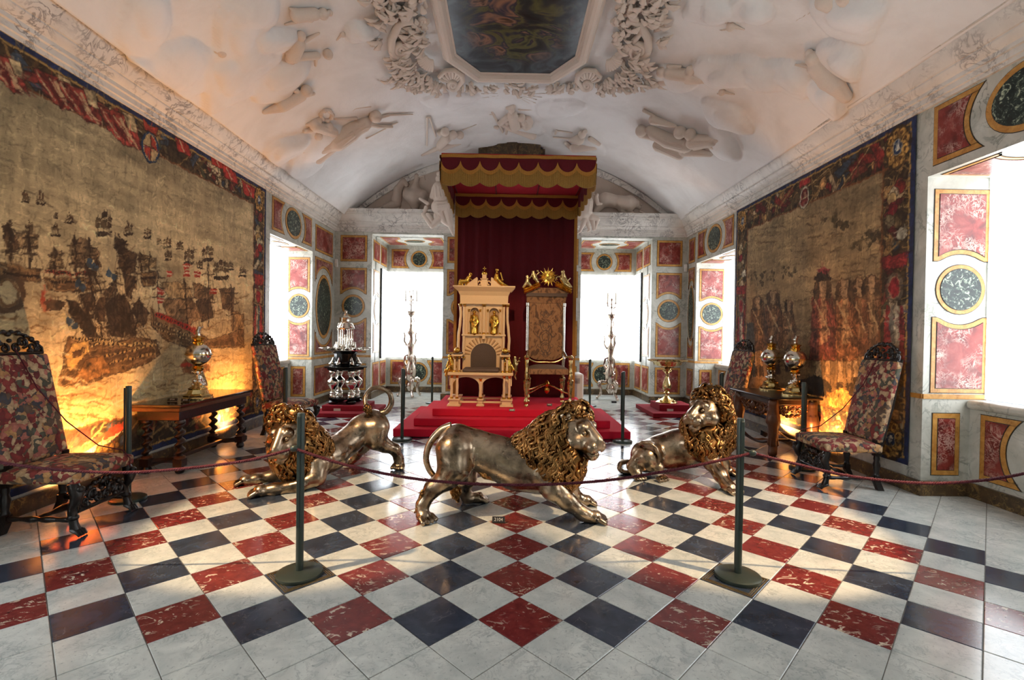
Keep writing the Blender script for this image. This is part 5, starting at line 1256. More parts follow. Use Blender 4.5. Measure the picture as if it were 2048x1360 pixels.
def make_chair():
    """faces +x, origin on the floor under the middle of the seat"""
    r = thing('high_back_chair', '', 'chair', (0, 0, 0), 0, 'floral high-backed chairs along the walls')
    hw = .29
    obj('seat', cushion(-.26, .29, -hw, hw, .375, .455, .035), 'floral_tapestry', r, 60, .018)
    lean = Matrix.Rotation(R_(-12), 4, 'Y'); lean.translation = Vector((-.245, 0, .50))
    L = np.array(lean)
    obj('backrest', cushion(-.03, .79, -.275, .275, -.035, .025, .022).xf(np.array(Matrix(((0, 0, 1, 0), (0, 1, 0, 0), (1, 0, 0, 0), (0, 0, 0, 1))))).xf(L), 'floral_tapestry', r, 60, .016)
    def pl(s, t): return tuple((L @ np.array([0.0, s, t + .80, 1]))[:3])
    obj('carved_crest', carved(pl, .50, .17, .0115), 'wood_black', r, 60)
    def pl2(s, t): return tuple((L @ np.array([.0, s, t - .085, 1]))[:3])
    obj('back_rail', carved(pl2, .50, .055, .008, False), 'wood_black', r, 60)
    for s in (-1, 1):
        x = .245; y = s * .255
        # front leg: scrolled, ending in a claw foot
        g = G().tube([(x, y, .375), (x + .015, y, .335), (x + .035, y, .30), (x + .02, y, .25), (x - .005, y, .20), (x, y, .14), (x + .01, y, .09), (x + .02, y, .045)], [.034, .040, .046, .034, .026, .030, .026, .034], 10)
        g.ball((x + .055, y, .335), (.026, .030, .026), 10, 7); g.lathe([(.03, .115), (.036, .125), (.036, .14), (.028, .15)], (x + .002, y, 0), 10)
        for k in range(4): g.tube([(x + .01, y + (k - 1.5) * .014, .05), (x + .05, y + (k - 1.5) * .020, .035), (x + .075, y + (k - 1.5) * .022, .008)], [.014, .013, .007], 6)
        obj('leg', g, 'wood_black', r, 50)
        yb = s * .235
        g = G().lathe([(.024, .135), (.03, .15), (.022, .17), (.028, .21), (.034, .25), (.022, .29), (.028, .31), (.024, .345)], (-.235, yb, 0), 12).box(-.265, -.205, yb - .028, yb + .028, .34, .50).box(-.262, -.208, yb - .026, yb + .026, .085, .14)
        g.hexa([(-.30, yb - .026, .001), (-.245, yb - .026, .001), (-.245, yb + .026, .001), (-.30, yb + .026, .001)], [(-.262, yb - .026, .09), (-.208, yb - .026, .09), (-.208, yb + .026, .09), (-.262, yb + .026, .09)])
        obj('leg', g, 'wood_black', r, 40)
        obj('side_stretcher', G().tube([(-.22 + .46 * t, s * (.235 + .02 * t), .115) for t in np.linspace(0, 1, 17)], [.016, .022, .014, .02, .026, .014, .026, .02, .014, .022, .016], 9), 'wood_black', r, 50)
        obj('back_stile', G().tube([(L @ np.array([-.02, s * .26, -.12, 1]))[:3], (L @ np.array([-.035, s * .26, .35, 1]))[:3], (L @ np.array([-.02, s * .25, .82, 1]))[:3]], .018, 6), 'wood_black', r, 50)
    obj('cross_stretcher', G().tube([(-.02, -.24 + .48 * t, .115) for t in np.linspace(0, 1, 17)], [.014, .02, .014, .024, .03, .024, .014, .02, .014], 9), 'wood_black', r, 50)
    obj('carved_stretcher', carved(lambda s, t: (.25 + .0 * s, s, t + .165), .45, .17, .0125), 'wood_black', r, 60)
    return r
proto = make_chair()
chairs = [((-3.43, 1.44, 0), 2, 'floral tapestry chair with dark carved crest at the left edge, nearest'), ((3.36, 2.72, 0), 176, 'floral tapestry chair with dark carved crest at right beside the marble pier'),
          ((-3.25, 4.86, 0), -6, 'floral tapestry chair beyond the left table, under the left window'), ((3.22, 5.30, 0), 186, 'floral tapestry chair beyond the two globe cups, partly hidden by lion')]
for i, (loc, rz, lab) in enumerate(chairs):
    c = proto if i == 0 else copy_tree(proto)
    c.location = loc; c.rotation_euler = (0, 0, R_(rz)); c['label'] = lab
for (loc, rz, lab), nm in zip(chairs[:2], ('left', 'right')):
    M_ = np.array(Matrix.Translation(loc) @ Matrix.Rotation(R_(rz), 4, 'Z'))
    s = 1 if nm == 'left' else -1
    pts = [(-.375, -.02 * s, 1.33), (-.28, .06 * s, 1.02), (-.12, .13 * s, .75), (.07, .20 * s, .545), (.25, .215 * s, .502), (.306, .215 * s, .44), (.307, .21 * s, .37)]
    tag(obj('barrier_line', G().tube([(M_ @ np.array([*p, 1]))[:3] for p in pts], .0045, 6), 'rope_red', None, 179), 'thin dark red cord strung across the %s front chair' % nm, 'cord')

# ------------------------------------------------------------------ tables
tlb = (-3.66, 3.33, 0)
t1 = Th('walnut_table', 'dark walnut table with twisted legs in front of the ship tapestry', 'table', tlb)
x0, x1, y0, y1, zt_ = -3.89, -3.36, 2.62, 4.02, .725
t1.add('tabletop', G().box(x0, x1, y0, y1, zt_ - .03, zt_), 'polished_top' if 'polished_top' in MATS else 'wood_dark', None, 35, .006)
t1.add('top_moulding', G().box(x0 + .02, x1 - .02, y0 + .02, y1 - .02, zt_ - .075, zt_ - .031), 'wood_brown', None, 35, .008)
t1.add('apron', G().box(x0 + .05, x1 - .05, y0 + .06, y1 - .06, zt_ - .17, zt_ - .076), 'wood_black', None, 35, .006)
lx, ly = (x0 + .10, x1 - .09), (y0 + .13, y1 - .13)
for lx_ in lx:
    for ly_ in ly:
        g = G(); m, n = 46, 12; a = np.linspace(0, 2 * np.pi, n, endpoint=False); z0, z1 = .15, zt_ - .20; V = []
        for i in range(m):
            t = i / (m - 1); ph = t * 2 * math.pi * 4.2; rr_ = .046 * (1 - .12 * abs(2 * t - 1))
            V += [(lx_ + .016 * math.cos(ph) + rr_ * .8 * math.cos(b), ly_ + .016 * math.sin(ph) + rr_ * .8 * math.sin(b), z0 + (z1 - z0) * t) for b in a]
        g.add(V, [(i * n + j, i * n + (j + 1) % n, (i + 1) * n + (j + 1) % n, (i + 1) * n + j) for i in range(m - 1) for j in range(n)])
        g.box(lx_ - .045, lx_ + .045, ly_ - .045, ly_ + .045, .075, .15).lathe([(.03, z1 - .01), (.05, z1), (.052, z1 + .012), (.044, z1 + .03)], (lx_, ly_, 0), 14)
        lg = t1.add('leg', g, 'wood_dark', None, 45)
        f = obj('bun_foot', G().lathe([(.02, .001), (.04, .012), (.048, .035), (.04, .06), (.03, .075)], (lx_, ly_, 0), 14), 'wood_black', lg)
        obj('gilt_collar', G().lathe([(.038, .15), (.053, .155), (.053, .172), (.04, .18)], (lx_, ly_, 0), 14), 'wood_brown', lg)
yc = (ly[0] + ly[1]) / 2; xc = (lx[0] + lx[1]) / 2
for y in ly: t1.add('stretcher', G().tube([(lx[0], y, .11), (xc - .05, y + (.10 if y < yc else -.10), .11), (xc + .05, y + (.10 if y < yc else -.10), .11), (lx[1], y, .11)], .028, 4), 'wood_dark', None, 30)
t1.add('stretcher', G().box(xc - .022, xc + .022, ly[0] + .09, ly[1] - .09, .09, .13), 'wood_dark', None, 35, .006)

trb = (3.53, 4.3, 0)
t2 = Th('carved_console_table', 'dark table on carved figure legs in front of the figure tapestry', 'table', trb)
x0, x1, y0, y1, zt2 = 3.20, 3.87, 3.74, 4.86, .745
t2.add('tabletop', G().box(x0, x1, y0, y1, zt2 - .028, zt2), 'wood_black', None, 35, .008)
t2.add('apron', G().box(x0 + .08, x1 - .04, y0 + .08, y1 - .08, zt2 - .10, zt2 - .029), 'wood_dark', None, 35, .006)
for x, y, sy in ((x0 + .10, y0 + .10, 1), (x0 + .10, y1 - .10, -1), (x1 - .08, y0 + .10, 1), (x1 - .08, y1 - .10, -1)):
    s = Sdf(.03)
    s.cap((x, y, .68), (x, y, .60), .055, .05); s.ball((x - .01, y - .015, .655), .052); s.cap((x, y, .58), (x, y, .44), .062, .075); s.cap((x, y, .44), (x, y, .26), .075, .055); s.cap((x, y, .26), (x, y, .10), .052, .042); s.cap((x, y, .1), (x - .01, y - .01, .035), .05, .055)
    for k in range(8):
        a = k * .785; s.cap((x + .06 * math.cos(a), y + .06 * math.sin(a), .50), (x + .05 * math.cos(a + .4), y + .05 * math.sin(a + .4), .30), .018, .012, .01)
        s.cap((x + .048 * math.cos(a), y + .048 * math.sin(a), .24), (x + .055 * math.cos(a), y + .055 * math.sin(a), .14), .012, .016, .01)
    s.cap((x, y + sy * .05, .60), (x, y + sy * .16, .66), .03, .02); s.cap((x - .045, y, .56), (x - .06, y + sy * .03, .42), .02, .016)
    t2.add('carved_leg', s.mesh(.011), 'wood_brown' if x < 3.5 else 'wood_dark', None, 179)
def plq(y): return (x0 + .10, y, 0)
g = carved(lambda s, t: (x0 + .10, (y0 + y1) / 2 + s, zt2 - .10 - t), .74, .17, .016); t2.add('carved_frieze', g, 'wood_brown', None, 60)
g = carved(lambda s, t: ((x0 + x1) / 2 + s, y0 + .10, zt2 - .10 - t), .40, .15, .014); t2.add('carved_frieze', g, 'wood_brown', None, 60)
for x in (x0 + .10, x1 - .08): t2.add('stretcher', G().tube([(x, y0 + .1 + (y1 - y0 - .2) * t, .10 + .10 * abs(2 * t - 1) ** 2 - .0) for t in np.linspace(0, 1, 15)], [.03, .022, .018, .022, .03], 8), 'wood_dark')
t2.add('stretcher', G().tube([(x0 + .10 + (x1 - x0 - .18) * t, (y0 + y1) / 2, .10) for t in np.linspace(0, 1, 8)], .02, 8), 'wood_dark')
t2.add('gilt_frieze_mask', G().ball((x0 + .075, (y0 + y1) / 2, zt2 - .17), (.03, .05, .06), 12, 8), 'wood_brown')

# ------------------------------------------------------------------ globe cups on the tables
def globe_cup(label, p, H, R, hub, seed, tall=False):
    """p: foot centre, H: total height, R: globe radius, hub: height of the globe's centre"""
    q = Th('globe_cup', label, 'globe cup', p, 'silver globe cups on the side tables'); x, y, z = p
    fr = R * 1.12
    q.add('foot', G().lathe([(fr, z + .001), (fr, z + .015), (fr * .94, z + .025), (fr * .97, z + .04), (fr * .72, z + .06), (fr * .60, z + .10), (fr * .66, z + .115), (fr * .38, z + .14), (fr * .22, z + .165)], (x, y, 0), 28, 8, .05), 'gilt_silver')
    s = Sdf(.018); r_ = random.Random(seed); zb = z + .15; zt = z + hub - R - .05; hh = zt - zb
    s.cap((x, y, zb), (x + .012, y, zb + hh * .45), .032, .026); s.cap((x + .012, y, zb + hh * .45), (x, y, zb + hh * .75), .028, .024); s.ball((x - .005, y - .012, zb + hh * .88), .026)
    for a, b in ((-1, 1), (1, -1)): s.cap((x + a * .025, y, zb + hh * .66), (x + a * .05, y - .02, zb + hh * .9), .012, .010); s.cap((x + a * .05, y - .02, zb + hh * .9), (x + a * .02, y, zt), .010, .008)
    for k in range(7): a = k * .9; s.ball((x + .05 * math.cos(a), y + .05 * math.sin(a), zb + r_.uniform(0, hh * .35)), r_.uniform(.018, .03))
    q.add('figure_stem', s.mesh(.008), 'silver', None, 179)
    q.add('collar', G().lathe([(.02, zt - .005), (R * .42, zt + .008), (R * .5, zt + .02), (R * .36, zt + .035), (R * .45, zt + .055)], (x, y, 0), 20, 10, .05), 'gold')
    q.add('globe', G().ball((x, y, z + hub), (R, R, R * .97), 28, 18), 'silver')
    q.add('equator_band', G().lathe([(R * 1.0, z + hub - .008), (R * 1.02, z + hub - .006), (R * 1.02, z + hub + .006), (R * 1.0, z + hub + .008)], (x, y, 0), 32), 'gilt_silver')
    for a in (0, math.pi): q.add('globe_knob', G().lathe([(.016, 0), (.012, .01), (.004, .03), (.001, .034)], (0, 0, 0), 10).xf(np.array(Matrix.Translation((x + R * math.cos(a), y + R * math.sin(a), z + hub)) @ Matrix.Rotation(a, 4, 'Z') @ Matrix.Rotation(R_(90), 4, 'Y'))), 'silver')
    zc = z + hub + R * .93
    q.add('crown', G().lathe([(R * .35, zc - .01), (R * .44, zc + .012), (R * .30, zc + .028), (R * .40, zc + .05), (R * .5, zc + .062), (R * .2, zc + .075), (.012, zc + .09)], (x, y, 0), 20, 10, .07), 'gold')
    zf = zc + .085; hf = z + H - zf; s = Sdf(.012)
    s.cap((x, y, zf), (x - .004, y, zf + hf * .45), .016, .018); s.cap((x - .004, y, zf + hf * .45), (x + .004, y, zf + hf * .7), .02, .018); s.ball((x + .006, y, zf + hf * .85), .017); s.cap((x + .01, y, zf + hf * .66), (x + .045, y, zf + hf * .95), .009, .007); s.cap((x - .012, y, zf + hf * .62), (x - .03, y, zf + hf * .45), .009, .007); s.cap((x, y, zf), (x - .02, y, zf - .02), .012, .012)
    q.add('finial_figure', s.mesh(.006), 'silver', None, 179)
pL = on(2, .725, 396, 797); globe_cup('silver globe cup with a dancing figure on top, alone on walnut table', (pL[0], min(pL[1], 3.6), .726), .80, .128, .49, 1)
pA, pB = on(2, .745, 1541, 780), on(2, .745, 1589, 791)
globe_cup('silver globe cup farther from camera on the carved console table', (pA[0], pA[1], .746), .78, .135, .47, 2); globe_cup('silver globe cup nearer to camera on the carved console table', (pB[0], pB[1], .746), .78, .135, .47, 3)

# ------------------------------------------------------------------ red plinths, silver fountain, tazza
def plinth(label, x0, x1, y0, y1, z1, u0, u1, v0, v1, z2, nm):
    q = Th('velvet_plinth', label, 'plinth', ((x0 + x1) / 2, (y0 + y1) / 2, 0), 'red velvet plinths beside the dais')
    q.add('lower_tier', G().box(x0, x1, y0, y1, .001, z1), 'velvet_plinth', None, 35, .008)
    q.add('upper_tier', G().box(u0, u1, v0, v1, z1, z2), 'velvet_plinth', None, 35, .008)
    return q
plain('velvet_plinth', S(140, 10, 30), .95, 0, .3, 120, .2)
plinth('two-tier dark red velvet plinth under the tall silver fountain', -3.50, -2.45, 6.14, 7.30, .075, -3.37, -2.62, 6.40, 7.10, .17, 1)
plinth('two-tier dark red velvet plinth under the gilt dish', 2.60, 3.62, 6.58, 7.80, .08, 2.80, 3.42, 6.86, 7.46, .20, 2)
fx_, fy_ = at(690, 800, 6.75)[0], 6.75
fo = Th('silver_fountain', 'tall silver and black table fountain with a small domed temple', 'fountain', (fx_, fy_, .17)); z = .171
fo_s = 9.06 / 977
def fz(v): return at(690, 590 + v * .1691, fy_)[2]
for sx in (-1, 1):
    for sy in (-1, 1): fo.add('bun_foot', G().lathe([(.05, z), (.085, z + .012), (.095, z + .04), (.07, z + .07), (.05, z + .085)], (fx_ + sx * .16, fy_ + sy * .16, 0), 18), 'black_lacquer')
zp0 = z + .086
fo.add('base_plate', G().lathe([(.30, zp0), (.31, zp0 + .01), (.31, zp0 + .03), (.27, zp0 + .04)], (fx_, fy_, 0), 8), 'black_lacquer', None, 20)
zv0, zv1 = zp0 + .041, fz(885)
for sx in (-1, 1):
    for sy in (-1, 1):
        h = zv1 - zv0; pr = [(.062, 0), (.062, .10), (.05, .115), (.058, .13), (.062, .16), (.05, .19), (.03, .22), (.045, .25), (.03, .27), (.05, .33), (.095, .47), (.105, .55), (.095, .62), (.05, .70), (.036, .75), (.05, .78), (.04, .80), (.06, .83), (.07, .98), (.06, 1.0)]
        fo.add('baluster_vase', G().lathe([(r, zv0 + t * h) for r, t in pr], (fx_ + sx * .165, fy_ + sy * .165, 0), 20, 8, .03), 'silver', None, 60)
zt0 = zv1 + .001
fo.add('middle_plate', G().lathe([(.30, zt0), (.34, zt0 + .012), (.34, zt0 + .035), (.40, zt0 + .05), (.40, zt0 + .068), (.37, zt0 + .076)], (fx_, fy_, 0), 8), 'black_lacquer', None, 20)
zd0, zd1 = zt0 + .077, fz(672)
fo.add('drum', G().lathe([(.26, zd0), (.27, zd0 + .015), (.21, zd0 + .05), (.195, zd0 + .08), (.20, zd1 - .03), (.23, zd1)], (fx_, fy_, 0), 12), 'black_lacquer', None, 25)
for k in range(6):
    a = k * math.pi / 3 + .3; ss = Sdf(.015); c = np.array([fx_ + .225 * math.cos(a), fy_ + .225 * math.sin(a), zd0 + .055]); ss.ball(c, .04); ss.cap(c + [.02 * math.cos(a), .02 * math.sin(a), -.01], c + [.05 * math.cos(a), .05 * math.sin(a), -.02], .025, .018); ss.cap(c + [0, 0, .02], c + [-.02 * math.cos(a), -.02 * math.sin(a), .1], .028, .014); fo.add('dolphin_mount', ss.mesh(.01), 'silver', None, 179)
fo.add('basin', G().lathe([(.18, zd1), (.28, zd1 + .01), (.38, zd1 + .035), (.41, zd1 + .03), (.415, zd1 + .042), (.36, zd1 + .06), (.26, zd1 + .05), (.05, zd1 + .045)], (fx_, fy_, 0), 48, 12, .05), 'silver', None, 60)
for k in range(16):
    a = k * math.pi / 8; g = G(); leafmesh(g, np.array([fx_ + .30 * math.cos(a), fy_ + .30 * math.sin(a), zd1 + .045]), ez, np.array([math.cos(a), math.sin(a), 0]), .16, .05, .14)
    o = fo.add('basin_leaf', g, 'silver', None, 60); m_ = o.modifiers.new('t', 'SOLIDIFY'); m_.thickness = .012
zb = zd1 + .05; zr = fz(405)
fo.add('temple_base', G().lathe([(.19, zb), (.19, zb + .03), (.16, zb + .05), (.15, zb + .07)], (fx_, fy_, 0), 12), 'silver')
for k in range(6):
    a = k * math.pi / 3 + .5; px, py = fx_ + .12 * math.cos(a), fy_ + .12 * math.sin(a)
    fo.add('temple_column', G().lathe([(.026, zb + .07), (.026, zb + .085), (.018, zb + .10), (.02, (zb + zr) / 2), (.016, zr - .03), (.028, zr - .01), (.03, zr)], (px, py, 0), 10), 'silver')
    fo.add('column_finial', G().lathe([(.03, zr + .03), (.036, zr + .05), (.015, zr + .075), (.022, zr + .09), (.002, zr + .12)], (px, py, 0), 10), 'silver')
    a += .52; s = Sdf(.012); px, py = fx_ + .17 * math.cos(a), fy_ + .17 * math.sin(a); s.cap((px, py, zb), (px, py, zb + .09), .028, .02); s.ball((px, py, zb + .12), .02); s.cap((px - .02, py, zb + .085), (px - .04, py, zb + .05), .01, .008); fo.add('figurine', s.mesh(.009), 'silver', None, 179)
s = Sdf(.015); s.cap((fx_, fy_, zb + .05), (fx_, fy_, zb + .20), .035, .025); s.ball((fx_, fy_ - .005, zb + .25), .028); s.cap((fx_ - .03, fy_, zb + .2), (fx_ - .05, fy_ - .02, zb + .12), .014, .01); fo.add('figurine', s.mesh(.009), 'silver', None, 179)
zs_ = fz(205)
hh = zs_ - zr
fo.add('dome', G().lathe([(.16, zr), (.165, zr + .02), (.15, zr + .03), (.13, zr + .08), (.10, zr + .12), (.105, zr + .135), (.085, zr + .145), (.08, zr + .20), (.088, zr + .215), (.06, zr + .24), (.035, zr + .26), (.04, zr + .275), (.02, zr + .29), (.028, zr + .32), (.018, zr + .35), (.008, zs_)], (fx_, fy_, 0), 24, 6, .06), 'silver')

px_, py_ = at(1333, 812, 7.15)[0], 7.15
tz = Th('gilt_tazza', 'wide gilt silver dish raised on a pear-shaped stem', 'tazza', (px_, py_, .20)); z = .201
def tzz(v): return at(1333, 590 + v * .1764, py_)[2]
hz_ = tzz(745) - z
pr = [(.20, 0), (.205, .02), (.17, .05), (.12, .08), (.06, .13), (.038, .17), (.036, .22), (.055, .24), (.035, .27), (.06, .30), (.085, .36), (.082, .42), (.06, .50), (.035, .60), (.026, .68), (.045, .71), (.03, .74), (.05, .78), (.08, .82)]
tz.add('stem', G().lathe([(r, z + t * hz_) for r, t in pr], (px_, py_, 0), 28, 8, .04), 'gilt_silver', None, 60)
zd = z + .82 * hz_
tz.add('dish', G().lathe([(.06, zd), (.16, zd + .04), (.25, zd + .07), (.27, zd + .12), (.37, zd + .15), (.372, zd + .165), (.28, zd + .145), (.22, zd + .10), (.02, zd + .08)], (px_, py_, 0), 48, 16, .025), 'gilt_silver', None, 60)
for k in range(4):
    a = k * 1.57 + .6; g = G(); scroll(g, (.075, zd - .045), .035, 1.3, 1.5, 1, lambda s, t: (px_ + s * math.cos(a), py_ + s * math.sin(a), t), .009); tz.add('scroll_bracket', g, 'gilt_silver')
    tz.add('foot_mount', G().ball((px_ + .165 * math.cos(a), py_ + .165 * math.sin(a), z + .05), (.03, .03, .02), 10, 6), 'gilt_silver')

# ------------------------------------------------------------------ silver candle stands in the bays
def candle_stand(label, x, y, s):
    q = Th('candle_stand', label, 'candelabrum', (x, y, 0), 'silver candle stands in the window bays')
    for k in range(3):
        a = k * 2.0944 - 1.2; c, sn = math.cos(a), math.sin(a)
        pt = lambda r, z: (x + r * c, y + r * sn, z)
        g = G().tube([pt(.10, .40), pt(.20, .42), pt(.26, .34), pt(.21, .22), pt(.22, .12), pt(.29, .03), pt(.31, .035)], [.03, .04, .045, .035, .03, .03, .02], 9); g.ball(pt(.25, .38), .05, 10, 7); g.ball(pt(.30, .035), .034, 10, 7)
        q.add('scroll_leg', g, 'silver_pink')
        g = G().tube([pt(.06, .98), pt(.13, .94), pt(.15, .80), pt(.09, .66), pt(.12, .56), pt(.16, .62)], [.018, .026, .03, .026, .024, .016], 8); q.add('scroll_bracket', g, 'silver_pink')
        g = G().tube([pt(.05, 1.16), pt(.10, 1.20), pt(.155, 1.30), pt(.14, 1.42), pt(.16, 1.48), pt(.14, 1.50)], [.02, .024, .022, .018, .016, .01], 8); q.add('handle', g, 'silver_pink')
        g = G().tube([pt(.035, 1.68), pt(.08, 1.71), pt(.10, 1.76), pt(.07, 1.83), pt(.03, 1.86)], [.008, .010, .010, .009, .007], 7); q.add('loop', g, 'silver_pink')
    q.add('shaft', G().lathe([(.04, .14), (.06, .18), (.10, .24), (.085, .30), (.06, .36), (.10, .42), (.12, .50), (.13, .60), (.11, .70), (.07, .78), (.06, .86), (.085, .92), (.065, .97), (.06, 1.06), (.075, 1.14), (.09, 1.2), (.05, 1.26), (.03, 1.32), (.022, 1.40), (.08, 1.47), (.085, 1.50), (.05, 1.53), (.03, 1.62), (.04, 1.66), (.022, 1.70), (.018, 1.84), (.04, 1.87), (.07, 1.90), (.085, 1.96), (.07, 1.99)], (x, y, 0), 20, 6, .06), 'silver_pink', None, 60)
    g = G()
    for k in range(9):
        a = k * .698; n_ = ez
        leafmesh(g, np.array([x + .05 * math.cos(a), y + .05 * math.sin(a), 1.955]), n_, np.array([math.cos(a), math.sin(a), 0]), .13, .035, .12)
    lo = q.add('leaf_pan', g, 'silver_pink', None, 60); m_ = lo.modifiers.new('t', 'SOLIDIFY'); m_.thickness = .006
    q.add('branch_stem', G().lathe([(.03, 1.99), (.016, 2.02), (.012, 2.10), (.022, 2.13), (.012, 2.17), (.026, 2.22), (.012, 2.27), (.02, 2.30), (.03, 2.33), (.01, 2.36)], (x, y, 0), 12), 'silver_pink')
    for k in range(4):
        a = k * 1.5708 + .5; c, sn = math.cos(a), math.sin(a); pt = lambda r, z: (x + r * c, y + r * sn, z)
        b = q.add('branch', G().tube([pt(.015, 2.16), pt(.06, 2.12), pt(.12, 2.16), pt(.13, 2.22)], [.008, .009, .009, .01], 7), 'silver_pink')
        obj('candle_socket', G().lathe([(.03, 2.22), (.032, 2.226), (.014, 2.232), (.016, 2.26)], pt(.13, 0), 10), 'silver_pink', b)
        obj('candle', G().lathe([(.0105, 2.26), (.0105, 2.48), (.003, 2.485)], pt(.13, 0), 8), 'wax', b)
plain('wax', S(226, 214, 190), .5); metal('silver_pink', S(226, 208, 194), .17, .2, 24, .5)
pc, pd = on(2, 0, 816, 796), on(2, 0, 1224, 803)
candle_stand('tall silver candle stand on scroll feet in the left window bay', pc[0], 9.05, 1)
candle_stand('tall silver candle stand on scroll feet in the right window bay', pd[0] + .03, 9.05, 1)

# floor uplighters that make the orange glow on the hangings
for (x, y, z), lab in zip(UPLIGHTS, ('small black floor uplighter behind the near left chair', 'small black floor uplighter beyond the walnut table', 'small black floor uplighter between console table and right chair', 'small black floor uplighter under the far end of console table')):
    w = -1 if x < 0 else 1; u_ = Th('floor_uplighter', lab, 'lamp', (x, y, 0), 'floor uplighters along the walls')
    u_.add('can', G().lathe([(.045, .001), (.05, .01), (.05, .05), (.02, .06)], (x - w * .03, y, 0), 16), 'black_lacquer')
    u_.add('reflector', G().lathe([(.03, -.075), (.06, -.02), (.066, -.02), (.036, -.082)], (0, 0, 0), 18).xf(np.array(Matrix.Translation((x, y, z)) @ Vector((w * .28, 0, .55)).to_track_quat('Z', 'Y').to_matrix().to_4x4())), 'black_lacquer')
# ------------------------------------------------------------------ barrier posts and ropes
def make_post():
    r = thing('barrier_post', '', 'barrier post', (0, 0, 0), 0, 'dark green rope barrier posts')
    obj('base', G().lathe([(.134, .001), (.136, .006), (.134, .022), (.118, .030), (.03, .034)], (0, 0, 0), 32), 'post_green', r)
    obj('pole', G().lathe([(.0225, .034), (.0225, .985), (.021, .99), (.005, .992)], (0, 0, 0), 18), 'post_green', r)
    obj('side_rail', G().box(-.034, -.018, -.010, .010, .30, .975), 'post_dark', r, 35, .003)
    return r
pp = make_post()
posts = [((-1.338, .666), 'nearest left barrier post, standing on a framed black tile', 90), ((1.36, .689), 'nearest right barrier post, standing on a framed black tile', 90), ((-3.36, 1.945), 'barrier post right behind the near left floral chair', 20),
         ((-3.12, 4.42), 'barrier post in front of the far left floral chair', 20), ((-1.527, 4.455), 'barrier post at the front left corner of the dais', 180), ((-1.66, 8.02), 'barrier post at the back left of the dais by the bay', 90),
         ((1.66, 7.9), 'barrier post at the back right of the dais by the white cabinet', 0), ((1.547, 4.508), 'barrier post at the front right corner of the dais', 0), ((2.95, 4.55), 'barrier post behind the right lion, before the far chair', 0), ((3.30, 3.22), 'barrier post between the console table and the right chair', 180)]
for i, ((x, y), lab, rz) in enumerate(posts):
    o = pp if i == 0 else copy_tree(pp)
    o.location = (x, y, 0); o.rotation_euler = (0, 0, R_(rz)); o['label'] = lab
for k, nm in ((0, 'left'), (1, 'right')):
    x, y = posts[k][0]; s = -1 if k == 0 else 1
    # framed black insert tile under the post
    f = Th('floor_insert', 'black floor insert with brass frame under the near %s post' % nm, 'floor insert', (x, y, 0))
    cx, cy = (-3 if k == 0 else 3) * D, 1.5 * D; a = D / 2 - .004
    g = G()
    for q, t_ in ((.012, .006), (.030, .005), (.045, .004)):
        ro, ri = a - q, a - q - t_
        V = [(cx + ro * c, cy + ro * d_, zz_) for zz_ in (.0006, .0026) for c, d_ in ((1, 0), (0, 1), (-1, 0), (0, -1))] + [(cx + ri * c, cy + ri * d_, zz_) for zz_ in (.0006, .0026) for c, d_ in ((1, 0), (0, 1), (-1, 0), (0, -1))]
        F = [];
        for i in range(4): j = (i + 1) % 4; F += [(4 + i, 4 + j, 12 + j, 12 + i), (i, j, 4 + j, 4 + i), (8 + j, 8 + i, 12 + i, 12 + j)]
        g.add(V, F)
    o = f.add('brass_frame', g, 'brass', None, None)
    h = .80
    hk = at(*((585, 897) if k == 0 else (1508, 906)), y)
    q = Th('rope_hook', 'small round rope clip on the near %s post' % nm, 'rope clip', tuple(hk)) if False else None
root_posts = [o for o in COL.objects if o.name.startswith('barrier_post')]
hooks = []
for k, (u, v) in ((0, (588, 897)), (1, (1505, 906))):
    x, y = posts[k][0]; hk = at(u, v, y - .036)
    root = [o for o in root_posts if abs(o.location.x - x) < 1e-3 and abs(o.location.y - y) < 1e-3][0]
    inv = root.matrix_basis.inverted()
    g = G().tube([(x, y, hk[2] + .03), ((x + hk[0]) / 2, y, hk[2] + .012), tuple(hk)], .008, 8).ball(tuple(hk), (.024, .018, .02), 12, 8)
    g.xf(np.array(inv)); obj('rope_clip', g, 'post_green', root); hooks.append(hk)
def rope(label, pts, r=.0085):
    P = np.array(pts, float); m = len(P); T = np.linspace(0, m - 1, 120); out = []
    for t in T:
        i = int(min(max(math.floor(t), 0), m - 2)); x = t - i; a = [P[max(i - 1, 0)], P[i], P[i + 1], P[min(i + 2, m - 1)]]
        out.append(.5 * ((2 * a[1]) + (-a[0] + a[2]) * x + (2 * a[0] - 5 * a[1] + 4 * a[2] - a[3]) * x ** 2 + (-a[0] + 3 * a[1] - 3 * a[2] + a[3]) * x ** 3))
    out = np.array(out); L = np.r_[0, np.cumsum(np.linalg.norm(np.diff(out, axis=0), axis=1))]; n = 420; s = np.linspace(0, L[-1], n); Q = np.stack([np.interp(s, L, out[:, i]) for i in range(3)], 1)
    g = G()
    for ph in (0, 2.094, 4.189):
        a = s / .045 * 2 * math.pi + ph; tn = np.gradient(Q, axis=0); tn /= np.linalg.norm(tn, axis=1)[:, None]; sd_ = np.cross(tn, ez); sd_ /= np.linalg.norm(sd_, axis=1)[:, None]; up = np.cross(sd_, tn)
        g.tube(Q + r * .55 * (np.cos(a)[:, None] * sd_ + np.sin(a)[:, None] * up), r * .62, 5)
    tag(obj('barrier_rope', g, 'rope_red', None, 179), label, 'rope', 'dark red barrier ropes')
y0_ = posts[0][0][1]; y1_ = posts[1][0][1]
rope('dark red twisted rope sagging between the two near posts', [hooks[0]] + [at(u, v, y0_ - .036 + (y1_ - y0_) * i / 6) for i, (u, v) in enumerate(((700, 932), (850, 960), (1030, 970), (1200, 962), (1340, 941), (1430, 923)))] + [hooks[1]])
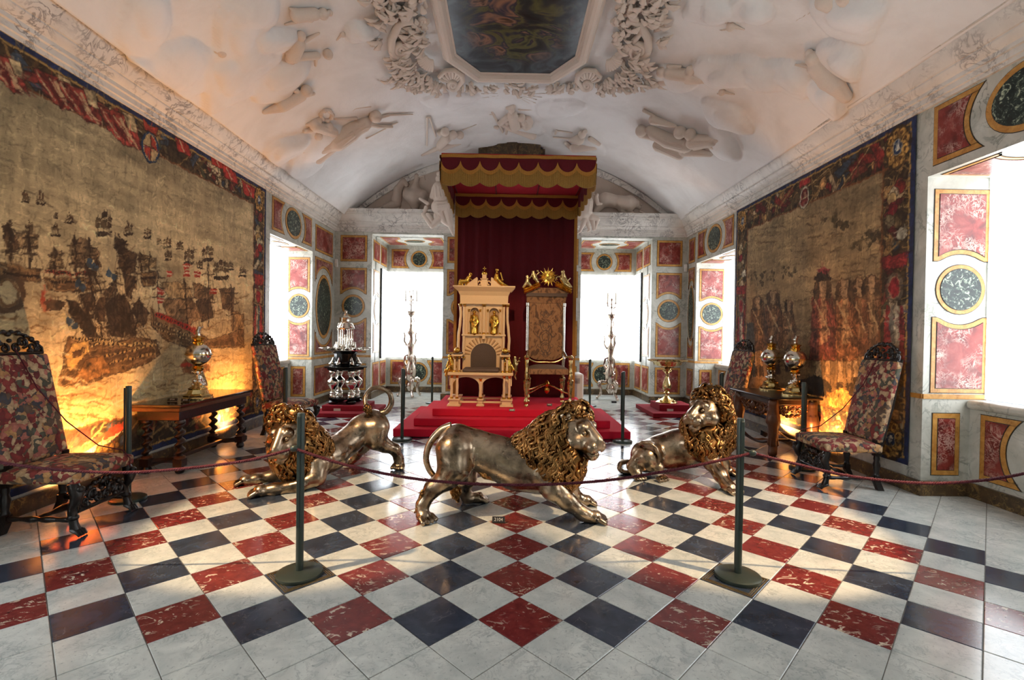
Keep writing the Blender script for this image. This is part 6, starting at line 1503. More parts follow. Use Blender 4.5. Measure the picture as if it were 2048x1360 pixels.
rope('dark red twisted rope running from near left post to the left edge', [hooks[0]] + [at(u, v, y0_ - .036 - .02 * i) for i, (u, v) in enumerate(((500, 920), (380, 936), (250, 945), (120, 940), (0, 925), (-160, 893), (-300, 860)))])
rope('dark red twisted rope running from near right post to the right edge', [hooks[1]] + [at(u, v, y1_ - .036 - .03 * i) for i, (u, v) in enumerate(((1580, 925), (1700, 952), (1840, 966), (1950, 962), (2048, 947), (2180, 915), (2300, 880)))])
# posts outside the frame that hold the far ends
for u, v, yy_, lab in ((-300, 860, y0_ - .14, 'barrier post outside the picture on the left'), (2300, 880, y1_ - .21, 'barrier post outside the picture on the right')):
    e = at(u, v, yy_); o = copy_tree(pp); o.location = (e[0] + (-.04 if e[0] < 0 else .04), e[1], 0); o['label'] = lab
    for ch in list(o.children):
        if ch.name.startswith('rope_clip'): bpy.data.objects.remove(ch)

# ------------------------------------------------------------------ number plates
def plate(label, text, p, w, h, tilt=55, rz=0, th=.012):
    q = thing('number_plate', label, 'number plate', p, R_(rz), 'small black number plates'); t = Matrix.Rotation(R_(tilt), 4, 'X')
    M_ = np.array(Matrix.Translation((0, 0, h * .5 * math.sin(R_(tilt)) + .004)) @ t)
    obj('plate', G().box(-w / 2, w / 2, -h / 2, h / 2, -th / 2, th / 2).xf(M_), 'plate_black', q, 35, .002)
    cu = bpy.data.curves.new('number', 'FONT'); cu.body = text; cu.size = h * .72; cu.align_x = 'CENTER'; cu.align_y = 'CENTER'; cu.extrude = .0006; cu.materials.append(MATS['plate_text'])
    if not text: return
    tmp = bpy.data.objects.new('number', cu); COL.objects.link(tmp); dg = bpy.context.evaluated_depsgraph_get(); dg.update()
    me = bpy.data.meshes.new_from_object(tmp.evaluated_get(dg)); bpy.data.objects.remove(tmp); me.name = 'number'
    o = bpy.data.objects.new('number', me); COL.objects.link(o); o.parent = q; o.matrix_local = Matrix([list(r) for r in M_]) @ Matrix.Translation((0, 0, th / 2 + .0008))
p = on(2, 0, 997, 1046); plate('black number plate 2104 on the floor before the centre lion', '2104', (p[0], p[1], .001), .10, .048, 60, -3)
p = on(2, ZD, 1024, 823); plate('black number plate 2103 at the foot of the ivory throne', '2103', (p[0], p[1], ZD + .001), .085, .036, 62)
p = on(2, ZD, 1099, 812); plate('black number plate 2105 at the foot of the silver throne', '2105', (p[0], p[1], ZD + .001), .085, .036, 62)
p = on(2, .725, 345, 803); plate('left number plate 2114 on the walnut table', '2114', (p[0], p[1], .7265), .095, .030, 62, 8)
p = on(2, .725, 371, 804); plate('right number plate 2113 on the walnut table, before the globe cup', '2113', (p[0], p[1], .7265), .085, .030, 62, 8)
p = on(2, 0, 1226, 805); plate('number plate on the floor under the right candle stand', '', (p[0], p[1] - .1, .001), .11, .045, 60)
for lab, xx_, yy_, z in (('pale label card leaning on the upper tier of the left red plinth', fx_ - .02, 6.385, .076), ('pale label card leaning on the upper tier of the right red plinth', 3.0, 6.845, .081)):
    tag(obj('label_card', G().box(xx_ - .06, xx_ + .06, yy_, yy_ + .006, z, z + .045), 'plate_text', None, 35, .001), lab, 'label card')
# white sensor boxes high in the two back corners
for lab, u, v, xw in (('small white sensor box high in the back left corner', 676, 526, XL + .05), ('small white sensor box high in the back right corner', 1357, 536, XR - .05)):
    z = at(u, v, YB - .05)[2]; s = Th('motion_sensor', lab, 'sensor', (xw, YB - .04, z))
    s.add('housing', G().box(xw - .035, xw + .035, YB - .075, YB - .004, z - .085, z + .085), 'white_paint', None, 35, .012)
    s.add('lens', G().box(xw - .026, xw + .026, YB - .082, YB - .073, z - .065, z - .005), 'plate_text', None, 35, .004)
# white dehumidifier cabinet behind the dais
a, b = at(1128, 806, 7.35), at(1168, 748, 7.35); zt = b[2]
dh = Th('dehumidifier', 'white cabinet appliance with a grille behind the right end of the dais', 'appliance', ((a[0] + b[0]) / 2, 7.45, 0))
dh.add('cabinet', G().box(a[0], b[0], 7.35, 7.85, .02, zt), 'white_paint', None, 35, .035)
for i in range(5): dh.add('grille_slat', G().box(a[0] + .06, b[0] - .08, 7.343, 7.352, zt - .10 - i * .022, zt - .088 - i * .022), 'grille_grey', None, None)
for x in (a[0] + .05, b[0] - .05):
    for y in (7.4, 7.8): dh.add('castor', G().ball((x, y, .0215), .021, 8, 6), 'plate_black')
# ------------------------------------------------------------------ the two wall tapestries (woven pictures drawn into vertex colours)
def vnoise(W, H, sx, sy, octv=3, seed=0):
    r = np.random.default_rng(seed); out = np.zeros((H, W)); amp = 1.0; tot = 0
    for o in range(octv):
        nx_, ny_ = max(2, int(sx * 2 ** o)), max(2, int(sy * 2 ** o)); g = r.random((ny_ + 1, nx_ + 1))
        x = np.linspace(0, nx_ - 1e-6, W); y = np.linspace(0, ny_ - 1e-6, H); xi, yi = x.astype(int), y.astype(int); fx, fy = (x - xi), (y - yi); fx = fx * fx * (3 - 2 * fx); fy = fy * fy * (3 - 2 * fy)
        a = g[np.ix_(yi, xi)] * (1 - fx) + g[np.ix_(yi, xi + 1)] * fx; b = g[np.ix_(yi + 1, xi)] * (1 - fx) + g[np.ix_(yi + 1, xi + 1)] * fx
        out += amp * (a * (1 - fy[:, None]) + b * fy[:, None]); tot += amp; amp *= .55
    return out / tot
class Tap:
    def __init__(s, X, y0, y1, z0, z1, W, H, seed):
        s.X, s.y0, s.y1, s.z0, s.z1, s.W, s.H = X, y0, y1, z0, z1, W, H; s.C = np.zeros((H, W, 3)); s.r = random.Random(seed); s.seed = seed
        s.n1 = vnoise(W, H, 60, 45, 3, seed + 1); s.n2 = vnoise(W, H, 130, 100, 2, seed + 2)
    def c(s, u, v):
        p = on(0, s.X, u, v); return ((p[1] - s.y0) / (s.y1 - s.y0) * (s.W - 1), (p[2] - s.z0) / (s.z1 - s.z0) * (s.H - 1))
    def w(s, y, z): return ((y - s.y0) / (s.y1 - s.y0) * (s.W - 1), (z - s.z0) / (s.z1 - s.z0) * (s.H - 1))
    def fill(s, pts, col, var=.25, a=1.0, edge=None):
        P = np.array(pts, float); x0, x1 = int(max(0, P[:, 0].min())), int(min(s.W - 1, P[:, 0].max() + 1)); y0, y1 = int(max(0, P[:, 1].min())), int(min(s.H - 1, P[:, 1].max() + 1))
        if x1 < x0 or y1 < y0: return
        X, Y = np.meshgrid(np.arange(x0, x1 + 1), np.arange(y0, y1 + 1)); ins = np.zeros(X.shape, bool); j = len(P) - 1
        for i in range(len(P)):
            xi, yi, xj, yj = P[i, 0], P[i, 1], P[j, 0], P[j, 1]
            if abs(yj - yi) > 1e-9: ins ^= ((yi > Y) != (yj > Y)) & (X < (xj - xi) * (Y - yi) / (yj - yi) + xi)
            j = i
        n = (s.n1[y0:y1 + 1, x0:x1 + 1] * .5 + s.n2[y0:y1 + 1, x0:x1 + 1] * .5 - .5) * 2 * var * 2.2
        cc = np.clip(np.array(col, float) * (1 + n[..., None]), 0, 255); blk = s.C[y0:y1 + 1, x0:x1 + 1]
        blk[ins] = blk[ins] * (1 - a) + cc[ins] * a
        if edge: s.line(list(pts) + [pts[0]], 1.0, edge, .8)
    def line(s, pts, w, col, a=1.0):
        for (xa, ya), (xb, yb) in zip(pts[:-1], pts[1:]):
            x0, x1 = int(max(0, min(xa, xb) - w - 1)), int(min(s.W - 1, max(xa, xb) + w + 1)); y0, y1 = int(max(0, min(ya, yb) - w - 1)), int(min(s.H - 1, max(ya, yb) + w + 1))
            if x1 < x0 or y1 < y0: continue
            X, Y = np.meshgrid(np.arange(x0, x1 + 1), np.arange(y0, y1 + 1)); dx, dy = xb - xa, yb - ya; L = dx * dx + dy * dy + 1e-9
            t = np.clip(((X - xa) * dx + (Y - ya) * dy) / L, 0, 1); d = np.hypot(X - xa - t * dx, Y - ya - t * dy); m = np.clip(w / 2 + .5 - d, 0, 1)[..., None] * a
            blk = s.C[y0:y1 + 1, x0:x1 + 1]; blk[:] = blk * (1 - m) + np.array(col, float) * m
    def P(s, cr, L): return [s.c(*cr(u, v)) for u, v in L]
    def pf(s, cr, L, col, var=.25, a=1.0, edge=None): s.fill(s.P(cr, L), col, var, a, edge)
    def pl(s, cr, L, w, col, a=1.0): s.line(s.P(cr, L), w, col, a)
    def ell(s, c, rx, ry, col, var=.2, a=1.0, edge=None, n=20): s.fill([(c[0] + rx * math.cos(t), c[1] + ry * math.sin(t)) for t in np.linspace(0, 6.283, n, endpoint=False)], col, var, a, edge)
    def build(s, name, label, nrm, ripple):
        hr = random.Random(s.seed + 9)
        for _ in range(9000):                                   # woven hatching
            x, y = hr.uniform(0, s.W), hr.uniform(0, s.H); xi, yi = int(min(x, s.W - 1)), int(min(y, s.H - 1)); k = hr.choice((.72, .8, 1.15, 1.25)); L = hr.uniform(3, 9); a = hr.gauss(0, .5) if hr.random() < .65 else 1.57
            s.line([(x, y), (x + L * math.cos(a), y + L * math.sin(a))], 1.2, np.clip(s.C[yi, xi] * k, 0, 255), .6)
        wx = (vnoise(s.W, s.H, 70, 56, 2, s.seed + 12) - .5) * 5; wy = (vnoise(s.W, s.H, 70, 56, 2, s.seed + 13) - .5) * 5
        gx, gy = np.meshgrid(np.arange(s.W), np.arange(s.H)); ed = np.minimum(np.minimum(gx, s.W - 1 - gx), np.minimum(gy, s.H - 1 - gy)); kk = np.clip(ed / 40.0, 0, 1)
        s.C = s.C[np.clip(gy + wy * kk, 0, s.H - 1).astype(int), np.clip(gx + wx * kk, 0, s.W - 1).astype(int)]
        lin = np.clip(s.C, 0, 255) / 255; lin = np.where(lin <= .04045, lin / 12.92, ((lin + .055) / 1.055) ** 2.4)
        yy, zz_ = np.meshgrid(np.linspace(s.y0, s.y1, s.W), np.linspace(s.z0, s.z1, s.H)); t = (zz_ - s.z0) / (s.z1 - s.z0)
        off = .018 + ripple * (np.sin(yy * 9 + 1) * .5 + np.sin(yy * 21 + zz_) * .25) * (1 - .7 * t)
        V = np.stack([np.full_like(yy, s.X) + nrm * off, yy, zz_], -1).reshape(-1, 3); W = s.W
        ii, jj = np.meshgrid(np.arange(s.H - 1), np.arange(W - 1), indexing='ij'); b = (ii * W + jj).ravel(); F = np.stack([b, b + 1, b + W + 1, b + W], 1)
        if nrm < 0: F = F[:, ::-1]
        me = mesh(name, (V, F), 179); ca_ = me.color_attributes.new('Col', 'FLOAT_COLOR', 'POINT')
        ca_.data.foreach_set('color', np.concatenate([lin.reshape(-1, 3), np.ones((len(V), 1))], 1).astype(np.float32).ravel())
        base = (s.X, (s.y0 + s.y1) / 2, s.z0); o = obj(name, me, 'tapestry_weave'); tag(o, label, 'tapestry'); return o
def border(T, horizontal, a0, a1, b0, b1, n, seed, pal):
    """strip crowded with trophies: flags, drums, fruit; a = along, b = across (metres)"""
    r = random.Random(seed)
    def q(a, b): return T.w(a, b) if horizontal else T.w(b, a)
    T.fill([q(a0, b0), q(a1, b0), q(a1, b1), q(a0, b1)], (66, 50, 34), .35)
    w = b1 - b0
    for i in range(n):
        a, b = r.uniform(a0, a1), r.uniform(b0 + .2 * w, b1 - .2 * w); c = r.choice(pal); k = r.random(); L = r.uniform(.25, .6) * w
        ang = r.uniform(0, 6.28); ca, sa = math.cos(ang), math.sin(ang)
        def rot(x, y): return q(min(max(a + x * ca - y * sa, a0), a1), min(max(b + x * sa + y * ca, b0), b1))
        if k < .35:
            T.fill([rot(-L, -L * .35), rot(L, -L * .2), rot(L * .9, L * .35), rot(-L * .8, L * .3)], c, .3, 1, (40, 28, 20))
            for j in range(3): T.line([rot(-L + j * L * .5, -L * .3), rot(-L * .6 + j * L * .6, L * .3)], 1, (40, 26, 20), .6)
        elif k < .6: T.fill([rot(L * .45 * math.cos(t), L * .35 * math.sin(t)) for t in np.linspace(0, 6.28, 14)], c, .3, 1, (38, 26, 18)); T.fill([rot(L * .16 * math.cos(t) - L * .1, L * .14 * math.sin(t)) for t in np.linspace(0, 6.28, 10)], tuple(min(255, x * 1.35) for x in c), .2)
        else: T.line([rot(-L * 1.3, 0), rot(L * 1.3, 0)], r.choice((1.2, 2, 3)), r.choice(((150, 116, 70), (96, 72, 44), (180, 150, 100))))
def corner(T, y, z, k=1.0):
    c = T.w(y, z); sx = (T.W - 1) / (T.y1 - T.y0); sz = (T.H - 1) / (T.z1 - T.z0)
    T.ell(c, .15 * k * sx, .2 * k * sz, (60, 46, 30), .3)
    for i in range(9):
        a = i * .698; p = (c[0] + .09 * k * sx * math.cos(a), c[1] + .13 * k * sz * math.sin(a)); T.ell(p, .045 * k * sx, .05 * k * sz, (196, 148, 78), .3, 1, (70, 46, 24)); T.ell((p[0] + 1, p[1] + 1), .018 * k * sx, .02 * k * sz, (90, 60, 34))
    T.ell(c, .05 * k * sx, .07 * k * sz, (40, 60, 92), .1, 1, (210, 190, 150)); T.ell(c, .022 * k * sx, .035 * k * sz, (220, 214, 196))
def frame(T, w_blue, pal, top, side, bot, seed, left=True):
    y0, y1, z0, z1 = T.y0, T.y1, T.z0, T.z1; b = w_blue
    border(T, True, y0, y1, z1 - top, z1 - b, 120, seed, pal); border(T, True, y0, y1, z0 + b, z0 + bot, 110, seed + 1, pal)
    if left: border(T, False, z0, z1, y0 + b, y0 + side, 90, seed + 2, pal)
    border(T, False, z0, z1, y1 - side, y1 - b, 90, seed + 3, pal)
    gold = (188, 148, 84)
    for d, w in ((b + .012, 2.2), ):
        T.line([T.w(y0, z1 - d), T.w(y1 - d, z1 - d), T.w(y1 - d, z0 + d), T.w(y0, z0 + d)], w, gold)
    T.line([T.w(y0, z1 - top), T.w(y1 - side, z1 - top), T.w(y1 - side, z0 + bot), T.w(y0, z0 + bot)], 2.4, (120, 74, 44))
    if left: T.line([T.w(y0 + side, z0 + bot), T.w(y0 + side, z1 - top)], 2.4, (120, 74, 44)); T.line([T.w(y0 + b + .012, z0), T.w(y0 + b + .012, z1)], 2.2, gold)
    blue = (34, 46, 82)
    for R in ([(y0, z1 - b), (y1, z1 - b), (y1, z1), (y0, z1)], [(y1 - b, z0), (y1, z0), (y1, z1), (y1 - b, z1)], [(y0, z0), (y1, z0), (y1, z0 + b), (y0, z0 + b)]): T.fill([T.w(*p) for p in R], blue, .2)
    if left: T.fill([T.w(*p) for p in ((y0, z0), (y0 + b, z0), (y0 + b, z1), (y0, z1))], blue, .2)
def landscape(T, sky, mid, low_, hz):
    H, W = T.H, T.W; t = np.linspace(0, 1, H)[:, None, None]
    base_ = np.where(t > hz, np.array(mid) + (np.array(sky) - np.array(mid)) * ((t - hz) / (1 - hz)), np.array(low_) + (np.array(mid) - np.array(low_)) * (t / hz))
    st = vnoise(W, H, 7, 60, 4, T.seed + 5)[..., None]; vs = vnoise(W, H, 60, 8, 3, T.seed + 6)[..., None]; cl = vnoise(W, H, 9, 9, 4, T.seed + 7)[..., None]
    T.C[:] = base_ * (1 + (st - .5) * .42) * (1 + (vs - .5) * .22) * (1 + (cl - .5) * .55)

# -- left: a sea battle
TL = Tap(XL, .55, 5.44, .17, 3.70, 560, 430, 11)
landscape(TL, (168, 149, 114), (216, 189, 140), (226, 188, 128), .45)
K4 = crop(0, 400, .29412); DK = (62, 46, 32); DK2 = (84, 62, 42); BR = (112, 82, 52); CR = (206, 178, 128)
def waves(T, n, v0, v1):
    for i in range(n):
        u, v = T.r.uniform(-300, 1720), T.r.uniform(v0, v1); L = T.r.uniform(60, 220); ph = T.r.uniform(0, 6.28)
        pts = [(u + L * t, v + .12 * u * 0 + 12 * math.sin(t * 6 + ph) + L * t * .02) for t in np.linspace(0, 1, 7)]
        T.pl(K4, pts, T.r.choice((1, 1.6, 2.4)), T.r.choice(((150, 112, 66), (118, 84, 50), (226, 200, 150), (232, 210, 166))), .6)
waves(TL, 260, 640, 1560)
def small_ship(T, u, v, s, col=DK):
    T.pf(K4, [(u - s * .5, v), (u + s * .5, v - s * .05), (u + s * .42, v + s * .22), (u - s * .42, v + s * .24)], col, .3)
    for k, h in ((-.3, .9), (0, 1.15), (.3, .95)):
        x = u + k * s; T.pl(K4, [(x, v), (x, v - h * s)], 1, col)
        for q in (.25, .6): T.pf(K4, [(x - s * .15, v - q * h * s), (x + s * .16, v - q * h * s), (x + s * .13, v - (q + .3) * h * s), (x - s * .12, v - (q + .3) * h * s)], (104, 84, 58) if T.r.random() < .5 else DK2, .35)
for u, v, s in ((690, 220, 130), (860, 230, 70), (985, 255, 62), (1065, 295, 34), (1125, 320, 60), (1210, 330, 44), (1270, 420, 84), (1130, 405, 54), (1400, 400, 84), (1490, 520, 110), (450, 150, 56), (360, 125, 36), (30, 250, 90), (180, 240, 80), (1640, 515, 52), (365, 235, 60), (255, 20, 70), (150, 10, 60), (1345, 460, 44), (1560, 470, 50), (-120, 240, 90), (-300, 300, 110), (-260, 100, 70)): small_ship(TL, u, v, s)
def big_ship(hull, sails, masts, ports):
    for q, c in sails:
        TL.pf(K4, q, c, .35, 1, (48, 34, 24)); h = len(q) // 2
        A, Bq = q[:h + 1], (q[h:] + q[:1])[::-1]
        def samp(L, t): i = min(int(t * (len(L) - 1)), len(L) - 2); f = t * (len(L) - 1) - i; return (L[i][0] * (1 - f) + L[i + 1][0] * f, L[i][1] * (1 - f) + L[i + 1][1] * f)
        for t in np.linspace(.08, .92, 9): TL.pl(K4, [samp(A, t), samp(Bq, t)], 1.4, tuple(min(255, x * (1.5 if int(t * 100) % 2 else .6)) for x in c), .7)
    for m_ in masts: TL.pl(K4, m_, 2.4, (54, 38, 26))
    TL.pf(K4, hull, BR, .4, 1, (44, 30, 20))
    for t in np.linspace(.12, .88, 7):
        h = len(hull) // 2; L1, L2 = hull[:h + 1], (hull[h:] + hull[:1])[::-1]; n_ = min(len(L1), len(L2))
        TL.pl(K4, [(L1[i][0] * (1 - t) + L2[i][0] * t, L1[i][1] * (1 - t) + L2[i][1] * t) for i in range(n_)], 1.2, (74, 52, 34) if int(t * 50) % 2 else (176, 136, 86), .7)
    if len(masts) > 1:
        for m_ in masts:
            for k in range(5): TL.pl(K4, [m_[0], (m_[1][0] + (k - 2) * 46, m_[1][1] + 6)], .9, (58, 42, 28), .6)
            for q_ in (.2, .42, .64): TL.pl(K4, [(m_[0][0] + (m_[1][0] - m_[0][0]) * q_ - 46, m_[0][1] + (m_[1][1] - m_[0][1]) * q_ + 3), (m_[0][0] + (m_[1][0] - m_[0][0]) * q_ + 46, m_[0][1] + (m_[1][1] - m_[0][1]) * q_ - 3)], 1.6, (54, 38, 26), .9)
    for a, b, c, w in ports:
        TL.pl(K4, [a, b], w, c)
        for t in np.linspace(0, 1, 15): TL.ell(TL.c(*K4(a[0] + (b[0] - a[0]) * t, a[1] + (b[1] - a[1]) * t)), 1.4, 1.6, (50, 34, 24))
# second line of ships behind
big_ship([(270, 540), (600, 530), (630, 610), (310, 620)], [([(470, 300), (540, 260), (640, 330), (665, 450), (560, 470), (470, 440)], (124, 98, 68)), ([(330, 360), (400, 350), (410, 470), (330, 480)], (150, 124, 86)), ([(580, 420), (650, 400), (640, 520), (590, 520)], DK2)], [[(490, 250), (500, 540)], [(590, 270), (600, 540)], [(360, 330), (365, 540)]], [((300, 495), (590, 505), (150, 58, 40), 4), ((310, 560), (600, 560), (150, 118, 76), 2)])
big_ship([(850, 510), (910, 530), (915, 605), (845, 595)], [([(800, 300), (920, 380), (905, 490), (830, 510), (790, 420)], DK2), ([(930, 370), (1050, 400), (1050, 470), (940, 480)], (138, 112, 76)), ([(770, 260), (850, 280), (830, 340), (770, 330)], DK)], [[(800, 240), (850, 590)], [(940, 360), (960, 580)]], [((855, 545), (912, 560), (196, 160, 104), 2)])
big_ship([(940, 500), (1050, 490), (1050, 580), (950, 580)], [], [[(1000, 380), (1000, 560)]], [((950, 530), (1045, 525), (196, 160, 104), 2)])
big_ship([(-40, 430), (260, 470), (250, 560), (60, 540), (-40, 520)], [([(0, 180), (60, 200), (100, 330), (20, 380)], DK2), ([(90, 220), (240, 240), (240, 330), (100, 330)], (146, 120, 84))], [[(40, 150), (60, 470)], [(180, 200), (190, 480)]], [((0, 490), (240, 520), (190, 150, 96), 2)])
# right-hand ship with the red stripe
big_ship([(1005, 730), (1110, 815), (1300, 890), (1420, 950), (1640, 880), (1650, 1000), (1480, 1010), (1300, 1015), (1120, 965), (1010, 850)], [([(1075, 560), (1200, 555), (1285, 600), (1300, 665), (1130, 675)], (170, 138, 94)), ([(1100, 680), (1290, 680), (1390, 790), (1250, 860), (1120, 800)], (142, 108, 72)), ([(1320, 690), (1420, 640), (1440, 800), (1360, 830)], DK2), ([(1300, 570), (1430, 600), (1440, 680), (1310, 670)], (120, 92, 62)), ([(1480, 600), (1590, 600), (1580, 760), (1500, 740)], (116, 88, 58)), ([(1560, 760), (1650, 780), (1640, 980), (1570, 980)], (150, 116, 74))],
         [[(1062, 480), (1064, 760)], [(1405, 420), (1410, 860)], [(1560, 570), (1580, 900)], [(1240, 540), (1260, 860)]], [((1050, 780), (1310, 890), (176, 52, 36), 7), ((1030, 830), (1300, 940), (206, 170, 112), 2.5), ((1040, 870), (1320, 975), (206, 170, 112), 2)])
for f_ in ((1120, 500), (1230, 455), (1235, 500), (1310, 505), (1420, 620), (1062, 620), (1062, 680)): TL.pf(K4, [(f_[0], f_[1] - 18), (f_[0] + 44, f_[1] - 12), (f_[0] + 40, f_[1] + 20), (f_[0] - 2, f_[1] + 24)], (176, 56, 40), .2); TL.pl(K4, [(f_[0], f_[1]), (f_[0] + 42, f_[1] + 4)], 1.6, (232, 214, 176))
# the great ship, dark sails, gilded stern
big_ship([(390, 1255), (425, 1050), (450, 935), (600, 940), (740, 985), (900, 935), (1045, 955), (1085, 1050), (960, 1125), (740, 1190), (560, 1262)],
         [([(440, 680), (500, 690), (640, 900), (690, 960), (560, 940), (470, 800)], DK), ([(600, 810), (690, 640), (770, 560), (760, 640), (700, 720), (690, 820)], DK2), ([(700, 720), (790, 640), (830, 640), (870, 720), (910, 900), (870, 940), (720, 930)], (70, 52, 36)), ([(820, 500), (900, 520), (880, 680), (840, 640)], DK2), ([(870, 760), (930, 668), (1000, 770), (960, 870)], (78, 58, 40)), ([(540, 640), (620, 640), (640, 720), (560, 790)], DK2)],
         [[(560, 400), (690, 950)], [(780, 490), (760, 930)], [(500, 540), (630, 930)], [(930, 660), (900, 930)], [(620, 470), (690, 700)]], [((600, 985), (1040, 985), (222, 184, 116), 3), ((640, 1075), (1060, 985), (216, 172, 104), 2.4), ((660, 1125), (1050, 1040), (206, 160, 94), 2.4), ((480, 945), (760, 965), (226, 190, 126), 4)])
for t in np.linspace(0, 1, 16): TL.pl(K4, [(520 + 240 * t, 640 + 80 * math.sin(3 * t)), (600 + 420 * t, 960)], 1, (52, 36, 24), .75)
TL.pf(K4, [(432, 1060), (470, 985), (580, 960), (590, 1040), (520, 1100), (450, 1180)], (206, 158, 88), .3, 1, (70, 44, 24)); TL.pf(K4, [(470, 1040), (540, 1000), (550, 1050), (480, 1090)], (90, 62, 40), .4)
TL.pf(K4, [(560, 1090), (690, 1060), (740, 1170), (580, 1240), (470, 1250)], (150, 104, 58), .5, 1, (60, 40, 24))
for L in (((400, 780), (430, 770), (520, 870), (560, 900), (470, 900)), ((560, 410), (620, 420), (660, 470), (600, 470)), ((480, 560), (540, 560), (560, 600), (510, 610)), ((720, 480), (780, 510), (770, 540), (710, 530))):
    TL.pf(K4, L, (196, 170, 118), .2); c_ = np.mean(L, 0); TL.ell(TL.c(*K4(*(c_ - [16, 12]))), 4, 4, (60, 76, 88)); TL.ell(TL.c(*K4(*(c_ + [18, 14]))), 4, 4, (60, 76, 88))
# boats, swirl at the left, foam under the great ship
TL.pf(K4, [(258, 705), (300, 680), (425, 690), (400, 750), (280, 755)], DK2, .4); TL.pl(K4, [(270, 630), (290, 750)], 3, (170, 70, 46))
for a in ((30, 640, 150), (-200, 700, 180)):
    TL.pl(K4, [(a[0] + a[2] * .7 * math.cos(t), a[1] + a[2] * .8 * math.sin(t)) for t in np.linspace(-2.4, 2.2, 16)], 5, DK2); TL.pl(K4, [(a[0] + a[2] * .45 * math.cos(t), a[1] + a[2] * .6 * math.sin(t)) for t in np.linspace(-2.4, 2.6, 16)], 3, BR)
TL.pf(K4, [(1220, 1100), (1250, 1080), (1290, 1140), (1410, 1110), (1420, 1170), (1230, 1180)], (120, 76, 44), .4); TL.pl(K4, [(1225, 1120), (1300, 1125)], 5, (180, 60, 38))
waves(TL, 90, 1150, 1560)
PAL = [(118, 46, 40), (142, 70, 56), (190, 168, 130), (176, 136, 90), (62, 72, 84), (112, 90, 60), (126, 50, 44), (84, 84, 58), (150, 120, 80)]
frame(TL, .055, PAL, .33, .38, .42, 21, False)
for p in ((-40, 180, 130), (60, 215, 140), (110, 240, 120), (190, 290, 120), (330, 395, 0)):     # draped red flags along the top
    if p[2]:
        u, v = p[0], p[1] - 60
        if u > -60:
            TL.fill([TL.c(u, v - 20), TL.c(u + 70, v + 6), TL.c(u + 92, v + 70), TL.c(u + 60, v + 66), TL.c(u + 20, v + 30)], (150, 60, 50), .5, 1, (50, 30, 24))
            for k in range(5): TL.line([TL.c(u + 8 + k * 13, v - 12 + k * 7), TL.c(u + 22 + k * 13 + 5 * math.sin(k), v + 14 + k * 8), TL.c(u + 44 + k * 12, v + 44 + k * 7)], 2 + (k % 2) * 2, ((214, 184, 138), (96, 36, 32), (206, 176, 132))[k % 3], .85)
            TL.fill([TL.c(u + 50, v - 6), TL.c(u + 74, v + 4), TL.c(u + 84, v + 40), TL.c(u + 62, v + 30)], (190, 164, 122), .4, 1, (60, 40, 28))
for u, v in ((415, 318), (440, 345), (345, 290), (480, 378)): TL.fill([TL.c(u, v - 18), TL.c(u + 28, v), TL.c(u + 34, v + 24), TL.c(u + 6, v + 12)], (172, 54, 46), .3, 1, (50, 30, 24)); TL.line([TL.c(u + 10, v - 8), TL.c(u + 20, v + 14)], 2, (214, 188, 146))
c = TL.c(297, 296); sx, sz = (TL.W - 1) / (TL.y1 - TL.y0), (TL.H - 1) / (TL.z1 - TL.z0)
TL.ell(c, .13 * sx, .16 * sz, (40, 66, 96), .15, 1, (20, 30, 50)); TL.ell(c, .105 * sx, .135 * sz, (196, 164, 116), .2)
TL.fill([(c[0], c[1]), (c[0] - .1 * sx, c[1]), (c[0] - .08 * sx, c[1] - .08 * sz), (c[0], c[1] - .13 * sz)], (168, 60, 46), .2); TL.fill([(c[0], c[1]), (c[0] + .1 * sx, c[1]), (c[0] + .08 * sx, c[1] + .08 * sz), (c[0], c[1] + .13 * sz)], (168, 60, 46), .2)
TL.line([(c[0], c[1] - .13 * sz), (c[0], c[1] + .13 * sz)], 1.6, (60, 40, 30)); TL.line([(c[0] - .1 * sx, c[1]), (c[0] + .1 * sx, c[1])], 1.6, (60, 40, 30))
TL.fill([(c[0] - .09 * sx, c[1] + .16 * sz), (c[0] + .09 * sx, c[1] + .16 * sz), (c[0] + .11 * sx, c[1] + .26 * sz), (c[0], c[1] + .22 * sz), (c[0] - .11 * sx, c[1] + .26 * sz)], (176, 64, 48), .3, 1, (60, 30, 20))
corner(TL, 5.22, 3.48); corner(TL, 5.22, .38)
TL.fill([TL.w(5.1, 1.9), TL.w(5.34, 1.9), TL.w(5.34, 2.12), TL.w(5.1, 2.12)], (176, 140, 92), .3, 1, (60, 40, 26)); TL.ell(TL.w(5.22, 2.0), .07 * sx, .1 * sz, (160, 44, 44), .2, 1, (70, 30, 24))
TL.fill([TL.w(5.1, 2.18), TL.w(5.34, 2.18), TL.w(5.36, 2.34), TL.w(5.08, 2.34)], (168, 54, 44), .3, 1, (60, 30, 20))
for z_, c_ in ((3.02, (196, 170, 120)), (2.9, (190, 150, 90)), (2.82, (206, 190, 150)), (2.74, (176, 48, 40)), (2.62, (60, 84, 84)), (2.66, (180, 60, 46))): TL.ell(TL.w(5.22 + (z_ * 37 % .12) - .06, z_), .06 * sx, .075 * sz, c_, .25, 1, (50, 36, 26))
for k, c_ in enumerate(((180, 66, 54), (206, 176, 136), (70, 96, 92), (170, 54, 46))): TL.fill([TL.w(5.12 + .055 * k, 1.85), TL.w(5.16 + .055 * k, 1.85), TL.w(5.2 + .055 * k, 1.2), TL.w(5.1 + .05 * k, 1.2)], c_, .3)
TL.fill([TL.w(1.75, .30), TL.w(2.1, .27), TL.w(2.62, .48), TL.w(2.62, .56), TL.w(2.2, .44)], (200, 76, 52), .2); TL.fill([TL.w(1.95, .30), TL.w(2.3, .34), TL.w(2.62, .46), TL.w(2.3, .41)], (226, 190, 146), .2)
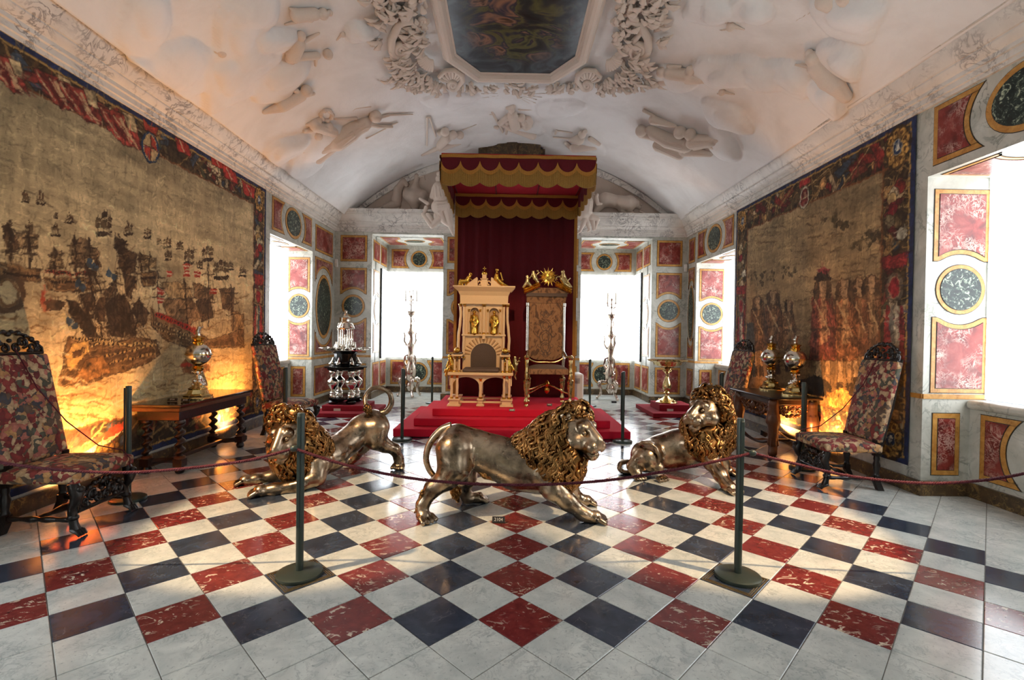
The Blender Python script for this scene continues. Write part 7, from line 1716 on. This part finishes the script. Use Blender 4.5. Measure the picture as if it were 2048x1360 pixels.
for k in range(9): TL.ell(TL.w(2.3 + .075 * (k % 5), .28 + .06 * (k // 5)), .035 * sx, .035 * sz, (150, 110, 60), .2, 1, (60, 40, 22))
tap_l = TL.build('ship_tapestry', 'huge tan tapestry of a sea battle with sailing ships on the left wall', 1, .012)

# -- right: a group of men before a landscape
TR = Tap(XR, 2.46, 6.20, .25, 3.70, 430, 400, 31)
landscape(TR, (150, 128, 94), (168, 136, 94), (120, 88, 54), .5)
K8 = crop(1448, 400, .44118)
for i in range(160):
    u, v = TR.r.uniform(100, 740), TR.r.uniform(60, 760); L = TR.r.uniform(20, 90); TR.pl(K8, [(u, v), (u + L, v + TR.r.uniform(-14, 2))], TR.r.choice((1, 1.6, 2.4)), TR.r.choice(((88, 66, 44), (104, 82, 56), (190, 160, 116), (76, 58, 40))), .55)
for u, v, r_ in ((640, 200, 50), (690, 170, 40), (500, 90, 40), (560, 120, 30), (300, 330, 34), (150, 360, 40), (200, 350, 36)):
    for k in range(14): TR.ell(TR.c(*K8(u + TR.r.uniform(-r_, r_), v + TR.r.uniform(-r_, r_) * .7)), TR.r.uniform(2, 5), TR.r.uniform(2, 5), TR.r.choice(((84, 70, 46), (104, 86, 58), (64, 52, 36))), .3, .8)
def man(u, v0, v1, w, coat, trim, hat=None, skin=(176, 138, 98)):
    h = v1 - v0; e = (52, 34, 24)
    TR.pf(K8, [(u - w * .28, v0 + h * .60), (u - w * .05, v0 + h * .60), (u - w * .08, v1), (u - w * .30, v1)], (196, 158, 112), .3, 1, e); TR.pf(K8, [(u + w * .08, v0 + h * .60), (u + w * .30, v0 + h * .60), (u + w * .30, v1), (u + w * .08, v1)], (180, 142, 98), .3, 1, e)
    for s_ in (-1, 1): TR.pf(K8, [(u + s_ * w * .19 - w * .12, v1 - h * .12), (u + s_ * w * .19 + w * .12, v1 - h * .12), (u + s_ * w * .19 + w * .2, v1), (u + s_ * w * .19 - w * .12, v1)], (58, 42, 30), .3)
    TR.pf(K8, [(u - w * .42, v0 + h * .20), (u + w * .40, v0 + h * .20), (u + w * .46, v0 + h * .45), (u + w * .55, v0 + h * .70), (u - w * .55, v0 + h * .70), (u - w * .44, v0 + h * .45)], coat, .55, 1, e)
    TR.pf(K8, [(u - w * .1, v0 + h * .20), (u + w * .12, v0 + h * .20), (u + w * .2, v0 + h * .55), (u - w * .12, v0 + h * .58)], trim, .4, .8)
    TR.pf(K8, [(u + w * .3, v0 + h * .22), (u + w * .62, v0 + h * .42), (u + w * .5, v0 + h * .5), (u + w * .25, v0 + h * .36)], coat, .5, 1, e)
    for s_ in (-1, 1): TR.pf(K8, [(u + s_ * w * .08, v0 + h * .03), (u + s_ * w * .34, v0 + h * .08), (u + s_ * w * .36, v0 + h * .26), (u + s_ * w * .1, v0 + h * .2)], (84, 62, 42), .5)
    TR.pf(K8, [(u - w * .16, v0 + h * .05), (u + w * .16, v0 + h * .05), (u + w * .13, v0 + h * .19), (u, v0 + h * .21), (u - w * .13, v0 + h * .19)], skin, .2, 1, e)
    for k in range(6): TR.pl(K8, [(u + w * (-.38 + .15 * k), v0 + h * .24), (u + w * (-.48 + .19 * k), v0 + h * .68)], 1.4, tuple(x * (.55 if k % 2 else 1.4) for x in coat), .6)
    TR.pl(K8, [(u - w * .44, v0 + h * .46), (u + w * .44, v0 + h * .44)], 3, (74, 52, 36), .9); TR.pl(K8, [(u - w * .3, v0 + h * .22), (u + w * .3, v0 + h * .50)], 3, (206, 170, 120), .8)
    if hat: TR.pf(K8, [(u - w * .36, v0 + h * .055), (u - w * .15, v0 + h * .0), (u + w * .15, v0 - h * .0), (u + w * .4, v0 + h * .05), (u, v0 + h * .07)], (62, 48, 36), .3, 1, e); TR.pf(K8, [(u - w * .3, v0 - h * .02), (u + w * .05, v0 - h * .045), (u + w * .3, v0 - h * .015), (u + w * .1, v0 + h * .015)], hat, .5)
man(230, 395, 790, 90, (112, 76, 50), (150, 112, 72)); man(160, 420, 800, 70, (96, 68, 46), (130, 96, 62)); man(300, 440, 780, 60, (120, 86, 56), (140, 108, 70))
man(680, 320, 860, 110, (116, 84, 58), (150, 118, 80)); man(620, 330, 870, 90, (108, 70, 46), (150, 110, 70)); man(555, 335, 900, 110, (132, 86, 54), (176, 138, 92)); man(455, 330, 900, 120, (122, 64, 48), (182, 140, 96), (142, 62, 60))
TR.pf(K8, [(330, 830), (420, 795), (480, 830), (500, 900), (430, 880), (400, 930), (340, 930)], (52, 40, 30), .4)
TR.pf(K8, [(110, 560), (140, 555), (150, 800), (100, 820)], (60, 62, 60), .3); TR.pf(K8, [(470, 880), (560, 850), (600, 920), (500, 960)], (190, 140, 74), .5)
PALR = [(98, 38, 36), (122, 58, 48), (176, 150, 112), (160, 120, 74), (52, 62, 74), (98, 78, 52), (130, 44, 40), (72, 74, 50), (190, 170, 136)]
frame(TR, .05, PALR, .42, .40, .40, 41, True)
sx, sz = (TR.W - 1) / (TR.y1 - TR.y0), (TR.H - 1) / (TR.z1 - TR.z0)
corner(TR, 2.68, 3.46, 1.15); corner(TR, 5.98, 3.46); corner(TR, 2.68, .46, 1.1); corner(TR, 5.98, .46)
for yb in (2.68, 5.98):
    TR.fill([TR.w(yb - .15, 2.22), TR.w(yb + .15, 2.22), TR.w(yb + .17, 2.36), TR.w(yb - .17, 2.36)], (134, 44, 44), .4, 1, (50, 26, 20)); TR.ell(TR.w(yb, 2.02), .12 * sx, .16 * sz, (110, 96, 78), .3, 1, (50, 36, 26)); TR.ell(TR.w(yb, 2.02), .075 * sx, .11 * sz, (140, 40, 46), .3, 1, (190, 150, 110))
    for z_, c_ in ((3.0, (196, 176, 140)), (2.94, (180, 150, 100)), (2.84, (128, 36, 44)), (2.72, (110, 96, 70)), (2.56, (190, 180, 156))): TR.ell(TR.w(yb + (z_ * 53 % .16) - .08, z_), .07 * sx, .07 * sz, c_, .3, 1, (46, 34, 24))
    for k, c_ in enumerate(((140, 54, 54), (190, 170, 140), (120, 110, 96), (134, 44, 46))): TR.fill([TR.w(yb - .12 + .06 * k, 1.84), TR.w(yb - .08 + .06 * k, 1.84), TR.w(yb - .04 + .06 * k, 1.25), TR.w(yb - .15 + .055 * k, 1.25)], c_, .4)
c = TR.c(1612, 396); TR.ell(c, .11 * sx, .15 * sz, (196, 184, 156), .1, 1, (60, 46, 36)); TR.ell(c, .085 * sx, .12 * sz, (112, 44, 42), .4); TR.line([(c[0] - .07 * sx, c[1]), (c[0] + .07 * sx, c[1])], 2, (190, 170, 130)); TR.fill([(c[0] - .12 * sx, c[1] + .16 * sz), (c[0] + .12 * sx, c[1] + .16 * sz), (c[0] + .12 * sx, c[1] + .25 * sz), (c[0] - .12 * sx, c[1] + .25 * sz)], (140, 44, 44), .4)
tap_r = TR.build('figure_tapestry', 'dark tan tapestry of standing men in long coats on the right wall', -1, .012)
